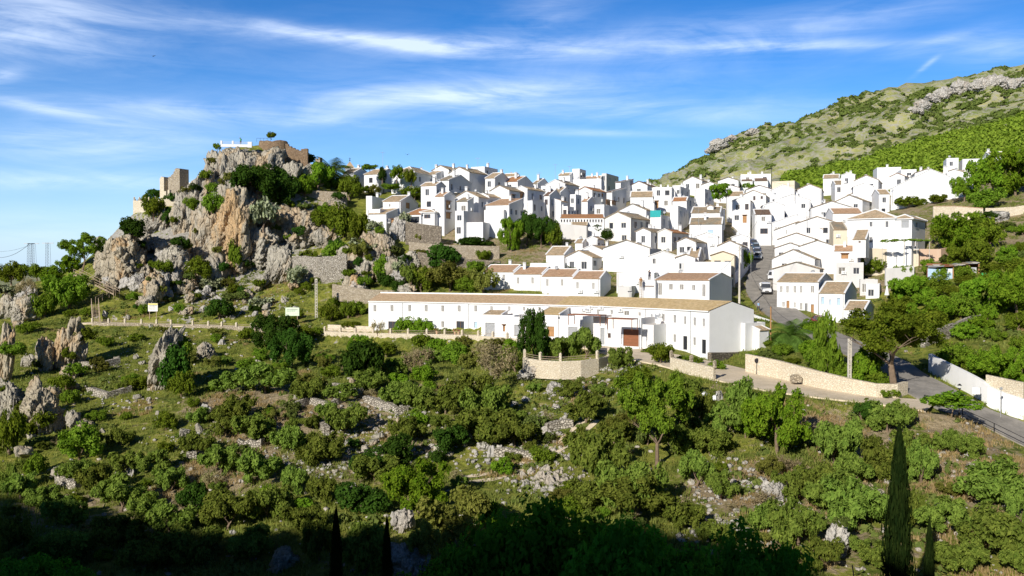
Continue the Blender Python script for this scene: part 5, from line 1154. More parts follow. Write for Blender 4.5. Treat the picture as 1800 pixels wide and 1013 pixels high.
STN = [(330,760,60,40,70),(965,845,50,22,230),(1000,640+50,60,20,120),(430,540,90,24,180),(380,520,60,20,90),(200,700,60,20,60),(650,790,60,30,110),(620,760,50,30,60),(700,735,70,30,110),(940,755,50,30,120),(870,800,50,20,70),(560,820,60,14,90),(760,800,60,20,60),(1330,860,40,30,130),(1250,850,40,40,120),(900,640,60,10,30),(120,690,60,16,60),(450,600,80,30,60),(1370,900,40,30,80),(700,700,120,60,120),(450,800,120,40,120),(1070,690,50,20,80),(1700,800,60,40,60),(300,620,120,40,80),(1000,800,60,30,120),(1270,930,60,30,110),(1090,650,40,10,90),(1290,1000,60,20,60)]
_sg = []
for (u, v, ru, rv, n) in STN:
    for k in range(n): _sg.append((rg.gauss(u, ru * .6), rg.gauss(v, rv * .6)))
for k in range(900): _sg.append((rg.uniform(-20, 1820), rg.uniform(600, 1013)))
def sgen(k):
    u, v = _sg[k]
    if v > 1030: return None
    p = at(u, v); 
    if not free(p[0], p[1]): return None
    s = rg.choice((.1, .14, .2, .28, .36)) * rg.uniform(.7, 1.2); return (p[0], p[1], p[2] + s * .2), (s, s * rg.uniform(.6, 1), s * rg.uniform(.5, .8)), rg.uniform(0, 6.28)
scatter_mesh('rubble', len(_sg), sgen, SV, _f, M['rock_pale'], 'pale loose stones strewn over the olive slope', 'loose stones')
# ---------------------------------------------------------------- vegetation
def crown_mesh(name, seed, mats, lobes=9, n=2600, leaf=.085, spread=(.62, .62, .5), lr=(.28, .46), fill=.35, up=.25, shape=None, elong=1.7, stems=0):
    """leaf clumps spread through a crown of radius about 1 (foot at z=0)"""
    r = np.random.RandomState(seed)
    if shape == 'cypress':
        z = r.uniform(0, 1, n) ** .85; rad = .5 * np.minimum(1, (z + .02) * 8) * (1 - z ** 2.2) ** .8 + .02; a = r.uniform(0, 6.283, n); rad = rad * (1 + .14 * np.sin(a * 3 + z * 17) + .12 * np.sin(a * 7 - z * 41) + .16 * r.normal(size=n)) * r.uniform(.7, 1.05, n)
        C = np.stack([np.cos(a) * rad, np.sin(a) * rad, z * 2], 1); out = np.stack([np.cos(a), np.sin(a), np.full(n, .3)], 1)
    else:
        L = []
        for k in range(lobes):
            a = k * 2.4 + r.uniform(-.5, .5); q = math.sqrt((k + .5) / lobes); L.append([math.cos(a) * q * spread[0], math.sin(a) * q * spread[1], .55 + (r.uniform(-.6, 1) * spread[2]) * (1 - .45 * q)])
        L = np.array(L); LR = r.uniform(lr[0], lr[1], lobes)
        if shape == 'dome': qq = np.hypot(L[:, 0] / spread[0], L[:, 1] / spread[1]); L[:, 2] = .3 + .72 * np.sqrt(np.maximum(0, 1 - qq ** 2)) * r.uniform(.7, 1.05, lobes)
        pk = LR ** 2; idx = r.choice(lobes, n, p=pk / pk.sum()); d = r.normal(size=(n, 3)); d /= np.linalg.norm(d, axis=1)[:, None]
        # sub clumps: pull directions towards random sprays
        sc = r.normal(size=(lobes * 14, 3)); sc /= np.linalg.norm(sc, axis=1)[:, None]; si = idx * 14 + r.randint(0, 14, n); d = d * .38 + sc[si] * .8; d /= np.linalg.norm(d, axis=1)[:, None]
        rr = LR[idx] * (1 - fill * np.abs(r.normal(size=n)) * .6) * (1 + .22 * (r.uniform(size=lobes * 14)[si] - .4)); C = L[idx] + d * rr[:, None]; out = d + np.array([0, 0, .35])
        m = C[:, 2] < .03; C[m, 2] = r.uniform(.02, .25, m.sum())
    nr = out + r.normal(size=(n, 3)) * .65; nr /= np.linalg.norm(nr, axis=1)[:, None]
    t = r.normal(size=(n, 3)); t[:, 2] += up * 3; t = t - nr * (t * nr).sum(1)[:, None]; t /= np.linalg.norm(t, axis=1)[:, None] + 1e-9; b = np.cross(nr, t)
    s = leaf * r.uniform(.6, 1.3, n)[:, None]; e = s * elong
    V = np.stack([C - t * e * .5, C + b * s * .5, C + t * e * .5, C - b * s * .5], 1).reshape(-1, 3); Fq = np.arange(4 * n).reshape(n, 4)
    if n and leaf: return np_mesh(name, V, Fq, mats)
_pal = {}
SPEC = { # material, kwargs
 'olive': ('leaf_olive', dict(lobes=15, n=5200, leaf=.058, lr=(.17, .33), spread=(.72, .72, .5), fill=.5, up=.5, elong=2.2)),
 'bush': ('leaf_green', dict(lobes=12, n=4200, leaf=.066, lr=(.2, .4), spread=(.66, .66, .42), fill=.5)),
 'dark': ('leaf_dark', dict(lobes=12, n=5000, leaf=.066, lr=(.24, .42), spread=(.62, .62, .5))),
 'bright': ('leaf_bright', dict(lobes=14, n=5000, leaf=.062, lr=(.2, .36), spread=(.66, .66, .55))),
 'brown': ('leaf_brown', dict(lobes=16, n=5200, leaf=.055, lr=(.15, .3), spread=(.7, .7, .6), fill=.6)),
 'pine': ('leaf_green', dict(lobes=16, n=6000, leaf=.045, lr=(.16, .3), spread=(.55, .55, .8), fill=.7, up=.8, elong=3)),
 'scrub': ('leaf_scrub', dict(lobes=8, n=1500, leaf=.1, lr=(.24, .4), spread=(.66, .66, .3))),
 'cactus': ('leaf_cactus', dict(lobes=10, n=700, leaf=.15, lr=(.2, .4), spread=(.66, .66, .42), fill=.8, up=.9, elong=1.5)),
 'dry': ('leaf_dry', dict(lobes=12, n=1500, leaf=.045, lr=(.2, .4), spread=(.7, .7, .6), fill=.9, elong=2.5)),
 'big': ('leaf_green', dict(lobes=30, n=17000, leaf=.032, lr=(.12, .24), spread=(.82, .82, .5), fill=.5, elong=2)),
 'bigbright': ('leaf_bright', dict(lobes=26, n=14000, leaf=.036, lr=(.13, .25), spread=(.78, .78, .6), fill=.5, elong=2)),
 'bigdark': ('leaf_dark', dict(lobes=26, n=15000, leaf=.036, lr=(.13, .27), spread=(.76, .76, .55), fill=.45, elong=1.8)),
 'near': ('leaf_near', dict(lobes=34, n=22000, leaf=.03, lr=(.15, .27), spread=(.78, .78, .55), fill=.45, elong=1.8, shape='dome')),
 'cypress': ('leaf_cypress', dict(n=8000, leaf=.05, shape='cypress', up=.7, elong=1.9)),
}
def crown(sp, k):
    nv = 2 if sp.startswith('big') or sp in ('cypress', 'near') else 6; k = k % nv
    if (sp, k) not in _pal:
        mt, kw = SPEC[sp]; _pal[(sp, k)] = crown_mesh('crown', hash(sp) % 1 + sum(map(ord, sp)) * 10 + k, [M[mt]], **kw)
    return _pal[(sp, k)]
_tr = {}
def trunk_mesh(k, kind='olive', mat='bark'):
    if (k, kind, mat) in _tr: return _tr[(k, kind, mat)]
    r = random.Random(k * 13 + len(kind)); b = MB(); sf = .58 if kind == 'tall' else .72
    def limb(p, d, ln, rad, dep):
        p = Vector(p); d = Vector(d).normalized(); n = 3
        for i in range(n):
            j = .25 if rad < .06 or kind != 'tall' else .1; d2 = (d + Vector((r.uniform(-j, j), r.uniform(-j, j), r.uniform(-.05, .15)))).normalized(); q = p + d2 * ln / n; r2 = rad * (1 - .5 / n)
            b.cyl(p, q, rad, r2, 7, cap=False); p, d, rad = q, d2, r2
        if dep:
            for j in range(3 if dep > 1 else 2):
                a = j * 2.2 + r.uniform(0, 1.5); limb(p - d * ln * .05, d + Vector((math.cos(a), math.sin(a), .3)) * .85, ln * sf, rad * .68, dep - 1)
    if kind == 'olive': limb((0, 0, -.25), (.1, .05, 1), .5, .085, 2)
    elif kind == 'tall': limb((0, 0, -.2), (.03, .03, 1), .95, .07, 3)
    elif kind == 'bare': limb((0, 0, -.2), (.05, 0, 1), .7, .035, 4)
    elif kind == 'post': limb((0, 0, -.3), (0, 0, 1), 1.5, .035, 1)
    _tr[(k, kind, mat)] = b.mesh('trunk', [M[mat]], True); return _tr[(k, kind, mat)]
from mathutils.bvhtree import BVHTree
_bv = []
for A_, F_ in _RK: _bv.append((BVHTree.FromPolygons(A_.tolist(), F_.tolist()), A_))
def surf(u, v):
    p = at(u, v); best = p
    if u > 760 and v < 900: return p
    d = Vector(ray(u, v)).normalized()
    for t, A_ in _bv:
        h = t.ray_cast(Vector((0, 0, 0)), d)
        if h[0] is not None and h[0].y < best[1]: best = np.array(h[0]) + np.array([0, .3, -.1])
    return best
RV = random.Random(77)
KIND = {'olive': ('olive_tree', 'tree'), 'bush': ('shrub', 'shrub'), 'dark': ('evergreen_shrub', 'shrub'), 'bright': ('leafy_tree', 'tree'), 'brown': ('shrub', 'shrub'), 'pine': ('pine_tree', 'tree'), 'scrub': ('shrub', 'shrub'), 'cactus': ('prickly_pear', 'cactus'), 'dry': ('dry_shrub', 'shrub'), 'big': ('broadleaf_tree', 'tree'), 'bigbright': ('broadleaf_tree', 'tree'), 'bigdark': ('broadleaf_tree', 'tree'), 'near': ('leaf_near', dict(lobes=34, n=22000, leaf=.03, lr=(.15, .27), spread=(.78, .78, .55), fill=.45, elong=1.8, shape='dome')),
 'near': ('broadleaf_tree', 'tree'), 'cypress': ('cypress_tree', 'tree')}
PLANTS = []
def plant(sp, u, v, w, h, label=None, D=None, name=None, lift=0.0, tk=None, group=None, y3=None):
    p = (P(u, v, D) if D else surf(u, v)) if y3 is None else np.array(y3); s = mpp(p[1]); W_ = w * s * (1.0 if y3 is not None else 1.16); h *= 1.0 if y3 is not None or lift else 1.12; Hh = h * s; k = RV.randrange(12)
    nm, cat = KIND[sp]; nm = name or nm
    root = empty(nm, (p[0], p[1], p[2]), RV.uniform(0, 6.28)); tag(root, label, cat, group)
    c = link(bpy.data.objects.new('crown', crown(sp, k)), root)
    top = {'cypress': 2.0}.get(sp, 1.25); c.scale = (W_ / 1.9, W_ / 1.9, (Hh - lift * s) / top) if sp != 'cypress' else (W_, W_, Hh / 2.0)
    c.location = (0, 0, lift * s - (.05 if not lift else 0))
    t = link(bpy.data.objects.new('trunk', trunk_mesh(k % 4, tk or ('tall' if lift or sp.startswith('big') else 'post' if sp in ('cypress',) else 'olive'), 'bark')), root)
    hs = Hh * (.42 if (lift or sp.startswith('big')) and not tk else .55 if not tk else .75); t.scale = (hs, hs, hs) if sp != 'cypress' else (Hh * .25,) * 3
    PLANTS.append((p[0], p[1], W_ / 2, u, v, w, root, sp)); return root
# explicit plants read off the photograph: kind, u, v_foot, w, h, label ('' = numbered within its zone)
EX = [
('big',145,478,66,72,'tall open green tree on the skyline at the left'),('bush',20,500,48,40,''),('bush',66,492,34,30,''),('bright',120,480,40,30,''),('bush',40,480,20,16,''),('bright',95,500,40,34,''),('bush',118,545,80,70,'wide light green shrub mass under the skyline at the left'),('bush',75,560,50,50,''),('dry',45,520,40,30,''),
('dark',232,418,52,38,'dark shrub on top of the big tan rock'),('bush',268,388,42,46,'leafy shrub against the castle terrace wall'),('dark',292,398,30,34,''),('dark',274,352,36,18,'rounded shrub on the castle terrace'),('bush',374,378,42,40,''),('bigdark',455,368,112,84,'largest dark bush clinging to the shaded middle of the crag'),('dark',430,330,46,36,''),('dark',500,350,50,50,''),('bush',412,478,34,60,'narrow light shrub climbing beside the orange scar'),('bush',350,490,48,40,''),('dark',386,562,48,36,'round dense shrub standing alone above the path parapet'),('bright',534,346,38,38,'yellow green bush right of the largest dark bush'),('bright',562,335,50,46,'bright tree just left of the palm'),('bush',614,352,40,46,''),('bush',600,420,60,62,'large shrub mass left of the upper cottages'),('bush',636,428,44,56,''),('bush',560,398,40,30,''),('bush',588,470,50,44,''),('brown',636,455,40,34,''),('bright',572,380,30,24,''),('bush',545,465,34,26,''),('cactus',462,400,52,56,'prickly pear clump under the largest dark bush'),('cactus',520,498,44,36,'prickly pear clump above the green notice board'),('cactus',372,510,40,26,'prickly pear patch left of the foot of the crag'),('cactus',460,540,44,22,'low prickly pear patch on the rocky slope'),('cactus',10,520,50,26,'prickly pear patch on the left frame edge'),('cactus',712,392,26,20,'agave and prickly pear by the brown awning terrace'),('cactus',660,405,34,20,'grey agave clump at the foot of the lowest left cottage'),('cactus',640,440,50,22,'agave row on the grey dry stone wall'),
('bright',697,318,26,28,'white flowering tree before the big hipped roof'),('bush',722,326,24,30,''),('dark',672,322,14,28,''),('bush',728,350,50,22,''),('bush',690,335,36,14,''),('bush',640,338,16,12,''),('bush',650,300,30,12,''),
('bright',672,492,36,46,'bright young tree in the gully below the cottages'),('dark',780,474,62,42,'dark fig tree under the stone terrace'),('brown',790,512,84,50,'flowering olive green shrub below the fig'),('bush',740,514,50,46,''),('olive',722,505,40,40,''),('brown',852,520,50,48,''),('bush',612,560,30,34,''),('bush',580,565,40,30,''),('bush',590,540,26,20,''),('dark',700,520,30,26,''),('bush',820,515,40,30,''),('cactus',700,478,30,24,'prickly pear in the gully above the young tree'),
('bigbright',898,442,44,60,'bright round tree at the left of the dark tree clump'),('bigdark',925,432,56,62,'dark tree in the middle of the clump below the tan houses'),('bigdark',952,436,56,60,'second dark tree of the clump below the tan houses'),('bush',972,436,34,46,''),('bush',900,400,30,24,''),('dark',1062,421,42,24,'single round tree beside the tiny white gable'),('bush',1318,338,40,18,''),('bright',1199,482,22,20,''),('bright',1305,482,34,42,'leafy street tree behind the low white street wall'),('bush',1318,404,20,14,''),('dry',1376,432,30,18,'dry bush on a ledge right of the parked blue cars'),('bush',1543,366,16,20,''),('bush',1597,366,54,22,'dark rosette like bushes behind the villa'),('bush',1648,358,34,18,''),('dark',1466,422,24,18,''),('dark',830,434,70,16,'vine covered fence row beneath the cottages'),
('bush',1530,486,46,34,'round olive shrub in the yard below the beige wall'),('bigbright',1688,448,90,76,'broad green tree right of the villa'),('bush',1735,440,60,60,''),('bush',1662,430,44,44,''),('bush',1688,466,44,40,''),('bush',1722,470,50,50,''),('bigbright',1695,356,44,50,'round tree at the end of the huge blank gable'),('bigbright',1745,350,80,80,'large leafy tree at the right above the garden wall'),('bigbright',1785,345,90,90,'largest leafy tree at the right frame edge'),('bush',1730,370,60,40,''),('bush',1640,352,20,12,''),('dark',1745,388,40,16,''),
('bigbright',1598,545,70,62,'bushy tree right of the blue shuttered house'),('bush',1640,520,60,36,''),('bush',1575,560,50,40,''),('bigbright',1640,570,80,56,'broad shrub tree below the tin roofed shed'),('bush',1690,560,60,48,''),('bigbright',1740,548,90,66,'leafy tree group below the junk yard at the right'),('bigbright',1790,560,90,90,'tall leafy mass at the right frame edge under the shed'),('bush',1600,600,60,46,''),('bush',1655,590,50,36,''),('bush',1560,600,50,36,''),('bush',1700,505,40,22,''),('bush',1770,470,40,26,''),('bush',1790,490,50,36,''),
('bush',1678,648,60,46,'green tree casting a long shadow over the grass bank'),('bigbright',1745,672,84,62,'flowering tree behind the white road wall'),('bigbright',1800,682,70,74,'flowering tree at the right frame edge above the white wall'),('bush',1795,622,40,34,''),('bush',1715,650,50,34,''),
('pine',1455,668,64,104,'yellow green pine between the palm and the big tree'),('bright',1424,634,46,34,'bright shrub right of the palm'),('bush',1435,650,50,40,''),('bush',1395,640,30,12,''),('bush',1345,612,40,16,''),('bush',1375,624,40,20,''),('bush',1480,672,40,30,''),('bright',1515,688,56,62,'bright leafy shrub left of the big tree trunk'),('bush',1545,685,50,36,''),('bush',1560,700,40,18,''),('bush',1530,655,50,50,''),
('dark',1515,738,38,36,'round dark clipped looking shrub at the edge of the dusty lane'),('olive',1560,760,72,56,''),('olive',1585,752,50,46,''),
('dry',665,592,26,28,'sparse pale shrub at the left door of the long row'),('bright',714,590,44,34,'leafy vine tree on the facade of the long row, left'),('bright',744,590,36,32,'leafy vine tree on the facade of the long row, right'),('bush',785,590,22,14,''),('bigdark',938,640,56,98,'tall dark leafy tree in front of the garage annexes'),('olive',985,630,70,44,''),('olive',1030,630,60,50,''),('olive',965,632,40,34,''),('olive',1092,648,44,42,'grey olive at the right end of the bastion'),('bush',1200,636,30,12,''),('bush',1225,640,26,12,''),('bush',1150,622,40,12,''),('bush',1260,650,30,18,''),('bush',560,590,30,16,''),('bush',620,578,36,14,''),('bush',628,556,40,28,''),
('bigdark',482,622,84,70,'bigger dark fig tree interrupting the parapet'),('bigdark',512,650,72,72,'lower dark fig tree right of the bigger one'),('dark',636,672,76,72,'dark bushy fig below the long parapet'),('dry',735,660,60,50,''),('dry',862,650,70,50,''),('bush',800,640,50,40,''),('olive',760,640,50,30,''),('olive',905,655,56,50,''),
('dark',310,688,60,76,'dark shrub hugging the leaning rock fin'),('bush',320,700,50,50,''),('bush',130,660,40,24,''),('bush',185,610,30,20,''),('bush',240,600,30,14,''),('brown',330,640,40,24,''),
('olive',468,692,100,56,''),('olive',402,690,60,36,''),('olive',537,708,62,46,''),('olive',600,705,60,30,''),('olive',603,762,80,54,''),('olive',570,735,40,30,''),('olive',650,690,60,40,''),('olive',700,715,64,50,''),('olive',735,722,70,48,''),('olive',783,728,66,48,''),('olive',715,778,64,46,''),('olive',823,705,80,50,''),('olive',853,735,90,66,'large olive left below the bastion'),('olive',845,775,110,66,''),('olive',905,788,90,50,''),('olive',940,690,30,20,''),('olive',412,742,74,52,''),('olive',448,778,80,56,'round olive on the left edge of the dirt slope'),('olive',506,793,58,50,''),('olive',566,815,86,58,'olive in the middle of the dirt slope'),('olive',454,848,80,56,''),('olive',388,832,72,56,''),('olive',345,800,60,42,''),('olive',393,770,40,40,''),
('bush',62,838,42,42,''),('bush',140,808,78,64,'bright shrub mass below the split rock tower'),('olive',130,848,60,40,''),('olive',172,870,70,50,''),('olive',225,835,56,46,''),('olive',272,838,60,44,''),('olive',302,862,60,46,''),('olive',214,900,90,62,''),('olive',115,925,80,56,''),('olive',78,893,60,42,''),('olive',36,878,56,52,''),('olive',20,968,70,66,''),('olive',252,908,60,42,''),('bush',15,800,50,80,''),('bush',60,765,60,46,''),('olive',15,870,40,60,''),('bush',170,740,40,20,''),('bush',230,680,40,24,''),
('dark',340,900,60,50,''),('olive',520,868,54,50,''),('olive',568,882,58,48,''),('olive',470,910,90,60,''),('olive',400,930,100,66,''),('olive',300,940,90,60,''),('olive',210,960,90,60,''),('olive',330,985,110,66,''),('olive',120,985,90,56,''),('olive',440,985,90,60,''),('olive',540,935,80,50,''),('dark',100,1000,90,50,''),('olive',250,1005,90,50,''),
('olive',660,845,90,50,''),('dark',648,830,60,40,''),('dark',700,815,60,50,''),('dark',790,795,70,50,''),('dark',640,900,90,50,''),
('bigbright',735,905,120,96,'bright green tree in the lower middle beside the brownish oak'),('brown',800,960,130,100,'broad brownish green oak in the lower middle'),('brown',745,985,60,70,''),('bright',860,935,50,50,''),('olive',640,1010,90,100,'sunlit yellow green tree between the two thin cypresses'),('olive',560,985,60,80,''),
('olive',1028,745,72,56,''),('olive',1000,700,50,30,''),('olive',1060,700,40,26,''),
('olive',1052,850,110,96,''),('olive',1020,800,60,50,''),('olive',1115,905,120,100,''),('olive',1080,780,60,46,''),('olive',1040,890,90,50,''),('olive',1225,856,66,60,''),('olive',1275,775,70,66,'round olive below the white block on the bank'),('olive',1250,800,80,50,''),('olive',1230,740,60,60,''),('olive',1268,880,56,50,''),('olive',1200,930,80,60,''),('olive',1260,960,70,50,''),('olive',1190,800,60,60,''),('olive',1300,725,60,60,''),
('bigbright',1365,798,112,118,'bright round tree standing out in front of the dusty lane'),('bigbright',1310,770,50,50,''),
('olive',1470,815,90,84,'large olive below the dusty lane'),('olive',1425,870,80,60,''),('olive',1500,850,70,50,''),('olive',1460,900,110,70,''),('olive',1508,930,120,90,'widest olive left of the big cypress'),('olive',1400,960,100,84,''),('olive',1385,880,60,50,''),('olive',1560,845,90,80,''),('olive',1618,850,60,74,''),('olive',1600,800,60,50,''),('olive',1662,795,48,46,''),('olive',1705,806,52,44,''),('olive',1655,940,96,70,''),('olive',1742,890,124,76,'wide olive with grey stems at the lower right'),('olive',1600,930,50,80,''),('olive',1760,975,130,90,'largest olive at the bottom right'),('olive',1800,930,60,70,''),('olive',1680,1005,100,60,''),('olive',1800,1010,80,60,''),('olive',1340,935,60,50,''),('olive',1440,1005,80,60,''),('olive',1545,1000,70,50,''),
('bush',1160,640,50,40,''),('bush',1120,680,60,40,''),('olive',1200,700,60,50,''),
]
def zone(u, v):
    if v < 330: return 'among the skyline houses and crag top'
    if u < 200 and v < 560: return 'on the left skyline ridge'
    if u < 600 and v < 575: return 'on the crag slopes'
    if u < 870 and v < 575: return 'on the bank between the crag and the houses'
    if v < 500 and u < 1560: return 'between the village houses'
    if u >= 1540 and v < 625: return 'on the right bank around the shed'
    if u >= 1300 and v < 712: return 'on the tree bank above the dusty lane'
    if v < 660 and u > 600: return 'in front of the long row'
    if u < 380 and v < 780: return 'around the left pinnacles'
    if u < 420: return 'in the lower left olive grove'
    if u < 650: return 'on and below the dirt terraces'
    if u < 900 and v < 830: return 'on the terraces left of the wheel tracks'
    if u < 960: return 'in the lower middle thicket'
    if u < 1330: return 'right of the wheel tracks'
    return 'on the lower right slope'
AD = {'olive': 'grey green olive', 'bush': 'mid green shrub', 'dark': 'dark green shrub', 'bright': 'bright green tree', 'brown': 'brownish shrub', 'pine': 'pine', 'scrub': 'low scrub bush', 'cactus': 'prickly pear', 'dry': 'half bare dry shrub', 'big': 'broad green tree', 'bigbright': 'broad bright tree', 'bigdark': 'broad dark tree', 'cypress': 'cypress'}
AUTO = []
for e in EX:
    sp, u, v, w, h, lab = e
    lift = h * .28 if sp in ('big',) and w < 100 else 0
    o = plant(sp, u, v, w, h, lab or None, lift=lift, D=226 if 600 < u < 760 and v < 351 else None)
    if not lab: AUTO.append((u, v, sp, o))
# filler shrubs over the slopes (low, smaller ones)
def fill(n, u0, u1, v0, v1, sps, w0, w1, gap=.55, cond=None, tries=14):
    c = 0
    for _ in range(n * tries):
        if c >= n: break
        u, v = RV.uniform(u0, u1), RV.uniform(v0, v1)
        if cond and not cond(u, v): continue
        p = surf(u, v); sp = RV.choice(sps); w = RV.uniform(w0, w1); rad = w * mpp(p[1]) / 2
        if abs(p[0] - ray(u, v)[0] * p[1]) > .5 or (p[2] - H(p[0], p[1]) > .8 and np.allclose(p, at(u, v))): continue
        if not free(p[0], p[1], .3): continue
        if any((p[0] - q[0]) ** 2 + (p[1] - q[1]) ** 2 < ((q[2] + rad) * gap) ** 2 for q in PLANTS): continue
        o = plant(sp, u, v, w, w * RV.uniform(.55, .8), None); AUTO.append((u, v, sp, o)); c += 1
fill(22, 0, 600, 500, 566, ['bush', 'bush', 'brown', 'scrub', 'dark'], 14, 30)
fill(46, 0, 600, 585, 760, ['bush', 'brown', 'bush', 'olive'], 18, 44)
fill(34, 600, 900, 612, 700, ['olive', 'bush', 'brown', 'dry', 'bright'], 18, 46)
fill(34, 900, 1300, 680, 1000, ['olive', 'bush', 'brown', 'scrub', 'dry'], 16, 54)
fill(24, 0, 420, 770, 1000, ['olive', 'bush', 'dry', 'olive'], 16, 46)
fill(22, 420, 900, 720, 900, ['olive', 'scrub', 'dark', 'dry', 'bright'], 16, 42, .7)
fill(30, 1330, 1800, 750, 1010, ['olive', 'olive', 'brown', 'scrub', 'bush', 'dry'], 16, 50)
fill(26, 1560, 1800, 470, 600, ['bush', 'bright', 'bush'], 24, 50)
fill(14, 1640, 1800, 400, 470, ['bush', 'bright', 'scrub'], 16, 34)
fill(14, 1320, 1520, 600, 690, ['bush', 'bright', 'scrub'], 18, 34, cond=lambda u, v: v < 660 + (u - 1320) * .2)
fill(60, 240, 700, 290, 520, ['bush', 'dark', 'bush', 'bush', 'brown', 'scrub'], 14, 36, .5)
fill(10, 600, 880, 430, 515, ['bush', 'dark', 'brown'], 18, 36)
for it, lab in zip(AUTO, label_by_zone(AUTO, lambda u, v: zone(u, v), lambda it, z, n: f'{AD[it[2]]}, {n} from the left of those {z}')):
    it[3]['label'] = lab
# number within each zone AND kind so the ordinal counts one look only
Z = {}
for it in AUTO: Z.setdefault((zone(it[0], it[1]), it[2]), []).append(it)
for (z, sp), L in Z.items():
    for n, it in enumerate(sorted(L, key=lambda i: i[0])): it[3]['label'] = f'{ordw(n)} {AD[sp]} from the left {z}'; it[3]['group'] = f'{AD[sp]} plants {z}'
# special trees
plant('bigbright', 1266, 350, 44, 34, 'bright green round tree among the upper white gables', y3=P(1266, 352, 226))
def tree(u, v, w, h, sp, label, lift, tk='tall', D=None, name=None, trunk_mat='bark', tw=1.0):
    o = plant(sp, u, v, w, h, label, D=D, lift=lift, name=name)
    for c in o.children:
        if c.name.startswith('trunk'):
            p = P(u, v, D) if D else at(u, v); s = mpp(p[1]) * lift * 1.2 if tk == 'tall' else mpp(p[1]) * h * .5; c.data = trunk_mesh(3, tk, trunk_mat); c.scale = (s * tw, s * tw, s)
    return o
tree(1573,692,165,168,'big','big spreading tree with a thick pale brown trunk beside the road',62,trunk_mat='bark',tw=1.6)
tree(1155,822,130,185,'big','tall tree with a dark trunk in mid slope, right of the wheel tracks',52,tw=1.1)
tree(1672,735,96,48,'bright','small sparse fan shaped tree by the lamp post and railing',16)
tree(1118,925,120,90,'olive','olive with a visible pale stem in the lower middle',22)
tree(868,690,70,90,'dry','nearly bare branching tree below the left end of the bastion',20,tk='bare',trunk_mat='bark_pale')
# near shaded trees at the bottom of the picture and cypresses
for (u, vt, w, D, hm, sp, lab) in [(950,858,450,42,12,'near','big dark tree rising at the bottom centre'),(1120,895,380,38,12,'near','dark tree at the bottom, right of the biggest one'),(800,945,300,40,10,'near','dark tree at the bottom edge, left of the biggest one'),(1325,912,330,42,10,'near','dark round tree at the bottom right of centre'),(60,975,240,60,7,'near','dark tree in the bottom left corner'),(1225,960,260,38,8,'near','low dark crown between two dark trees at the bottom')]:
    tp = P(u, vt, D); g = H(tp[0], tp[1]); hh = tp[2] - g; s = mpp(D)
    plant(sp, 0, 0, w, hh / s, lab, y3=(tp[0], tp[1], g), lift=hh / s * .12)
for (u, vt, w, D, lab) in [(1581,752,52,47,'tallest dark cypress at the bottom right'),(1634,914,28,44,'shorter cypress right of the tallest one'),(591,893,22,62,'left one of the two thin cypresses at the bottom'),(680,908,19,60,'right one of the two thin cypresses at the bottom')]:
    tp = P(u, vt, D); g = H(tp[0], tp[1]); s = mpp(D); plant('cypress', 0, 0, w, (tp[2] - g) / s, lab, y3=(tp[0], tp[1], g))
# palms
def palm(u, v, cw, h, label, D=None, n=34):
    p = P(u, v, D) if D else at(u, v); s = mpp(p[1]); Rr = cw * s / 2; Hh = h * s
    root = empty('palm_tree', p); tag(root, label, 'palm'); b = MB(); b.cyl((0, 0, -1), (0, 0, Hh), .28, .22, 9); b.build('trunk', M['bark'], root, True)
    r = random.Random(int(u)); f = MB()
    for k in range(n):
        a = k * 2.4; el = r.uniform(-.35, 1.25); d = Vector((math.cos(a) * math.cos(el), math.sin(a) * math.cos(el), math.sin(el))); q = Vector((0, 0, Hh)); side = Vector((-math.sin(a), math.cos(a), 0))
        for i in range(8):
            d = (d + Vector((0, 0, -.17))).normalized(); q2 = q + d * Rr * .16; wl = Rr * .5 * math.sin((i + 1.2) / 9.5 * math.pi)
            for sg in (-1, 1):
                for m in range(3):
                    a0 = q.lerp(q2, m / 3); a1 = q.lerp(q2, (m + .8) / 3); tip = a0 + side * sg * wl + d * wl * .7 + Vector((0, 0, -wl * .45)); f.face([a0, a1, tip])
            q = q2
    f.build('fronds', M['leaf_palm'], root); return root
palm(585,322,62,20,'dark fan of palm fronds on the shoulder right of the crag')
palm(1389,614,70,24,'green palm at the foot of the street beside the wooden pole')
palm(1003,478,20,5,'tiny palm tuft in the white yard above the stepped houses',D=176,n=18)
# vine pergola by the villa and flowering hedge details
for (u, v, w, h, lab) in [(1570,423,44,10,'vine leaves trained on the villa pergola, left half'),(1612,422,50,10,'vine leaves trained on the villa pergola, right half')]:
    p = P(u, v, 166.5); s = mpp(166.5); r_ = empty('vine', p, -R(33)); tag(r_, lab, 'vine')
    c = link(bpy.data.objects.new('foliage', crown_mesh('foliage', int(u), [M['vine_leaf']], lobes=16, n=2200, leaf=.07, spread=(.9, .5, .3), lr=(.1, .22))), r_); c.scale = (w * s / 1.9, 1.2, h * s / 1.1); c.location = (0, 0, -.6)
    t = MB()
    for x in (-.8, 0, .8): t.cyl((x * w * s / 2, 0, -4.5), (x * w * s / 2, 0, .3), .05, .05, 6)
    t.build('posts', M['concrete_post'], r_)
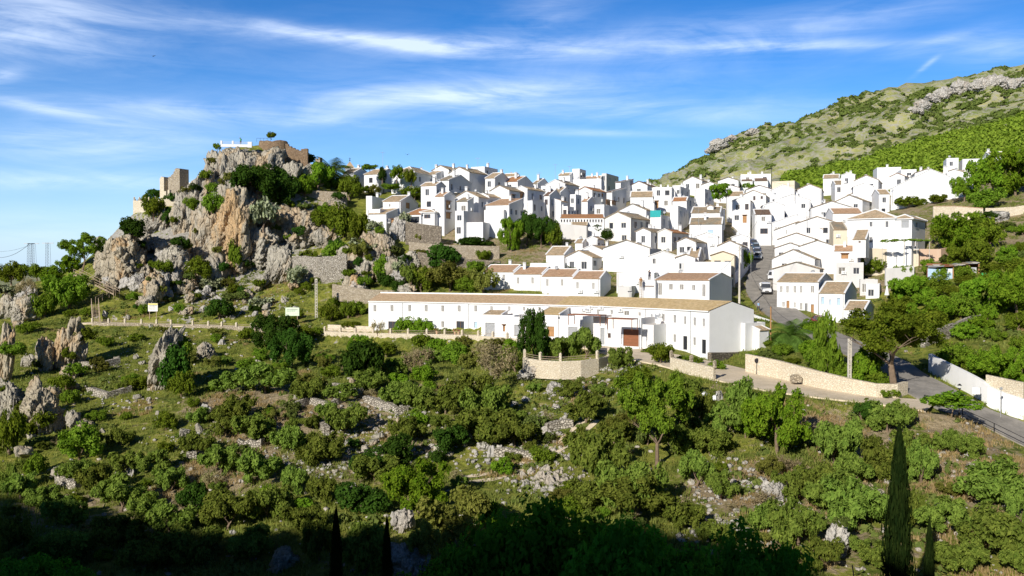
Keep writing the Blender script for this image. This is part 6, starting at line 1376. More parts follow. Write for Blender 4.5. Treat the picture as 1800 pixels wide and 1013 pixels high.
# mountain scrub and the wood on the green slope: uncountable masses
_m = np.random.RandomState(9)
def mass(name, n, gen, mat, label, cat, leaves=60, seed=1, lf=1.0):
    r = np.random.RandomState(seed); Vs = []
    for k in range(n):
        g = gen(k)
        if g is None: continue
        x, y, z, rad, hh = g; m = int(leaves * (rad > 0)); d = r.normal(size=(m, 3)); d[:, 2] = np.abs(d[:, 2]) * .9; d /= np.linalg.norm(d, axis=1)[:, None]
        C = d * np.array([rad, rad, hh]) * r.uniform(.55, 1.05, (m, 1)) + np.array([x, y, z]); nr = d + r.normal(size=(m, 3)) * .5; nr /= np.linalg.norm(nr, axis=1)[:, None]
        t = r.normal(size=(m, 3)); t -= nr * (t * nr).sum(1)[:, None]; t /= np.linalg.norm(t, axis=1)[:, None]; b = np.cross(nr, t); s = rad * lf * r.uniform(.22, .42, (m, 1)); C = C + fbm(C * .9, 2, seed)[:, None] * rad * .25
        Vs.append(np.stack([C - t * s, C + b * s * .7, C + t * s, C - b * s * .7], 1).reshape(-1, 3))
    V = np.vstack(Vs); o = link(bpy.data.objects.new(name, np_mesh(name, V, np.arange(len(V)).reshape(-1, 4), [mat]))); tag(o, label, cat, kind='stuff'); return o
def on_far(x, y): return H(x, y)
def gm(k):
    u = _m.uniform(1090, 1830); D = _m.uniform(430, 900); x = (u - CX) / F * D; z = H(x, D); uu, vv = proj(x, D, z)
    if vv < 100 or vv > 330: return None
    dens = .6 * float(fbm2(x, D, .02, 2, 21)[0]) + .7 * float(fbm2(x, D, .07, 2, 5)[0])
    if dens < -.34 + .7 * _m.rand(): return None
    r_ = _m.uniform(.8, 3.2) * (1.2 if dens > .3 else .85); return x, D, z - .3, r_ * 1.25, r_ * .72
mass('scrub', 12000, gm, M['leaf_scrub'], 'dark rounded scrub dotted over the far mountainside', 'scrub', 46)
def gw(k):
    u = _m.uniform(1380, 1900); D = _m.uniform(285, 470); x = (u - CX) / F * D; z = H(x, D); uu, vv = proj(x, D, z)
    edge = 318 - (uu - 1380) * .30 + 12 * math.sin(uu * .03)
    if vv < edge or vv > 345: return None
    if fbm2(x, D, .05, 2, 3)[0] < -.42: return None
    if not free(x, D, 0): return None
    r_ = _m.uniform(.9, 3.2); return x, D, z - .2, r_, r_ * _m.uniform(.7, 1.2)
mass('woodland', 6000, gw, M['leaf_wood'], 'bright green wood covering the slope above the village', 'wood', 100, 5, .62)
_u = np.random.RandomState(31)
def gu(k):
    D = _u.uniform(60, 205); u = _u.uniform(-40, 1860); x = (u - CX) / F * D; uu, vv = proj(x, D, H(x, D))
    if vv < 470 or not free(x, D, .2): return None
    if fbm2(x, D, .14, 3, 40)[0] < -.05: return None
    r_ = _u.uniform(.2, .75); return x, D, H(x, D) - .1, r_ * 1.2, r_ * .9
mass('undergrowth', 7000, gu, M['leaf_scrub2'], 'low tangled green undergrowth between the olives and rocks', 'undergrowth', 26, 8)
# grass and straw tufts
def tufts(name, n, gen, mat, label, cat, blades=9, seed=3):
    r = np.random.RandomState(seed); P0, S = [], []
    for k in range(n):
        g = gen(k)
        if g is not None: P0.append(g[:3]); S.append(g[3])
    P0 = np.repeat(np.array(P0), blades, 0); S = np.repeat(np.array(S), blades); m = len(P0)
    a = r.uniform(0, 6.28, m); lean = r.uniform(.1, .75, m); off = r.normal(size=(m, 2)) * S[:, None] * .5; B = P0.copy(); B[:, :2] += off; w = S * .11
    T = B + np.stack([np.cos(a) * lean * S, np.sin(a) * lean * S, S * r.uniform(.6, 1.1, m)], 1); sd = np.stack([-np.sin(a) * w, np.cos(a) * w, 0 * a], 1); B[:, 2] -= .05
    V = np.stack([B - sd, B + sd, T], 1).reshape(-1, 3); o = link(bpy.data.objects.new(name, np_mesh(name, V, np.arange(len(V)).reshape(-1, 3), [mat]))); tag(o, label, cat, kind='stuff')
_g = np.random.RandomState(12)
_yy = _g.uniform(58, 215, 60000); _uu = _g.uniform(-60, 1880, 60000); _xx = (_uu - CX) / F * _yy
_mask = fbm2(_xx, _yy, .12, 3, 8); _zz = Hv(_xx, _yy)
_roadd = np.full(60000, 1e9)
for L, w in ROADS.values():
    for k in range(0, len(L), 2): _roadd = np.minimum(_roadd, np.hypot(_xx - L[k, 0], _yy - L[k, 1]) - w / 2)
_house = np.zeros(60000, bool)
for (hx, hy, r_, *_q) in HOUSES: _house |= (np.hypot(_xx - hx, _yy - hy) < r_)
_dry = blob([(430,700,8,1),(480,740,8,1),(600,720,8,1),(400,830,7,1),(300,880,6,1),(1340,860,8,1),(1400,740,6,1),(1550,790,9,1),(1700,770,7,1),(1640,830,8,1),(1780,860,8,1),(1450,950,7,1),(1750,820,6,1),(900,820,6,.8),(1000,760,6,.8)], _xx, _yy)
_ok = (_roadd > .3) & ~_house
def gg(k): return (_xx[k], _yy[k], _zz[k], .28 + .3 * _g.rand()) if _ok[k] and _mask[k] > -.25 and _dry[k] < .55 else None
def gs(k): return (_xx[k], _yy[k], _zz[k], .26 + .28 * _g.rand()) if _ok[k] and (_dry[k] > .5 and _mask[k] > -.1 or _mask[k] < -.62) else None
tufts('grass', 42000, gg, M['grass_blade'], 'green and yellowing spring grass on all the slopes', 'grass')
tufts('straw', 60000, gs, M['straw_blade'], 'dry straw coloured grass on the bare banks', 'dry grass', seed=8)
# ---------------------------------------------------------------- castle, mirador, church roof
def T_at(loc, rz=0): return Matrix.Translation(Vector(loc)) @ Matrix.Rotation(rz, 4, 'Z')
def jag_block(b, x0, x1, y0, y1, z0, tops, mi=0):
    n = len(tops); w = (x1 - x0) / n
    for i, t in enumerate(tops): b.box(x0 + w * i, x0 + w * (i + 1), y0, y1, z0, t, mi)
Dc = 223; sc_ = mpp(Dc)
def cpt(u, v, d=Dc): return P(u, v, d)
p0 = cpt(238, 356); w_pts = [cpt(262, 357, 226.5), cpt(237, 357, 228), cpt(236, 357, 224), cpt(250, 357.5, 221), cpt(262, 357, 220.5), cpt(285, 355.5, 220.5), cpt(311, 354, 220.5)]
L = [];
for a, b_ in zip(w_pts[:-1], w_pts[1:]):
    n = max(2, int(np.linalg.norm(a - b_) / 1.2)); L += [a + (b_ - a) * k / n for k in range(n)]
L.append(w_pts[-1])
wall('castle_terrace_wall', L, 0.6, .6, M['stone_pale'], 'pale stone castle terrace wall with pointed posts, on the left cliff edge', base=9, posts=1.75, post_h=.8, post_w=.3, rails=False)
def doorplate():
    b = MB(); p = cpt(244.5, 387, 220.4); b.T = T_at(p, R(18)); b.box(-.35, .35, -.12, .1, -.6, 1.3); b.build('slot', M['glass_dark'], bpy.data.objects['castle_terrace_wall'])
    o = bpy.data.objects['slot']; o.parent = None; o.parent = bpy.data.objects['castle_terrace_wall']; o.location = -Vector(bpy.data.objects['castle_terrace_wall'].location)
doorplate()
def ruin():
    c = cpt(300, 345, 224); root = empty('castle_ruin', c, -R(24)); tag(root, 'ruined pale stone castle towers, the right one stepping up to the highest point', 'castle ruin')
    k = mpp(224); z = lambda v: (345 - v) * k
    b = MB(); jag_block(b, -3.0, -1.6, -.6, 2.2, -3, [z(313), z(310.5), z(311), z(311.5)]); b.build('tower', M['stone_pale'], root)
    b = MB(); jag_block(b, -1.6, -.9, .6, 1.5, -3, [z(314), z(315)]); jag_block(b, -.5, .2, .6, 1.5, -3, [z(313.5), z(311)]); b.box(-.9, -.5, .6, 1.5, -3, z(336)); b.box(-.9, -.5, .6, 1.5, z(324), z(319)); b.build('curtain_wall', M['stone_wall'], root)
    b = MB(); jag_block(b, .2, 1.5, -.9, 2.0, -3, [z(312), z(311.5), z(309)]); jag_block(b, 1.5, 3.9, -.9, 2.2, -3, [z(307), z(303), z(298.5), z(297.6), z(298), z(298.4)])
    b.box(3.9, 4.9, .2, 2.2, -3, z(330)); b.build('keep', M['stone_wall'], root)
    b = MB(); b.T = Matrix.Translation((0, 0, 0)); b.box(-.2, 1.4, -2.9, -2.3, -3, z(338)); b.box(1.9, 2.5, -2.9, -2.3, -3, z(336)); jag_block(b, -.2, 3.2, -2.3, -1.9, -3, [z(343), z(341), z(344), z(342)]); b.build('low_wall', M['stone_pale'], root)
ruin()
house(328,341,346,321,3.5,24,'F','small white ruin hut between the castle towers and the crag',D=229,ch=0,wall_m='wall_old',below=3)
house(340,352,357,317,3.5,24,'S','little tan roofed cream hut half hidden behind the crag shoulder',D=234,ch=0,wall_m='wall_beige',roof_m='roof_tan',below=4)
def balustrade():
    c = P(415, 256, 224); root = empty('white_balustrade', c, R(6)); tag(root, 'white viewpoint balustrade with square posts on the crag summit', 'balustrade'); k = mpp(224)
    b = MB(); b.box(-26 * k, 20 * k, -.15, .15, -.4, .3); b.box(20 * k, 27 * k, -.2, .6, -.5, .95); b.build('base_wall', M['wall_white'], root)
    for x in (-25, -5.5): b = MB(); b.box(x * k - .22, x * k + .22, -.2, .2, .3, 1.15); b.build('post', M['wall_white'], root)
    b = MB(); b.box(-24 * k, 20 * k, -.05, .05, .8, .88); b.box(-24 * k, 20 * k, -.05, .05, .5, .55); b.build('rail', M['wall_grey'], root)
balustrade()
def drum():
    c = P(479, 268, 228); k = mpp(228); root = empty('keep_remnant', c); tag(root, 'brown rounded masonry keep remnant on the crag summit', 'castle ruin')
    b = MB(); n = 20; rr = 23 * k
    pr = [(-8, 1.12), (-2, 1.06), (-.2, 1.0), (2.2, .98), (2.9, .95)]; rp = random.Random(3); jag = [rp.uniform(-.25, .35) for _ in range(n)]
    ring = lambda z, s, j: [(math.cos(2 * math.pi * i / n) * rr * s * (1.25 if math.cos(2 * math.pi * i / n) < 0 else 1.05), math.sin(2 * math.pi * i / n) * rr * s * .8 + 2.2, z + (jag[i] if j else 0)) for i in range(n)]
    Rn = [ring(z, s, z > 2) for z, s in pr]
    for a, q in zip(Rn[:-1], Rn[1:]):
        for i in range(n): b.face([a[i], a[(i + 1) % n], q[(i + 1) % n], q[i]])
    b.face(Rn[-1]); stone('stone_brown', (.30, .20, .12), (.43, .31, .20), (.2, .14, .09), 2.6); b.build('drum', M['stone_brown'], root)
    b = MB(); 
    for i in range(5): b.cyl((-rr * 1.2 + i * .9, 0, 2.6), (-rr * 1.2 + i * .9, 0, 3.6), .03, .03, 5)
    b.cyl((-rr * 1.2, 0, 3.6), (-rr * 1.2 + 3.6, 0, 3.6), .03, .03, 5); b.build('railing', M['iron'], root)
    b = MB(); q = P(512, 290, 229) - c; jag_block(b, q[0] - 2.4, q[0] + 4.2, 1, 2.2, -7, [3.0, 2.3, 1.7, 1.3, .9, .6, 1.0, 1.1]); b.build('lower_wall', M['stone_brown'], root)
drum()
def small_tower():
    c = P(561, 290, 231); k = mpp(231); root = empty('tower_stub', c, -R(20)); tag(root, 'small broken tower stub with a pointed top above the bright trees', 'tower'); b = MB(); jag_block(b, -.7, .6, -.6, .6, -4, [10.5 * k, 8 * k, 12.5 * k]); b.build('stonework', M['stone_wall'], root)
small_tower()
tag(plant('bush', 477, 240, 20, 14, 'small tree alone on top of the keep remnant', y3=P(477, 244, 228)), cat='tree'); tag(plant('bush', 382, 262, 16, 14, 'bush at the left end of the white balustrade', y3=P(382, 264, 224)), cat='shrub'); plant('dark', 543, 283, 30, 20, 'bush behind the lower wall of the keep remnant', y3=P(543, 290, 233))
def church():
    c = P(615, 300, 243); k = mpp(243); root = empty('church_tower', c, R(10)); tag(root, 'church tower with a brown pyramid roof and a finial behind the palm', 'church tower'); b = MB(); b.box(-1.15, 1.15, -1.15, 1.15, -5, .3); b.box(-1.35, 1.35, -1.35, 1.35, .3, .5)
    for s in (-1, 1): b.box(s * .5 - .2, s * .5 + .2, -1.17, -1.151, -1.4, -.2, 1)
    b.build('belfry', [M['wall_white'], M['glass_dark']], root); b = MB(); e = [(-1.4, -1.4, .5), (1.4, -1.4, .5), (1.4, 1.4, .5), (-1.4, 1.4, .5)]
    for i in range(4): tri(b, [e[i], e[(i + 1) % 4], (0, 0, 2.55)], 0)
    b.build('roof', M['roof_tan'], root); b = MB(); b.cyl((0, 0, 2.4), (0, 0, 3.6), .06, .04, 6); b.sphere((0, 0, 2.8), .18); b.box(-.3, .3, -.03, .03, 3.2, 3.28); b.build('finial', M['iron'], root)
church()
# teal screen terrace
p = P(1161, 371, 205); r_ = empty('terrace_screen', p, -R(22)); tag(r_, 'bright teal screen around a roof terrace in the middle of the village', 'screen'); b = MB()
for i in range(11): b.box(-2.35 + i * .215, -2.35 + i * .215 + .19, -.06, .0, -1.4, .15)
b.box(-2.4, .02, -.02, .03, -1.4, .12); b.box(0.02, .07, 0, 2.6, -1.0, .2); b.build('panel', M['teal'], r_); b = MB()
for x in (-2.35, -1.2, 0): b.cyl((x, .05, -1.5), (x, .05, .3), .035, .035, 6)
b.build('post', M['frame_white'], r_)
# ---------------------------------------------------------------- poles, wires, antennas
def pole(name, u, v0, v1, D, r0, r1, mat, label, cat, extra=None):
    top = P(u, v0, D); bot = P(u, v1, D); root = empty(name, (bot[0], bot[1], bot[2])); tag(root, label, cat); b = MB(); h = top[2] - bot[2]; b.cyl((0, 0, -.6), (0, 0, h), r0, r1, 9); b.build('pole', mat, root)
    if extra: extra(root, h)
    return root, np.array([top[0], top[1], top[2]])
def lattice(name, u, v0, v1, D, w, label, cat='utility pole', mat='concrete_post', rungs=10, taper=.6):
    top = P(u, v0, D); bot = P(u, v1, D); root = empty(name, bot, R(10)); tag(root, label, cat); h = top[2] - bot[2]; b = MB()
    for s in (-1, 1): b.box(s * w / 2 - .07, s * w / 2 + .07, -.1, .1, -.5, h)
    for i in range(rungs + 1): z = h * i / rungs; b.box(-w / 2 + .07, w / 2 - .07, -.08, .08, z - (.1 if i < rungs else .3), z + .02)
    b.build('shaft', M[mat], root); return top
def cross(root, h):
    b = MB(); b.box(-.8, .8, -.05, .05, h - .35, h - .25); b.build('crossarm', M['metal_grey'], root)
t1 = pole('utility_pole', 1299.5, 433, 545, 150, .2, .12, M['concrete_post'], 'tall pale concrete pole standing left of the street behind the tiled end house', 'utility pole', cross)
t2 = pole('utility_pole', 1354.6, 539, 603, 130, .12, .1, M['wood_brown'], 'brown wooden pole at the right end of the long row', 'utility pole')
t3 = lattice('lattice_post', 556, 490, 563, 172, .34, 'slim ladder shaped concrete post beside the green notice board', rungs=14)
t4 = lattice('lattice_post', 1493, 595, 676, 103, .30, 'pale ladder shaped concrete post left of the big tree', rungs=9)
t5 = pole('utility_pole', 1400 - 4, 318, 350, 240, .07, .05, M['concrete_post'], 'thin pale pole among the upper white gables', 'utility pole')
t6 = pole('utility_pole', 1356, 295, 336, 262, .09, .07, M['iron'], 'dark thin pole at the right end of the wide top block', 'utility pole')
pole('vine_post', 1696, 396, 430, 182, .06, .06, M['wood_grey'], 'thin grey post in front of the right garden wall', 'post')
def wire(a, b_, sag, label, r_=.02):
    m = MB(); a = Vector(a); c = Vector(b_); n = 14; o0 = a.copy(); prev = None
    for i in range(n + 1):
        t = i / n; q = a.lerp(c, t) + Vector((0, 0, -sag * 4 * t * (1 - t))) - o0
        if prev is not None: m.cyl(prev, q, r_, r_, 4, cap=False)
        prev = q
    o = m.build('power_cable', M['iron']); o.location = o0; tag(o, label, 'cable')
wire(t1[1], t2[1], .8, 'cable from the tall concrete pole to the brown wooden pole'); wire(t2[1], t4, 1.2, 'cable from the brown wooden pole to the ladder shaped post by the big tree')
for i, (a_, c_, lab) in enumerate([((1299.5,436,150),(1356,335,255),'cable running from the tall concrete pole up to the wide top block'),((1299.5,438,150),(1247,478,150),'short cable from the tall concrete pole to the tiled end house'),((1299.5,436,150),(1409,452,166),'cable crossing the street to the grey stucco gable'),((1366,500,152),(1299.5,445,150),'cable from the street corner house to the tall concrete pole'),((1356,320,262),(1568,330,235),'long cable above the white gables at the upper right')]): wire(P(*a_), P(*c_), 1.2, lab, .025)
def pylon(u, v0, v1, D, label):
    top = P(u, v0, D); bot = P(u, v1, D); root = empty('pylon', bot); tag(root, label, 'pylon'); h = top[2] - bot[2]; b = MB(); n = 12; w = .9
    for sx in (-1, 1):
        for sy in (-1, 1): b.cyl((sx * w, sy * w, 0), (sx * w * .7, sy * w * .7, h), .05, .05, 4)
    for i in range(n):
        z0, z1 = h * i / n, h * (i + 1) / n; a = w * (1 - .3 * i / n); c = w * (1 - .3 * (i + 1) / n)
        b.cyl((-a, -a, z0), (c, -c, z1), .03, .03, 4); b.cyl((a, -a, z0), (-c, -c, z1), .03, .03, 4); b.cyl((-c, -c, z1), (c, -c, z1), .03, .03, 4)
    b.build('tower', M['iron'], root); b = MB(); b.box(-2.6, 2.6, -.1, .1, h - .3, h); b.build('crossarm', M['metal_grey'], root); return top
y1 = pylon(52.5, 428, 482, 420, 'leftmost of the three lattice pylons on the left skyline'); y2 = pylon(59.5, 428, 482, 420, 'middle one of the three lattice pylons on the left skyline'); y3_ = pylon(85, 427, 488, 400, 'right, separate lattice pylon on the left skyline')
wire(P(-30, 446, 430), y1, 4, 'thin power line running from the pylons to the left frame edge', .09); wire(P(-30, 440, 430), y2, 2, 'upper thin power line left of the pylons', .05)
def antenna(u, vt, vb, D, label):
    top = P(u, vt, D); bot = P(u, vb, D); root = empty('roof_antenna', bot, R(rg.uniform(-40, 40))); tag(root, label, 'antenna'); h = top[2] - bot[2]; b = MB(); b.cyl((0, 0, -1), (0, 0, h), .04, .03, 5); b.build('mast', M['metal_grey'], root); b = MB()
    b.cyl((-.7, 0, h * .92), (.7, 0, h * .92), .025, .025, 4)
    for i in range(6): x = -.6 + i * .24; b.cyl((x, -.35, h * .92), (x, .35, h * .92), .02, .02, 4)
    b.build('yagi', M['metal_grey'], root)
for u, vt, vb, D, lab in ((673,266,298,236,'tall antenna on the roofs right of the thick chimney'),(840,277,296,240,'antenna left of the boxy skyline block'),(948,303,318,244,'antenna on the grey skyline gable'),(976,288,312,248,'tallest thin antenna on the central skyline'),(1001,292,306,252,'antenna with long arms beside the tallest tower block'),(1228,360,392,204,'antenna rising over the double roofed house'),(1409,441,475,166,'roof antenna on the grey stucco gable'),(1180,330,352,238,'antenna on the stair shaped block'),(1418,372,396,203,'antenna on the wide white gable right of the street'),(1568,330,352,226,'antenna at the left end of the huge gable'),(1202,463,480,165,'antenna over the two broad gables'),(1320,440,480,182,'thin antenna by the street wall')): antenna(u, vt, vb, D, lab)
# lamp post, signs, railing by the right road
def lamp(root, h):
    b = MB(); b.cyl((0, 0, h), (0, 0, h + .12), .18, .1, 8); b.cyl((0, 0, h + .38), (0, 0, h + .55), .24, .05, 8); b.cyl((0, 0, -.6), (0, 0, .8), .13, .1, 8); b.build('lantern_frame', M['iron'], root); b = MB(); b.cyl((0, 0, h + .12), (0, 0, h + .38), .14, .2, 8); b.build('lamp_glass', M['lamp_glass'], root)
pole('street_lamp', 1686, 684, 737, 92, .06, .045, M['iron'], 'black street lamp on the valley side of the right road', 'street lamp', lamp)
def cab(u, v, D):
    p = P(u, v, D); r_ = empty('meter_cabinet', p, -R(40)); tag(r_, 'small white cabinet on a post at the white road wall', 'cabinet'); b = MB(); b.box(-.38, .38, -.2, .2, .85, 1.6); b.build('box', M['ac_white'], r_); b = MB(); b.cyl((0, 0, 0), (0, 0, .85), .04, .04, 6); b.box(-.15, .15, -.12, .12, 0, .04); b.build('post', M['iron'], r_)
cab(1716.5, 706, 98)
def rsign(root, h): b = MB(); b.cyl((0, -.04, h), (0, -.07, h), .17, .17, 14); b.build('disc', M['metal_grey'], root)
pole('road_sign', 1759, 683, 724, 95, .035, .035, M['metal_grey'], 'thin road sign pole in front of the white wall at the right', 'road sign', rsign)
pole('road_sign', 1330, 634, 655, 111.5, .035, .035, M['iron'], 'round dark backed road sign against the long pale stone wall', 'road sign', lambda r, h: (lambda b: (b.cyl((0, -.04, h), (0, -.07, h), .3, .3, 16), b.build('disc', M['iron'], r)))(MB()))
LR, _ = ROADS['street']; rl = []
for i in range(near_idx('street', 1672), len(LR) - 3):
    t = LR[min(i + 1, len(LR) - 1)] - LR[i]; n = np.array([t[1], -t[0]]); n /= np.linalg.norm(n) + 1e-9
    if n[1] > 0: n = -n
    rl.append(np.array([LR[i, 0] + n[0] * 3.7, LR[i, 1] + n[1] * 3.7, LR[i, 2] - .05]))
def railing(pts, label, mat, gap=2.6, h=1.0):
    pts = [np.array(q) for q in pts]; o0 = pts[0]; root = empty('railing', o0); tag(root, label, 'railing'); acc = 0; tops = [pts[0]]
    for a, c in zip(pts[:-1], pts[1:]):
        acc += np.linalg.norm(c - a)
        if acc >= gap: acc = 0; tops.append(c)
    for q in tops: b = MB(); q = q - o0; b.cyl(q + [0, 0, -.5], q + [0, 0, h], .05, .05, 6); b.build('post', mat, root)
    b = MB()
    for a, c in zip(tops[:-1], tops[1:]):
        for z in (h * .5, h): b.cyl(a - o0 + [0, 0, z], c - o0 + [0, 0, z], .03, .03, 5)
    b.build('rail', mat, root)
railing(rl, 'dark metal railing along the valley side of the right road', M['iron'])
# notice boards
def board(u, v, D, w, h, leg, label, stripe, mat='sign_white', lines=4):
    p = P(u, v, D); r_ = empty('notice_board', p, 0); tag(r_, label, 'sign'); b = MB(); b.box(-w / 2, w / 2, -.04, .04, leg, leg + h); b.build('panel', M[mat], r_)
    if stripe: b = MB(); b.box(-w / 2 + .02, w / 2 - .02, -.05, -.042, leg + h * .82, leg + h * .97); b.build('header', M[stripe], r_)
    b = MB(); rr = random.Random(int(u))
    for i in range(lines):
        z = leg + h * (.68 - i * .15); x = -w * .4
        while x < w * (.4 if i == 0 else rr.uniform(.1, .35)): l = rr.uniform(.08, .2); b.box(x, x + l, -.05, -.042, z, z + h * (.07 if i else .11)); x += l + .06
    b.build('lettering', M['sign_text'], r_)
    for s in (-1, 1): b = MB(); b.box(s * w * .36 - .05, s * w * .36 + .05, -.03, .03, -.6, leg); b.build('leg', M['wood_grey'], r_)
board(269, 559, 176, 1.9, 1.6, 1.3, 'white notice board with a yellow top strip on the slope above the path', 'yellow_paint')
simple('sign_green', (.62, .74, .55), .6); simple('sign_brown', (.3, .33, .22), .6); M['sign_text2'] = M['sign_brown']
board(514, 566, 167, 2.6, 1.55, 1.15, 'pale green notice board behind the dark fig trees', None, 'sign_green', 2)
# wooden stairs on the left
def stairs(a, c, w, label, n=22, mat='wood_grey', posts=7, rails=True):
    a, c = Vector(a), Vector(c); root = empty('wooden_stairs', a); tag(root, label, 'stairs'); d = c - a; f = Vector((d.x, d.y, 0)).normalized(); s = Vector((-f.y, f.x, 0)); b = MB()
    for i in range(n):
        q = d * (i / n); z = Vector((0, 0, .06)); e = f * (d.length / n * .9); b.face([q - s * w / 2 + z, q + s * w / 2 + z, q + e + s * w / 2 + z, q + e - s * w / 2 + z]); b.face([q - s * w / 2 - z, q - s * w / 2 + z, q + e - s * w / 2 + z, q + e - s * w / 2 - z]); b.face([q - s * w / 2 - z, q + s * w / 2 - z, q + s * w / 2 + z, q - s * w / 2 + z])
    b.build('treads', M[mat], root); 
    for sg in (-1, 1):
        b = MB(); b.cyl(s * sg * w / 2 - Vector((0, 0, .1)), d + s * sg * w / 2 - Vector((0, 0, .1)), .11, .11, 5); b.build('beam', M['wood_grey'], root)
        b = MB()
        for z in (.55, 1.05): b.cyl(s * sg * w / 2 + Vector((0, 0, z)), d + s * sg * w / 2 + Vector((0, 0, z)), .05, .05, 5)
        if rails: b.build('handrail', M['wood_grey'], root)
        for i in range(posts): b = MB(); q = d * (i / (posts - 1)) + s * sg * w / 2; b.cyl(q - Vector((0, 0, .9)), q + Vector((0, 0, 1.1)), .06, .06, 5); b.build('post', M['wood_grey'], root)
stairs(P(135, 482, 189), P(205, 517, 185), 1.6, 'long railed wooden stairs descending below the big sunlit tan rock')
stairs(P(170, 572, 174.5), P(167, 534, 178.5), 1.3, 'steep dark wooden steps rising from the left end of the path', n=16, posts=3)
railing([P(168, 530, 179.5), P(180, 524, 181), P(192, 519, 182.5), P(203, 516, 184)], 'wooden handrail linking the steep steps to the long stairs', M['wood_grey'], gap=1.2, h=.9)
# odd bits beside the lanes
p = at(1248, 702); b = MB(); b.box(-.75, .75, -.6, .6, -.4, .62); b.box(-.82, .82, -.67, .67, .62, .72); r_ = empty('concrete_box', p, -R(20)); tag(r_, 'white concrete box on the bank below the lane', 'concrete box'); b.build('body', M['wall_white'], r_); b = MB(); b.box(-.3, .3, -.615, -.603, -.1, .45); b.build('hatch', M['wall_grey'], r_)
p = P(1399, 669, 106); r_ = empty('stone_block', p, R(15)); tag(r_, 'rough stone block standing on the lane by the long pale wall', 'stone block'); b = MB(); b.box(-.55, .55, -.4, .4, -.2, .55); b.box(-.45, .4, -.3, .35, .55, .68); b.build('block', M['stone_wall'], r_)
pole('wooden_post', 826, 862, 938, 79, .11, .1, M['wood_brown'], 'rusty brown post standing in the lower middle thicket', 'post'); pole('white_stake', 651, 861, 880, 85, .06, .05, M['concrete_post'], 'short white stake in the shaded grove', 'stake')
# ---------------------------------------------------------------- tin roofed shed and junk at the right
def shed():
    D = 158; c = P(1684, 489, D); root = empty('tin_shed', c, -R(22)); k = mpp(D); tag(root, 'ramshackle tin roofed shed with pale panels and a dark open front', 'shed'); rr = random.Random(2)
    b = MB(); b.box(-4.9, -.9, 0, .1, -1, 1.7); b.build('panel_wall', M['blue_pale'], root); b = MB(); b.box(-2.6, -1.7, -.03, -.002, .9, 1.6); b.box(-1.6, -.95, -.03, -.002, .9, 1.6); b.build('window', M['lamp_glass'], root)
    b = MB(); b.box(-4.9, 3.4, 3.6, 3.7, -1, 2.6); b.box(3.3, 3.4, 0, 3.6, -1, 2.5); b.box(-5, -4.9, 0, 3.6, -1, 1.8); b.build('back_wall', M['door_rust'], root)
    b = MB(); b.box(1.9, 2.9, -.1, .0, .2, 1.9); b.build('door', M['metal_grey'], root); b = MB(); b.box(-.9, -.7, -.05, .1, -1, 2); b.box(3.2, 3.4, -.05, .1, -1, 2.5); b.box(1.7, 1.85, -.05, .1, -1, 2.3); b.build('posts', M['wood_brown'], root)
    for i in range(13):
        x = -4.6 + i * .62 + rr.uniform(-.2, .2); y = rr.uniform(.2, 2.2); b = MB(); b.T = Matrix.Translation((x, y, 1.95 + (x + 4.6) * .075 + y * .12)) @ Matrix.Rotation(R(rr.uniform(-9, 9)), 4, 'Z') @ Matrix.Rotation(R(6 + rr.uniform(-4, 4)), 4, 'X') @ Matrix.Rotation(R(-4 + rr.uniform(-4, 4)), 4, 'Y')
        b.box(-.7, .7, -1.2, 1.4, 0, .05); b.build('roof_sheet', M[rr.choice(['wood_grey', 'door_rust', 'roof_old', 'metal_grey', 'concrete_post'])], root)
shed()
for i, (u, v, D, w, m) in enumerate([(1700,499,153,2.6,'metal_grey'),(1712,496,153,2.2,'ac_white'),(1722,500,152,2.8,'concrete_post'),(1735,498,152,2.4,'metal_grey'),(1708,503,151,2,'ac_white'),(1748,484,156,2.4,'wood_grey'),(1730,490,155,3,'wood_grey'),(1765,476,158,2.6,'wood_grey')]):
    p = P(u, v, D); b = MB(); b.T = T_at((0, 0, 0), R(rg.uniform(-60, 10))) @ Matrix.Rotation(R(rg.uniform(2, 14)), 4, 'X'); 
    for q in range(8): b.box(-w / 2 + w * q / 8, -w / 2 + w * (q + 1) / 8, -.8, .8, -.02 + .04 * (q % 2), .03 + .04 * (q % 2))
    o = b.build('scrap_sheet', M[m]); o.location = p; tag(o, f'corrugated scrap sheet lying below the tin shed, {ordw(sorted([1700,1712,1722,1735,1708,1748,1730,1765]).index(u))} from the left', 'scrap sheet', 'scrap sheets by the tin shed')
p = P(1729, 490, 154); b = MB(); b.cyl((0, 0, -.4), (0, 0, .9), .32, .36, 10); b.cyl((0, 0, .9), (0, 0, .98), .4, .4, 10); o = b.build('green_bin', M['green_paint']); o.location = p; tag(o, 'bright green bin in front of the tin shed', 'bin')
p = P(1559, 517, 152.5); r_ = empty('parasol', p); tag(r_, 'closed white parasol in the yard right of the tiled houses', 'parasol'); b = MB(); b.cyl((0, 0, -.8), (0, 0, 1.4), .03, .03, 6); b.build('pole', M['metal_grey'], r_); b = MB(); b.cyl((0, 0, -.2), (0, 0, 1.4), .42, .08, 8); b.build('canopy', M['ac_white'], r_)
p = P(866, 577, 147); r_ = empty('awning_sail', p, -R(22)); tag(r_, 'pale blue sheet hanging in front of the leftmost garage annex', 'sheet'); b = MB()
for i in range(6):
    x0, x1 = -.65 + i * .21, -.65 + (i + 1) * .21; d0, d1 = .12 * math.sin(i * 1.3), .12 * math.sin((i + 1) * 1.3); b.face([(x0, d0, -.6), (x1, d1, -.6), (x1, d1, .45), (x0, d0, .45)])
b.build('cloth', M['blue_pale'], r_)
p = P(853, 577, 148); r_.location = p
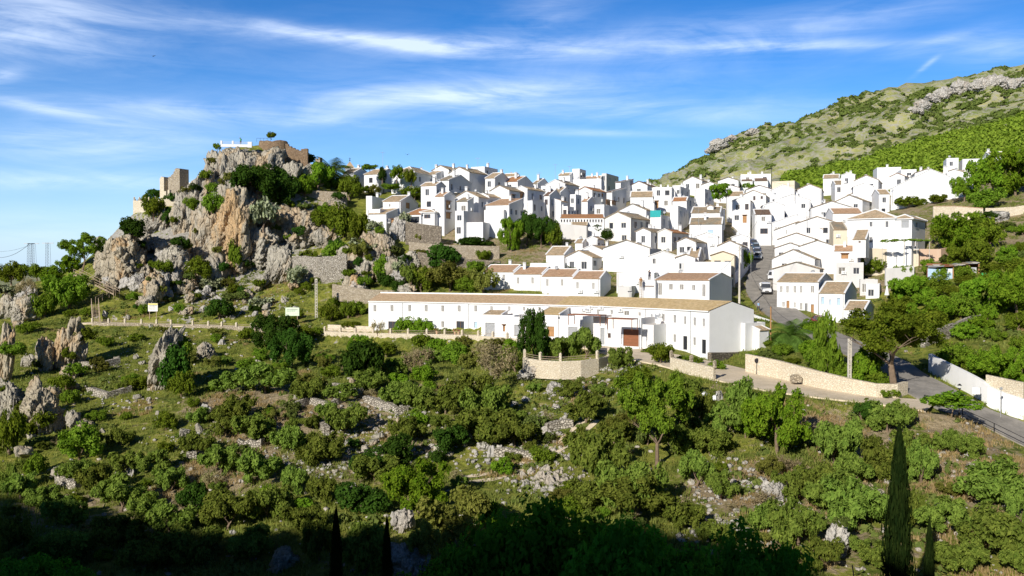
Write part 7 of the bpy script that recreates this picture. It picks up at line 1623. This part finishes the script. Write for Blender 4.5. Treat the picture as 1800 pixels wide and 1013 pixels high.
# flower pots in front of the long row
for i, (u, v, D) in enumerate([(684,584,155.5),(699,584,155.2),(768,584,152.5),(800,585,150.5),(806,585,150.3)]):
    p = P(u, v, D); r_ = empty('potted_flowers', p); tag(r_, f'clay pot of pink flowers at the doors of the long row, {ordw(i)} from the left', 'flower pot', 'flower pots at the long row'); b = MB(); b.cyl((0, 0, -.35), (0, 0, .15), .18, .25, 9); b.build('pot', M['roof_red'], r_)
    c = link(bpy.data.objects.new('flowers', crown_mesh('flowers', i + 40, [M['flower_pink'], M['leaf_bright']], lobes=5, n=260, leaf=.16)), r_); c.scale = (.45, .45, .5); c.location = (0, 0, .15); c.data.polygons.foreach_set('material_index', [int(q % 3 > 0) for q in range(len(c.data.polygons))])
# ---------------------------------------------------------------- vehicles
def loft(b, secs, mi=0):
    """secs: list of (y, [(x,z)...]) half outlines mirrored; closes ends"""
    rings = [[(x, y, z) for x, z in pr] + [(-x, y, z) for x, z in reversed(pr)] for y, pr in secs]
    for a, c in zip(rings[:-1], rings[1:]):
        n = len(a)
        for i in range(n): b.face([a[i], a[(i + 1) % n], c[(i + 1) % n], c[i]][::-1], mi)
    b.face(rings[0], mi); b.face(rings[-1][::-1], mi)
def wheel(root, x, y, r=.32, w=.2):
    b = MB(); b.cyl((-w / 2, 0, 0), (w / 2, 0, 0), r, r, 16); t = b.build('wheel', M['tyre'], root, True); t.location = (x, y, r); b = MB(); b.cyl((-w / 2 - .01, 0, 0), (w / 2 + .01, 0, 0), r * .62, r * .62, 12); b.build('rim', M['metal_grey'], t)
def car(loc, rz, mat, label, kind='car', tilt=0):
    root = empty('parked_car' if kind == 'car' else 'pickup_truck', loc, rz); root.rotation_euler.x = tilt; tag(root, label, 'car' if kind == 'car' else 'truck', 'cars in the street' if kind == 'car' else None)
    low = lambda w, z0, z1: [(w * .92, z0), (w, z0 + .15), (w, z1 - .12), (w * .93, z1)]
    b = MB()
    if kind == 'car':
        loft(b, [(-2.05, low(.72, .3, .62)), (-1.95, low(.8, .22, .74)), (-1.2, low(.86, .2, .88)), (0, low(.87, .2, .93)), (1.3, low(.86, .2, .95)), (1.9, low(.8, .22, .9)), (2.0, low(.74, .3, .75))]); b.box(-.58, .58, -.35, 1.05, 1.43, 1.47)
        body = b.build('body', M[mat], root, True); g = MB(); loft(g, [(-1.2, [(.76, .86), (.7, .9)]), (-.4, [(.8, .88), (.6, 1.42)]), (1.05, [(.8, .9), (.6, 1.43)]), (1.75, [(.74, .86), (.66, .95)])]); g.build('windows', M['glass_dark'], root)
        ps = MB()
        for s in (-1, 1):
            for y0, z0, y1, z1 in ((-1.2, .9, -.38, 1.44), (1.7, .94, 1.05, 1.44), (.3, .9, .3, 1.44)): ps.cyl((s * (.79 if y0 < 1.5 else .7), y0, z0), (s * .61, y1, z1), .04, .04, 5)
        ps.build('pillars', M[mat], root)
        for s in (-1, 1):
            h = MB(); h.box(s * .62 - .15, s * .62 + .15, -2.06, -1.96, .55, .7); h.build('headlight', M['lamp_glass'], root); h = MB(); h.box(s * .66 - .1, s * .66 + .1, 1.93, 2.01, .6, .85); h.build('tail_light', M['red_paint'], root); m = MB(); m.box(s * .88, s * 1.02, -.75, -.6, .92, 1.05); m.build('mirror', M[mat], root)
        b = MB(); b.box(-.6, .6, -2.08, -2.0, .28, .42); b.build('grille', M['iron'], root)
        for x in (-.76, .76):
            for y in (-1.25, 1.25): wheel(root, x, y)
    else:
        loft(b, [(-2.5, low(.78, .45, .8)), (-2.4, low(.85, .35, 1.0)), (-1.5, low(.88, .35, 1.1)), (.3, low(.88, .35, 1.12)), (.35, low(.88, .4, 1.1))]); b.box(-.68, .68, -.85, .28, 1.74, 1.8); b.build('cab', M[mat], root, True); g = MB(); loft(g, [(-1.5, [(.78, 1.08), (.74, 1.12)]), (-.9, [(.82, 1.1), (.68, 1.74)]), (.25, [(.82, 1.1), (.68, 1.74)])]); g.build('windows', M['glass_dark'], root)
        c = MB(); c.box(-.92, .92, .42, 2.6, .62, .72); c.box(-.95, -.9, .42, 2.6, .72, 1.15); c.box(.9, .95, .42, 2.6, .72, 1.15); c.box(-.9, .9, 2.55, 2.6, .72, 1.15); c.box(-.9, .9, .42, .47, .72, 1.75); c.build('cargo_bed', M[mat], root)
        for s in (-1, 1): h = MB(); h.box(s * .66 - .14, s * .66 + .14, -2.52, -2.42, .7, .86); h.build('headlight', M['lamp_glass'], root); m = MB(); m.box(s * .9, s * 1.08, -1.2, -1.1, 1.1, 1.32); m.build('mirror', M['iron'], root)
        b = MB(); b.box(-.8, .8, -2.56, -2.46, .4, .58); b.box(-.35, .35, -2.53, -2.49, .64, .82); b.build('bumper', M['iron'], root)
        for x in (-.78, .78):
            for y in (-1.6, 1.6): wheel(root, x, y, .36, .24)
def on_street(u, off):
    i = near_idx('street', u); L, _ = ROADS['street']; t = L[i + 1] - L[i - 1]; n = np.array([-t[1], t[0]]); n /= np.linalg.norm(n); return i, L[i], t, n
L, _ = ROADS['street']
def street_at(v, off):
    vs = [proj(*q)[1] for q in L]; i = int(np.argmin([abs(a - v) if proj(*q)[0] < 1450 else 999 for a, q in zip(vs, L)])); t = L[i + 1] - L[max(i - 1, 0)]; n = np.array([t[1], -t[0]]); n /= np.linalg.norm(n)
    if n[0] > 0: n = -n
    p = L[i]; q = np.array([p[0] + n[0] * off, p[1] + n[1] * off, p[2] + .02]); return q, math.atan2(t[1], t[0]) + math.pi / 2, math.atan2(-t[2], np.hypot(t[0], t[1]))
for (v, off, mat, lab, kd) in [(432.5,1.9,'car_blue','dark blue car farthest up in the row parked on the street','car'),(439,1.7,'car_teal','pale blue green car second from the top of the parked row','car'),(446.5,1.6,'car_blue','dark blue car just behind the silver blue one','car'),(455,1.5,'car_silver','silver blue car nearest in the parked row','car'),(490,-1.7,'car_white','white hatchback parked on the right of the street','car'),(514.5,-.2,'car_white','white pickup truck driving down the street','truck')]:
    q, a, sl = street_at(v, off); car(q, a, mat, lab, kd, tilt=sl)
q, a, sl = street_at(573, -2.4); car(q, a, 'car_red', 'dark red car half hidden behind the shrub by the palm', tilt=sl)
plant('bright', 1424, 586, 44, 26, 'bright bush partly covering the dark red car')
# ---------------------------------------------------------------- people
def person(loc, rz, label, shirt='cloth_blue', trousers='cloth_dark', pose='walk', h=1.72):
    """one skinned body, with hair and clothing as children"""
    J = {'pelvis': (0, 0, .95), 'belly': (0, -.01, 1.1), 'chest': (0, 0, 1.32), 'neck': (0, 0, 1.47), 'head': (0, -.02, 1.56), 'crown': (0, -.01, 1.68)}
    rad = {'pelvis': .13, 'belly': .12, 'chest': .15, 'neck': .055, 'head': .085, 'crown': .07}; E = [('pelvis', 'belly'), ('belly', 'chest'), ('chest', 'neck'), ('neck', 'head'), ('head', 'crown')]
    for s, S in ((-1, 'l'), (1, 'r')):
        f = s * (.16 if pose == 'walk' else .04)
        J[S + 'hip'] = (s * .09, 0, .9); J[S + 'knee'] = (s * .1, -f * .8 - .02, .5); J[S + 'ank'] = (s * .1, -f * .9 + .03, .09); J[S + 'toe'] = (s * .11, -f * .9 - .13, .04)
        for a, r_ in (('hip', .095), ('knee', .06), ('ank', .042), ('toe', .035)): rad[S + a] = r_
        E += [('pelvis', S + 'hip'), (S + 'hip', S + 'knee'), (S + 'knee', S + 'ank'), (S + 'ank', S + 'toe')]
        J[S + 'sh'] = (s * .19, 0, 1.4); up = pose == 'reach' and s < 0
        J[S + 'el'] = (s * .3, -.12, 1.5) if up else (s * .25, f * .5, 1.12); J[S + 'wr'] = (s * .42, -.2, 1.74) if up else (s * .25, f * .9 - .06, .87)
        d = Vector(J[S + 'wr']) - Vector(J[S + 'el']); d.normalize(); w0 = Vector(J[S + 'wr']); J[S + 'palm'] = tuple(w0 + d * .07)
        for a, r_ in (('sh', .065), ('el', .042), ('wr', .028), ('palm', .034)): rad[S + a] = r_
        E += [('chest', S + 'sh'), (S + 'sh', S + 'el'), (S + 'el', S + 'wr'), (S + 'wr', S + 'palm')]
        for k in range(5):
            fx = (k - 2) * .017; ln = (.05, .075, .08, .075, .06)[k]; base = w0 + d * (.04 if k == 0 else .1) + Vector((0, fx, 0)); J[f'{S}f{k}a'] = tuple(base); J[f'{S}f{k}b'] = tuple(base + d * ln + Vector((-s * .018, fx * .8 - (.03 if k == 0 else 0), 0)))
            rad[f'{S}f{k}a'] = .01; rad[f'{S}f{k}b'] = .008; E += [(S + 'palm', f'{S}f{k}a'), (f'{S}f{k}a', f'{S}f{k}b')]
    ks = list(J); me = bpy.data.meshes.new('person'); me.from_pydata([J[k] for k in ks], [(ks.index(a), ks.index(c)) for a, c in E], []); o = link(bpy.data.objects.new('person', me)); me.materials.append(M['skin'])
    m = o.modifiers.new('Skin', 'SKIN'); sv = me.skin_vertices[0].data
    for i, k in enumerate(ks): sv[i].radius = (rad[k], rad[k] * .85)
    sv[0].use_root = True; ss = o.modifiers.new('Sub', 'SUBSURF'); ss.levels = ss.render_levels = 1
    o.location = loc; o.rotation_euler = (0, 0, rz); o.scale = (h / 1.72,) * 3; tag(o, label, 'person')
    def cyl_chain(name, mat, segs):
        b = MB()
        for a, c, r0, r1 in segs: b.cyl(a, c, r0, r1, 9)
        b.build(name, M[mat], o, True)
    cyl_chain('shirt', shirt, [((0, 0, .93), (0, -.01, 1.15), .165, .15), ((0, -.01, 1.12), (0, 0, 1.42), .155, .17)] + [((s * .15, 0, 1.41), (J[('r' if s > 0 else 'l') + 'el']), .075, .055) for s in (-1, 1)])
    cyl_chain('trousers', trousers, [x for S in 'lr' for x in ((J[S + 'hip'], J[S + 'knee'], .115, .08), (J[S + 'knee'], J[S + 'ank'], .08, .06))] + [((0, 0, .86), (0, 0, 1.0), .16, .155)])
    b = MB(); b.sphere((0, .012, 1.615), .102, 8); b.build('hair', M['hair'], o, True); b = MB(); b.sphere((0, -.105, 1.575), .018, 6)
    for s in (-1, 1): b.sphere((s * .1, -.01, 1.57), .022, 6)
    b.build('nose_and_ears', M['skin'], o); b = MB()
    for s in (-1, 1): b.sphere((s * .033, -.092, 1.6), .011, 6)
    b.box(-.03, .03, -.1, -.094, 1.53, 1.537); b.build('eyes_and_mouth', M['hair'], o)
    return o
q = P(1333, 556, 151); person((q[0], q[1], H(q[0], q[1]) + .14), R(30), 'pedestrian in a light blue top and dark trousers walking up the street', pose='walk')
q = P(1141.5, 492.5, 148); person((q[0], q[1], q[2] - .05), R(10), 'person standing on the flat roof with one arm raised', 'cloth_dark', 'cloth_dark', 'reach', 1.75)
q = P(1126.5, 505, 146); o = person((q[0], q[1] - .0, q[2]), R(175), 'person in brown climbing a ladder at the flat roof edge', 'wood_brown', 'wood_grey', 'stand')
p = P(1126.5, 520, 146.3); p[1] += .3; r_ = empty('ladder', p); tag(r_, 'wooden ladder leaning against the flat roof edge', 'ladder'); b = MB(); b.T = Matrix.Rotation(R(-4), 4, 'X')
for s in (-.22, .22): b.cyl((s, 0, -1.5), (s, 0, 2.9), .03, .03, 6)
for i in range(14): b.cyl((-.22, 0, -1.4 + i * .31), (.22, 0, -1.4 + i * .31), .02, .02, 5)
b.build('rails_and_rungs', M['wood_grey'], r_)
for i, (u, mt) in enumerate([(238.5, 'cloth_dark'), (243, 'cloth_dark'), (248, 'cloth_red'), (252.5, 'cloth_dark'), (256.5, 'cloth_red'), (289, 'cloth_pale')]):
    q = P(u, 358.5, 223.2); person((q[0], q[1], q[2] - .55), R(rg.uniform(0, 360)), f'visitor in {"dark" if mt == "cloth_dark" else "red" if mt == "cloth_red" else "pale"} clothes, {ordw(i)} from the left behind the castle terrace wall', mt, 'cloth_dark', 'stand', rg.uniform(1.6, 1.8)).__setitem__('group', 'visitors on the castle terrace')
q = P(423, 254, 225.5); person((q[0], q[1], q[2]), R(40), 'visitor leaning behind the white summit balustrade', 'green_paint', 'cloth_dark', 'reach')
# tiny birds
for u, v in ((269, 99), (716, 272)):
    b = MB(); b.face([(0, -.2, 0), (0, .25, 0), (-.55, .1, .22)]); b.face([(0, .25, 0), (0, -.2, 0), (.55, .1, .22)]); b.sphere((0, 0, -.02), .08, 6); o = b.build('bird', M['iron']); o.location = P(u, v, 170); tag(o, 'bird flying in the clear sky above the left houses' if u > 500 else 'bird flying high in the sky above the castle', 'bird')
# ---------------------------------------------------------------- camera, sun, sky
cam = bpy.data.objects.new('camera', bpy.data.cameras.new('camera')); link(cam); cam.data.sensor_width = 36; cam.data.lens = F / 1800 * 36; cam.rotation_euler = (R(90) - PITCH, 0, 0); cam.data.clip_end = 20000; cam.data.clip_start = .5; SC.camera = cam
SUN_AZ, SUN_EL = 30.0, 26.0   # degrees left of straight behind the camera; height
s = Vector((-math.sin(R(SUN_AZ)) * math.cos(R(SUN_EL)), -math.cos(R(SUN_AZ)) * math.cos(R(SUN_EL)), math.sin(R(SUN_EL))))
sun = bpy.data.objects.new('sun', bpy.data.lights.new('sun', 'SUN')); link(sun); sun.rotation_euler = s.to_track_quat('Z', 'Y').to_euler(); sun.data.energy = 4.6; sun.data.angle = R(.53); sun.data.color = (1, .94, .84)
W = bpy.data.worlds.new('World'); SC.world = W; W.use_nodes = True; nt = W.node_tree; nn = nt.nodes; bg = nn['Background']
sky = nn.new('ShaderNodeTexSky'); sky.sky_type = 'NISHITA'; sky.sun_disc = False; sky.sun_elevation = R(SUN_EL); sky.sun_rotation = math.atan2(s.x, s.y); sky.air_density = 1.0; sky.dust_density = .4; sky.ozone_density = 3.0; sky.altitude = 600
def mth(op, a, b=0.0, cl=False):
    m = nn.new('ShaderNodeMath'); m.operation = op; m.use_clamp = cl
    for v, i in ((a, 0), (b, 1)):
        if isinstance(v, (int, float)): m.inputs[i].default_value = v
        else: nt.links.new(v, m.inputs[i])
    return m.outputs[0]
tc = nn.new('ShaderNodeTexCoord'); sx = nn.new('ShaderNodeSeparateXYZ'); nt.links.new(tc.outputs['Generated'], sx.inputs[0])
az = mth('ARCTAN2', sx.outputs[0], sx.outputs[1]); el = mth('ARCSINE', sx.outputs[2])
def cvec(sa, se, shear=0.0, off=0):
    c = nn.new('ShaderNodeCombineXYZ'); nt.links.new(mth('MULTIPLY', az, sa), c.inputs[0]); nt.links.new(mth('MULTIPLY', mth('ADD', el, mth('MULTIPLY', az, shear)), se), c.inputs[1]); c.inputs[2].default_value = off; return c.outputs[0]
def nz(vec, sc, det, ro, dist):
    n = nn.new('ShaderNodeTexNoise'); nt.links.new(vec, n.inputs['Vector']); n.inputs['Scale'].default_value = sc; n.inputs['Detail'].default_value = det; n.inputs['Roughness'].default_value = ro; n.inputs['Distortion'].default_value = dist; return n.outputs['Fac']
n1 = nz(cvec(2.2, 10, -.05), 2.2, 9, .6, .9); n2 = nz(cvec(5, 45, .03, 4), 1.6, 8, .65, 1.2); n3 = nz(cvec(1.5, 4, 0, 9), 1.2, 4, .5, 0)
def gauss(u, v, hu, hv, slope, amp):
    a0 = math.atan((u - CX) / F); e0 = math.atan((HOR - v) / F * math.cos(a0)); da = mth('SUBTRACT', az, a0); de = mth('SUBTRACT', mth('SUBTRACT', el, e0), mth('MULTIPLY', da, slope))
    q = mth('ADD', mth('POWER', mth('ABSOLUTE', mth('DIVIDE', da, hu / F)), 2.0), mth('POWER', mth('ABSOLUTE', mth('DIVIDE', de, hv / F)), 2.0)); return mth('MULTIPLY', mth('EXPONENT', mth('MULTIPLY', q, -1.0)), amp)
tot = None
for g in [(740,80,330,15,-.03,1.0),(600,68,180,10,-.1,.5),(1380,84,180,10,-.06,.9),(1230,60,330,26,.05,.45),(760,172,300,24,.06,.85),(420,203,260,16,-.02,.8),(1100,195,380,26,-.05,.6),(60,50,170,60,.1,1.1),(90,195,110,10,-.12,.9),(130,250,230,34,.05,.75),(120,318,280,16,.02,.7),(1010,233,150,7,-.04,.8),(950,30,120,34,.35,.55),(1620,121,17,5,.7,1.0),(1755,85,80,24,.0,.7),(1640,78,70,10,.2,.5),(10,136,26,10,.3,.9),(900,120,600,50,0,.25),(100,410,260,30,0,.35),(1500,40,300,20,.1,.3)]:
    q = gauss(*g); tot = q if tot is None else mth('ADD', tot, q)
tex = mth('ADD', mth('MULTIPLY', n1, .75), mth('MULTIPLY', n2, .35)); base_cov = mth('MULTIPLY', n3, .18)
cl = mth('MULTIPLY', mth('SUBTRACT', tex, .34), mth('ADD', tot, base_cov)); cl = mth('MULTIPLY', cl, 2.6, True); cl = mth('POWER', cl, 1.3)
up = mth('GREATER_THAN', el, -.02); cl = mth('MULTIPLY', cl, up); cl = mth('MULTIPLY', cl, .58)
hs = nn.new('ShaderNodeHueSaturation'); nt.links.new(sky.outputs[0], hs.inputs['Color']); hs.inputs['Saturation'].default_value = 1.42; hs.inputs['Value'].default_value = 1.0
hz = nn.new('ShaderNodeMix'); hz.data_type = 'RGBA'; nt.links.new(mth('MULTIPLY', mth('EXPONENT', mth('MULTIPLY', mth('ABSOLUTE', el), -11.0)), .6), hz.inputs[0]); dk = nn.new('ShaderNodeVectorMath'); dk.operation = 'SCALE'; nt.links.new(hs.outputs[0], dk.inputs[0]); nt.links.new(mth('SUBTRACT', 1.02, mth('MULTIPLY', el, .9)), dk.inputs['Scale']); tn = nn.new('ShaderNodeVectorMath'); tn.operation = 'MULTIPLY'; nt.links.new(dk.outputs[0], tn.inputs[0]); tn.inputs[1].default_value = (.67, .76, .99); nt.links.new(tn.outputs[0], hz.inputs[6]); hz.inputs[7].default_value = (3.6, 5.3, 7.6, 1)
mx = nn.new('ShaderNodeMix'); mx.data_type = 'RGBA'; nt.links.new(cl, mx.inputs[0]); nt.links.new(hz.outputs[2], mx.inputs[6]); mx.inputs[7].default_value = (7.6, 8.3, 9.3, 1)
nt.links.new(mx.outputs[2], bg.inputs[0]); bg.inputs[1].default_value = .135
SC.view_settings.view_transform = 'Standard'; SC.view_settings.look = 'None'; SC.view_settings.exposure = 0.3; SC.view_settings.gamma = 1
SC.cycles.max_bounces = 5; SC.cycles.diffuse_bounces = 3; SC.cycles.glossy_bounces = 2; SC.cycles.transmission_bounces = 2; SC.cycles.transparent_max_bounces = 4; SC.cycles.use_denoising = True
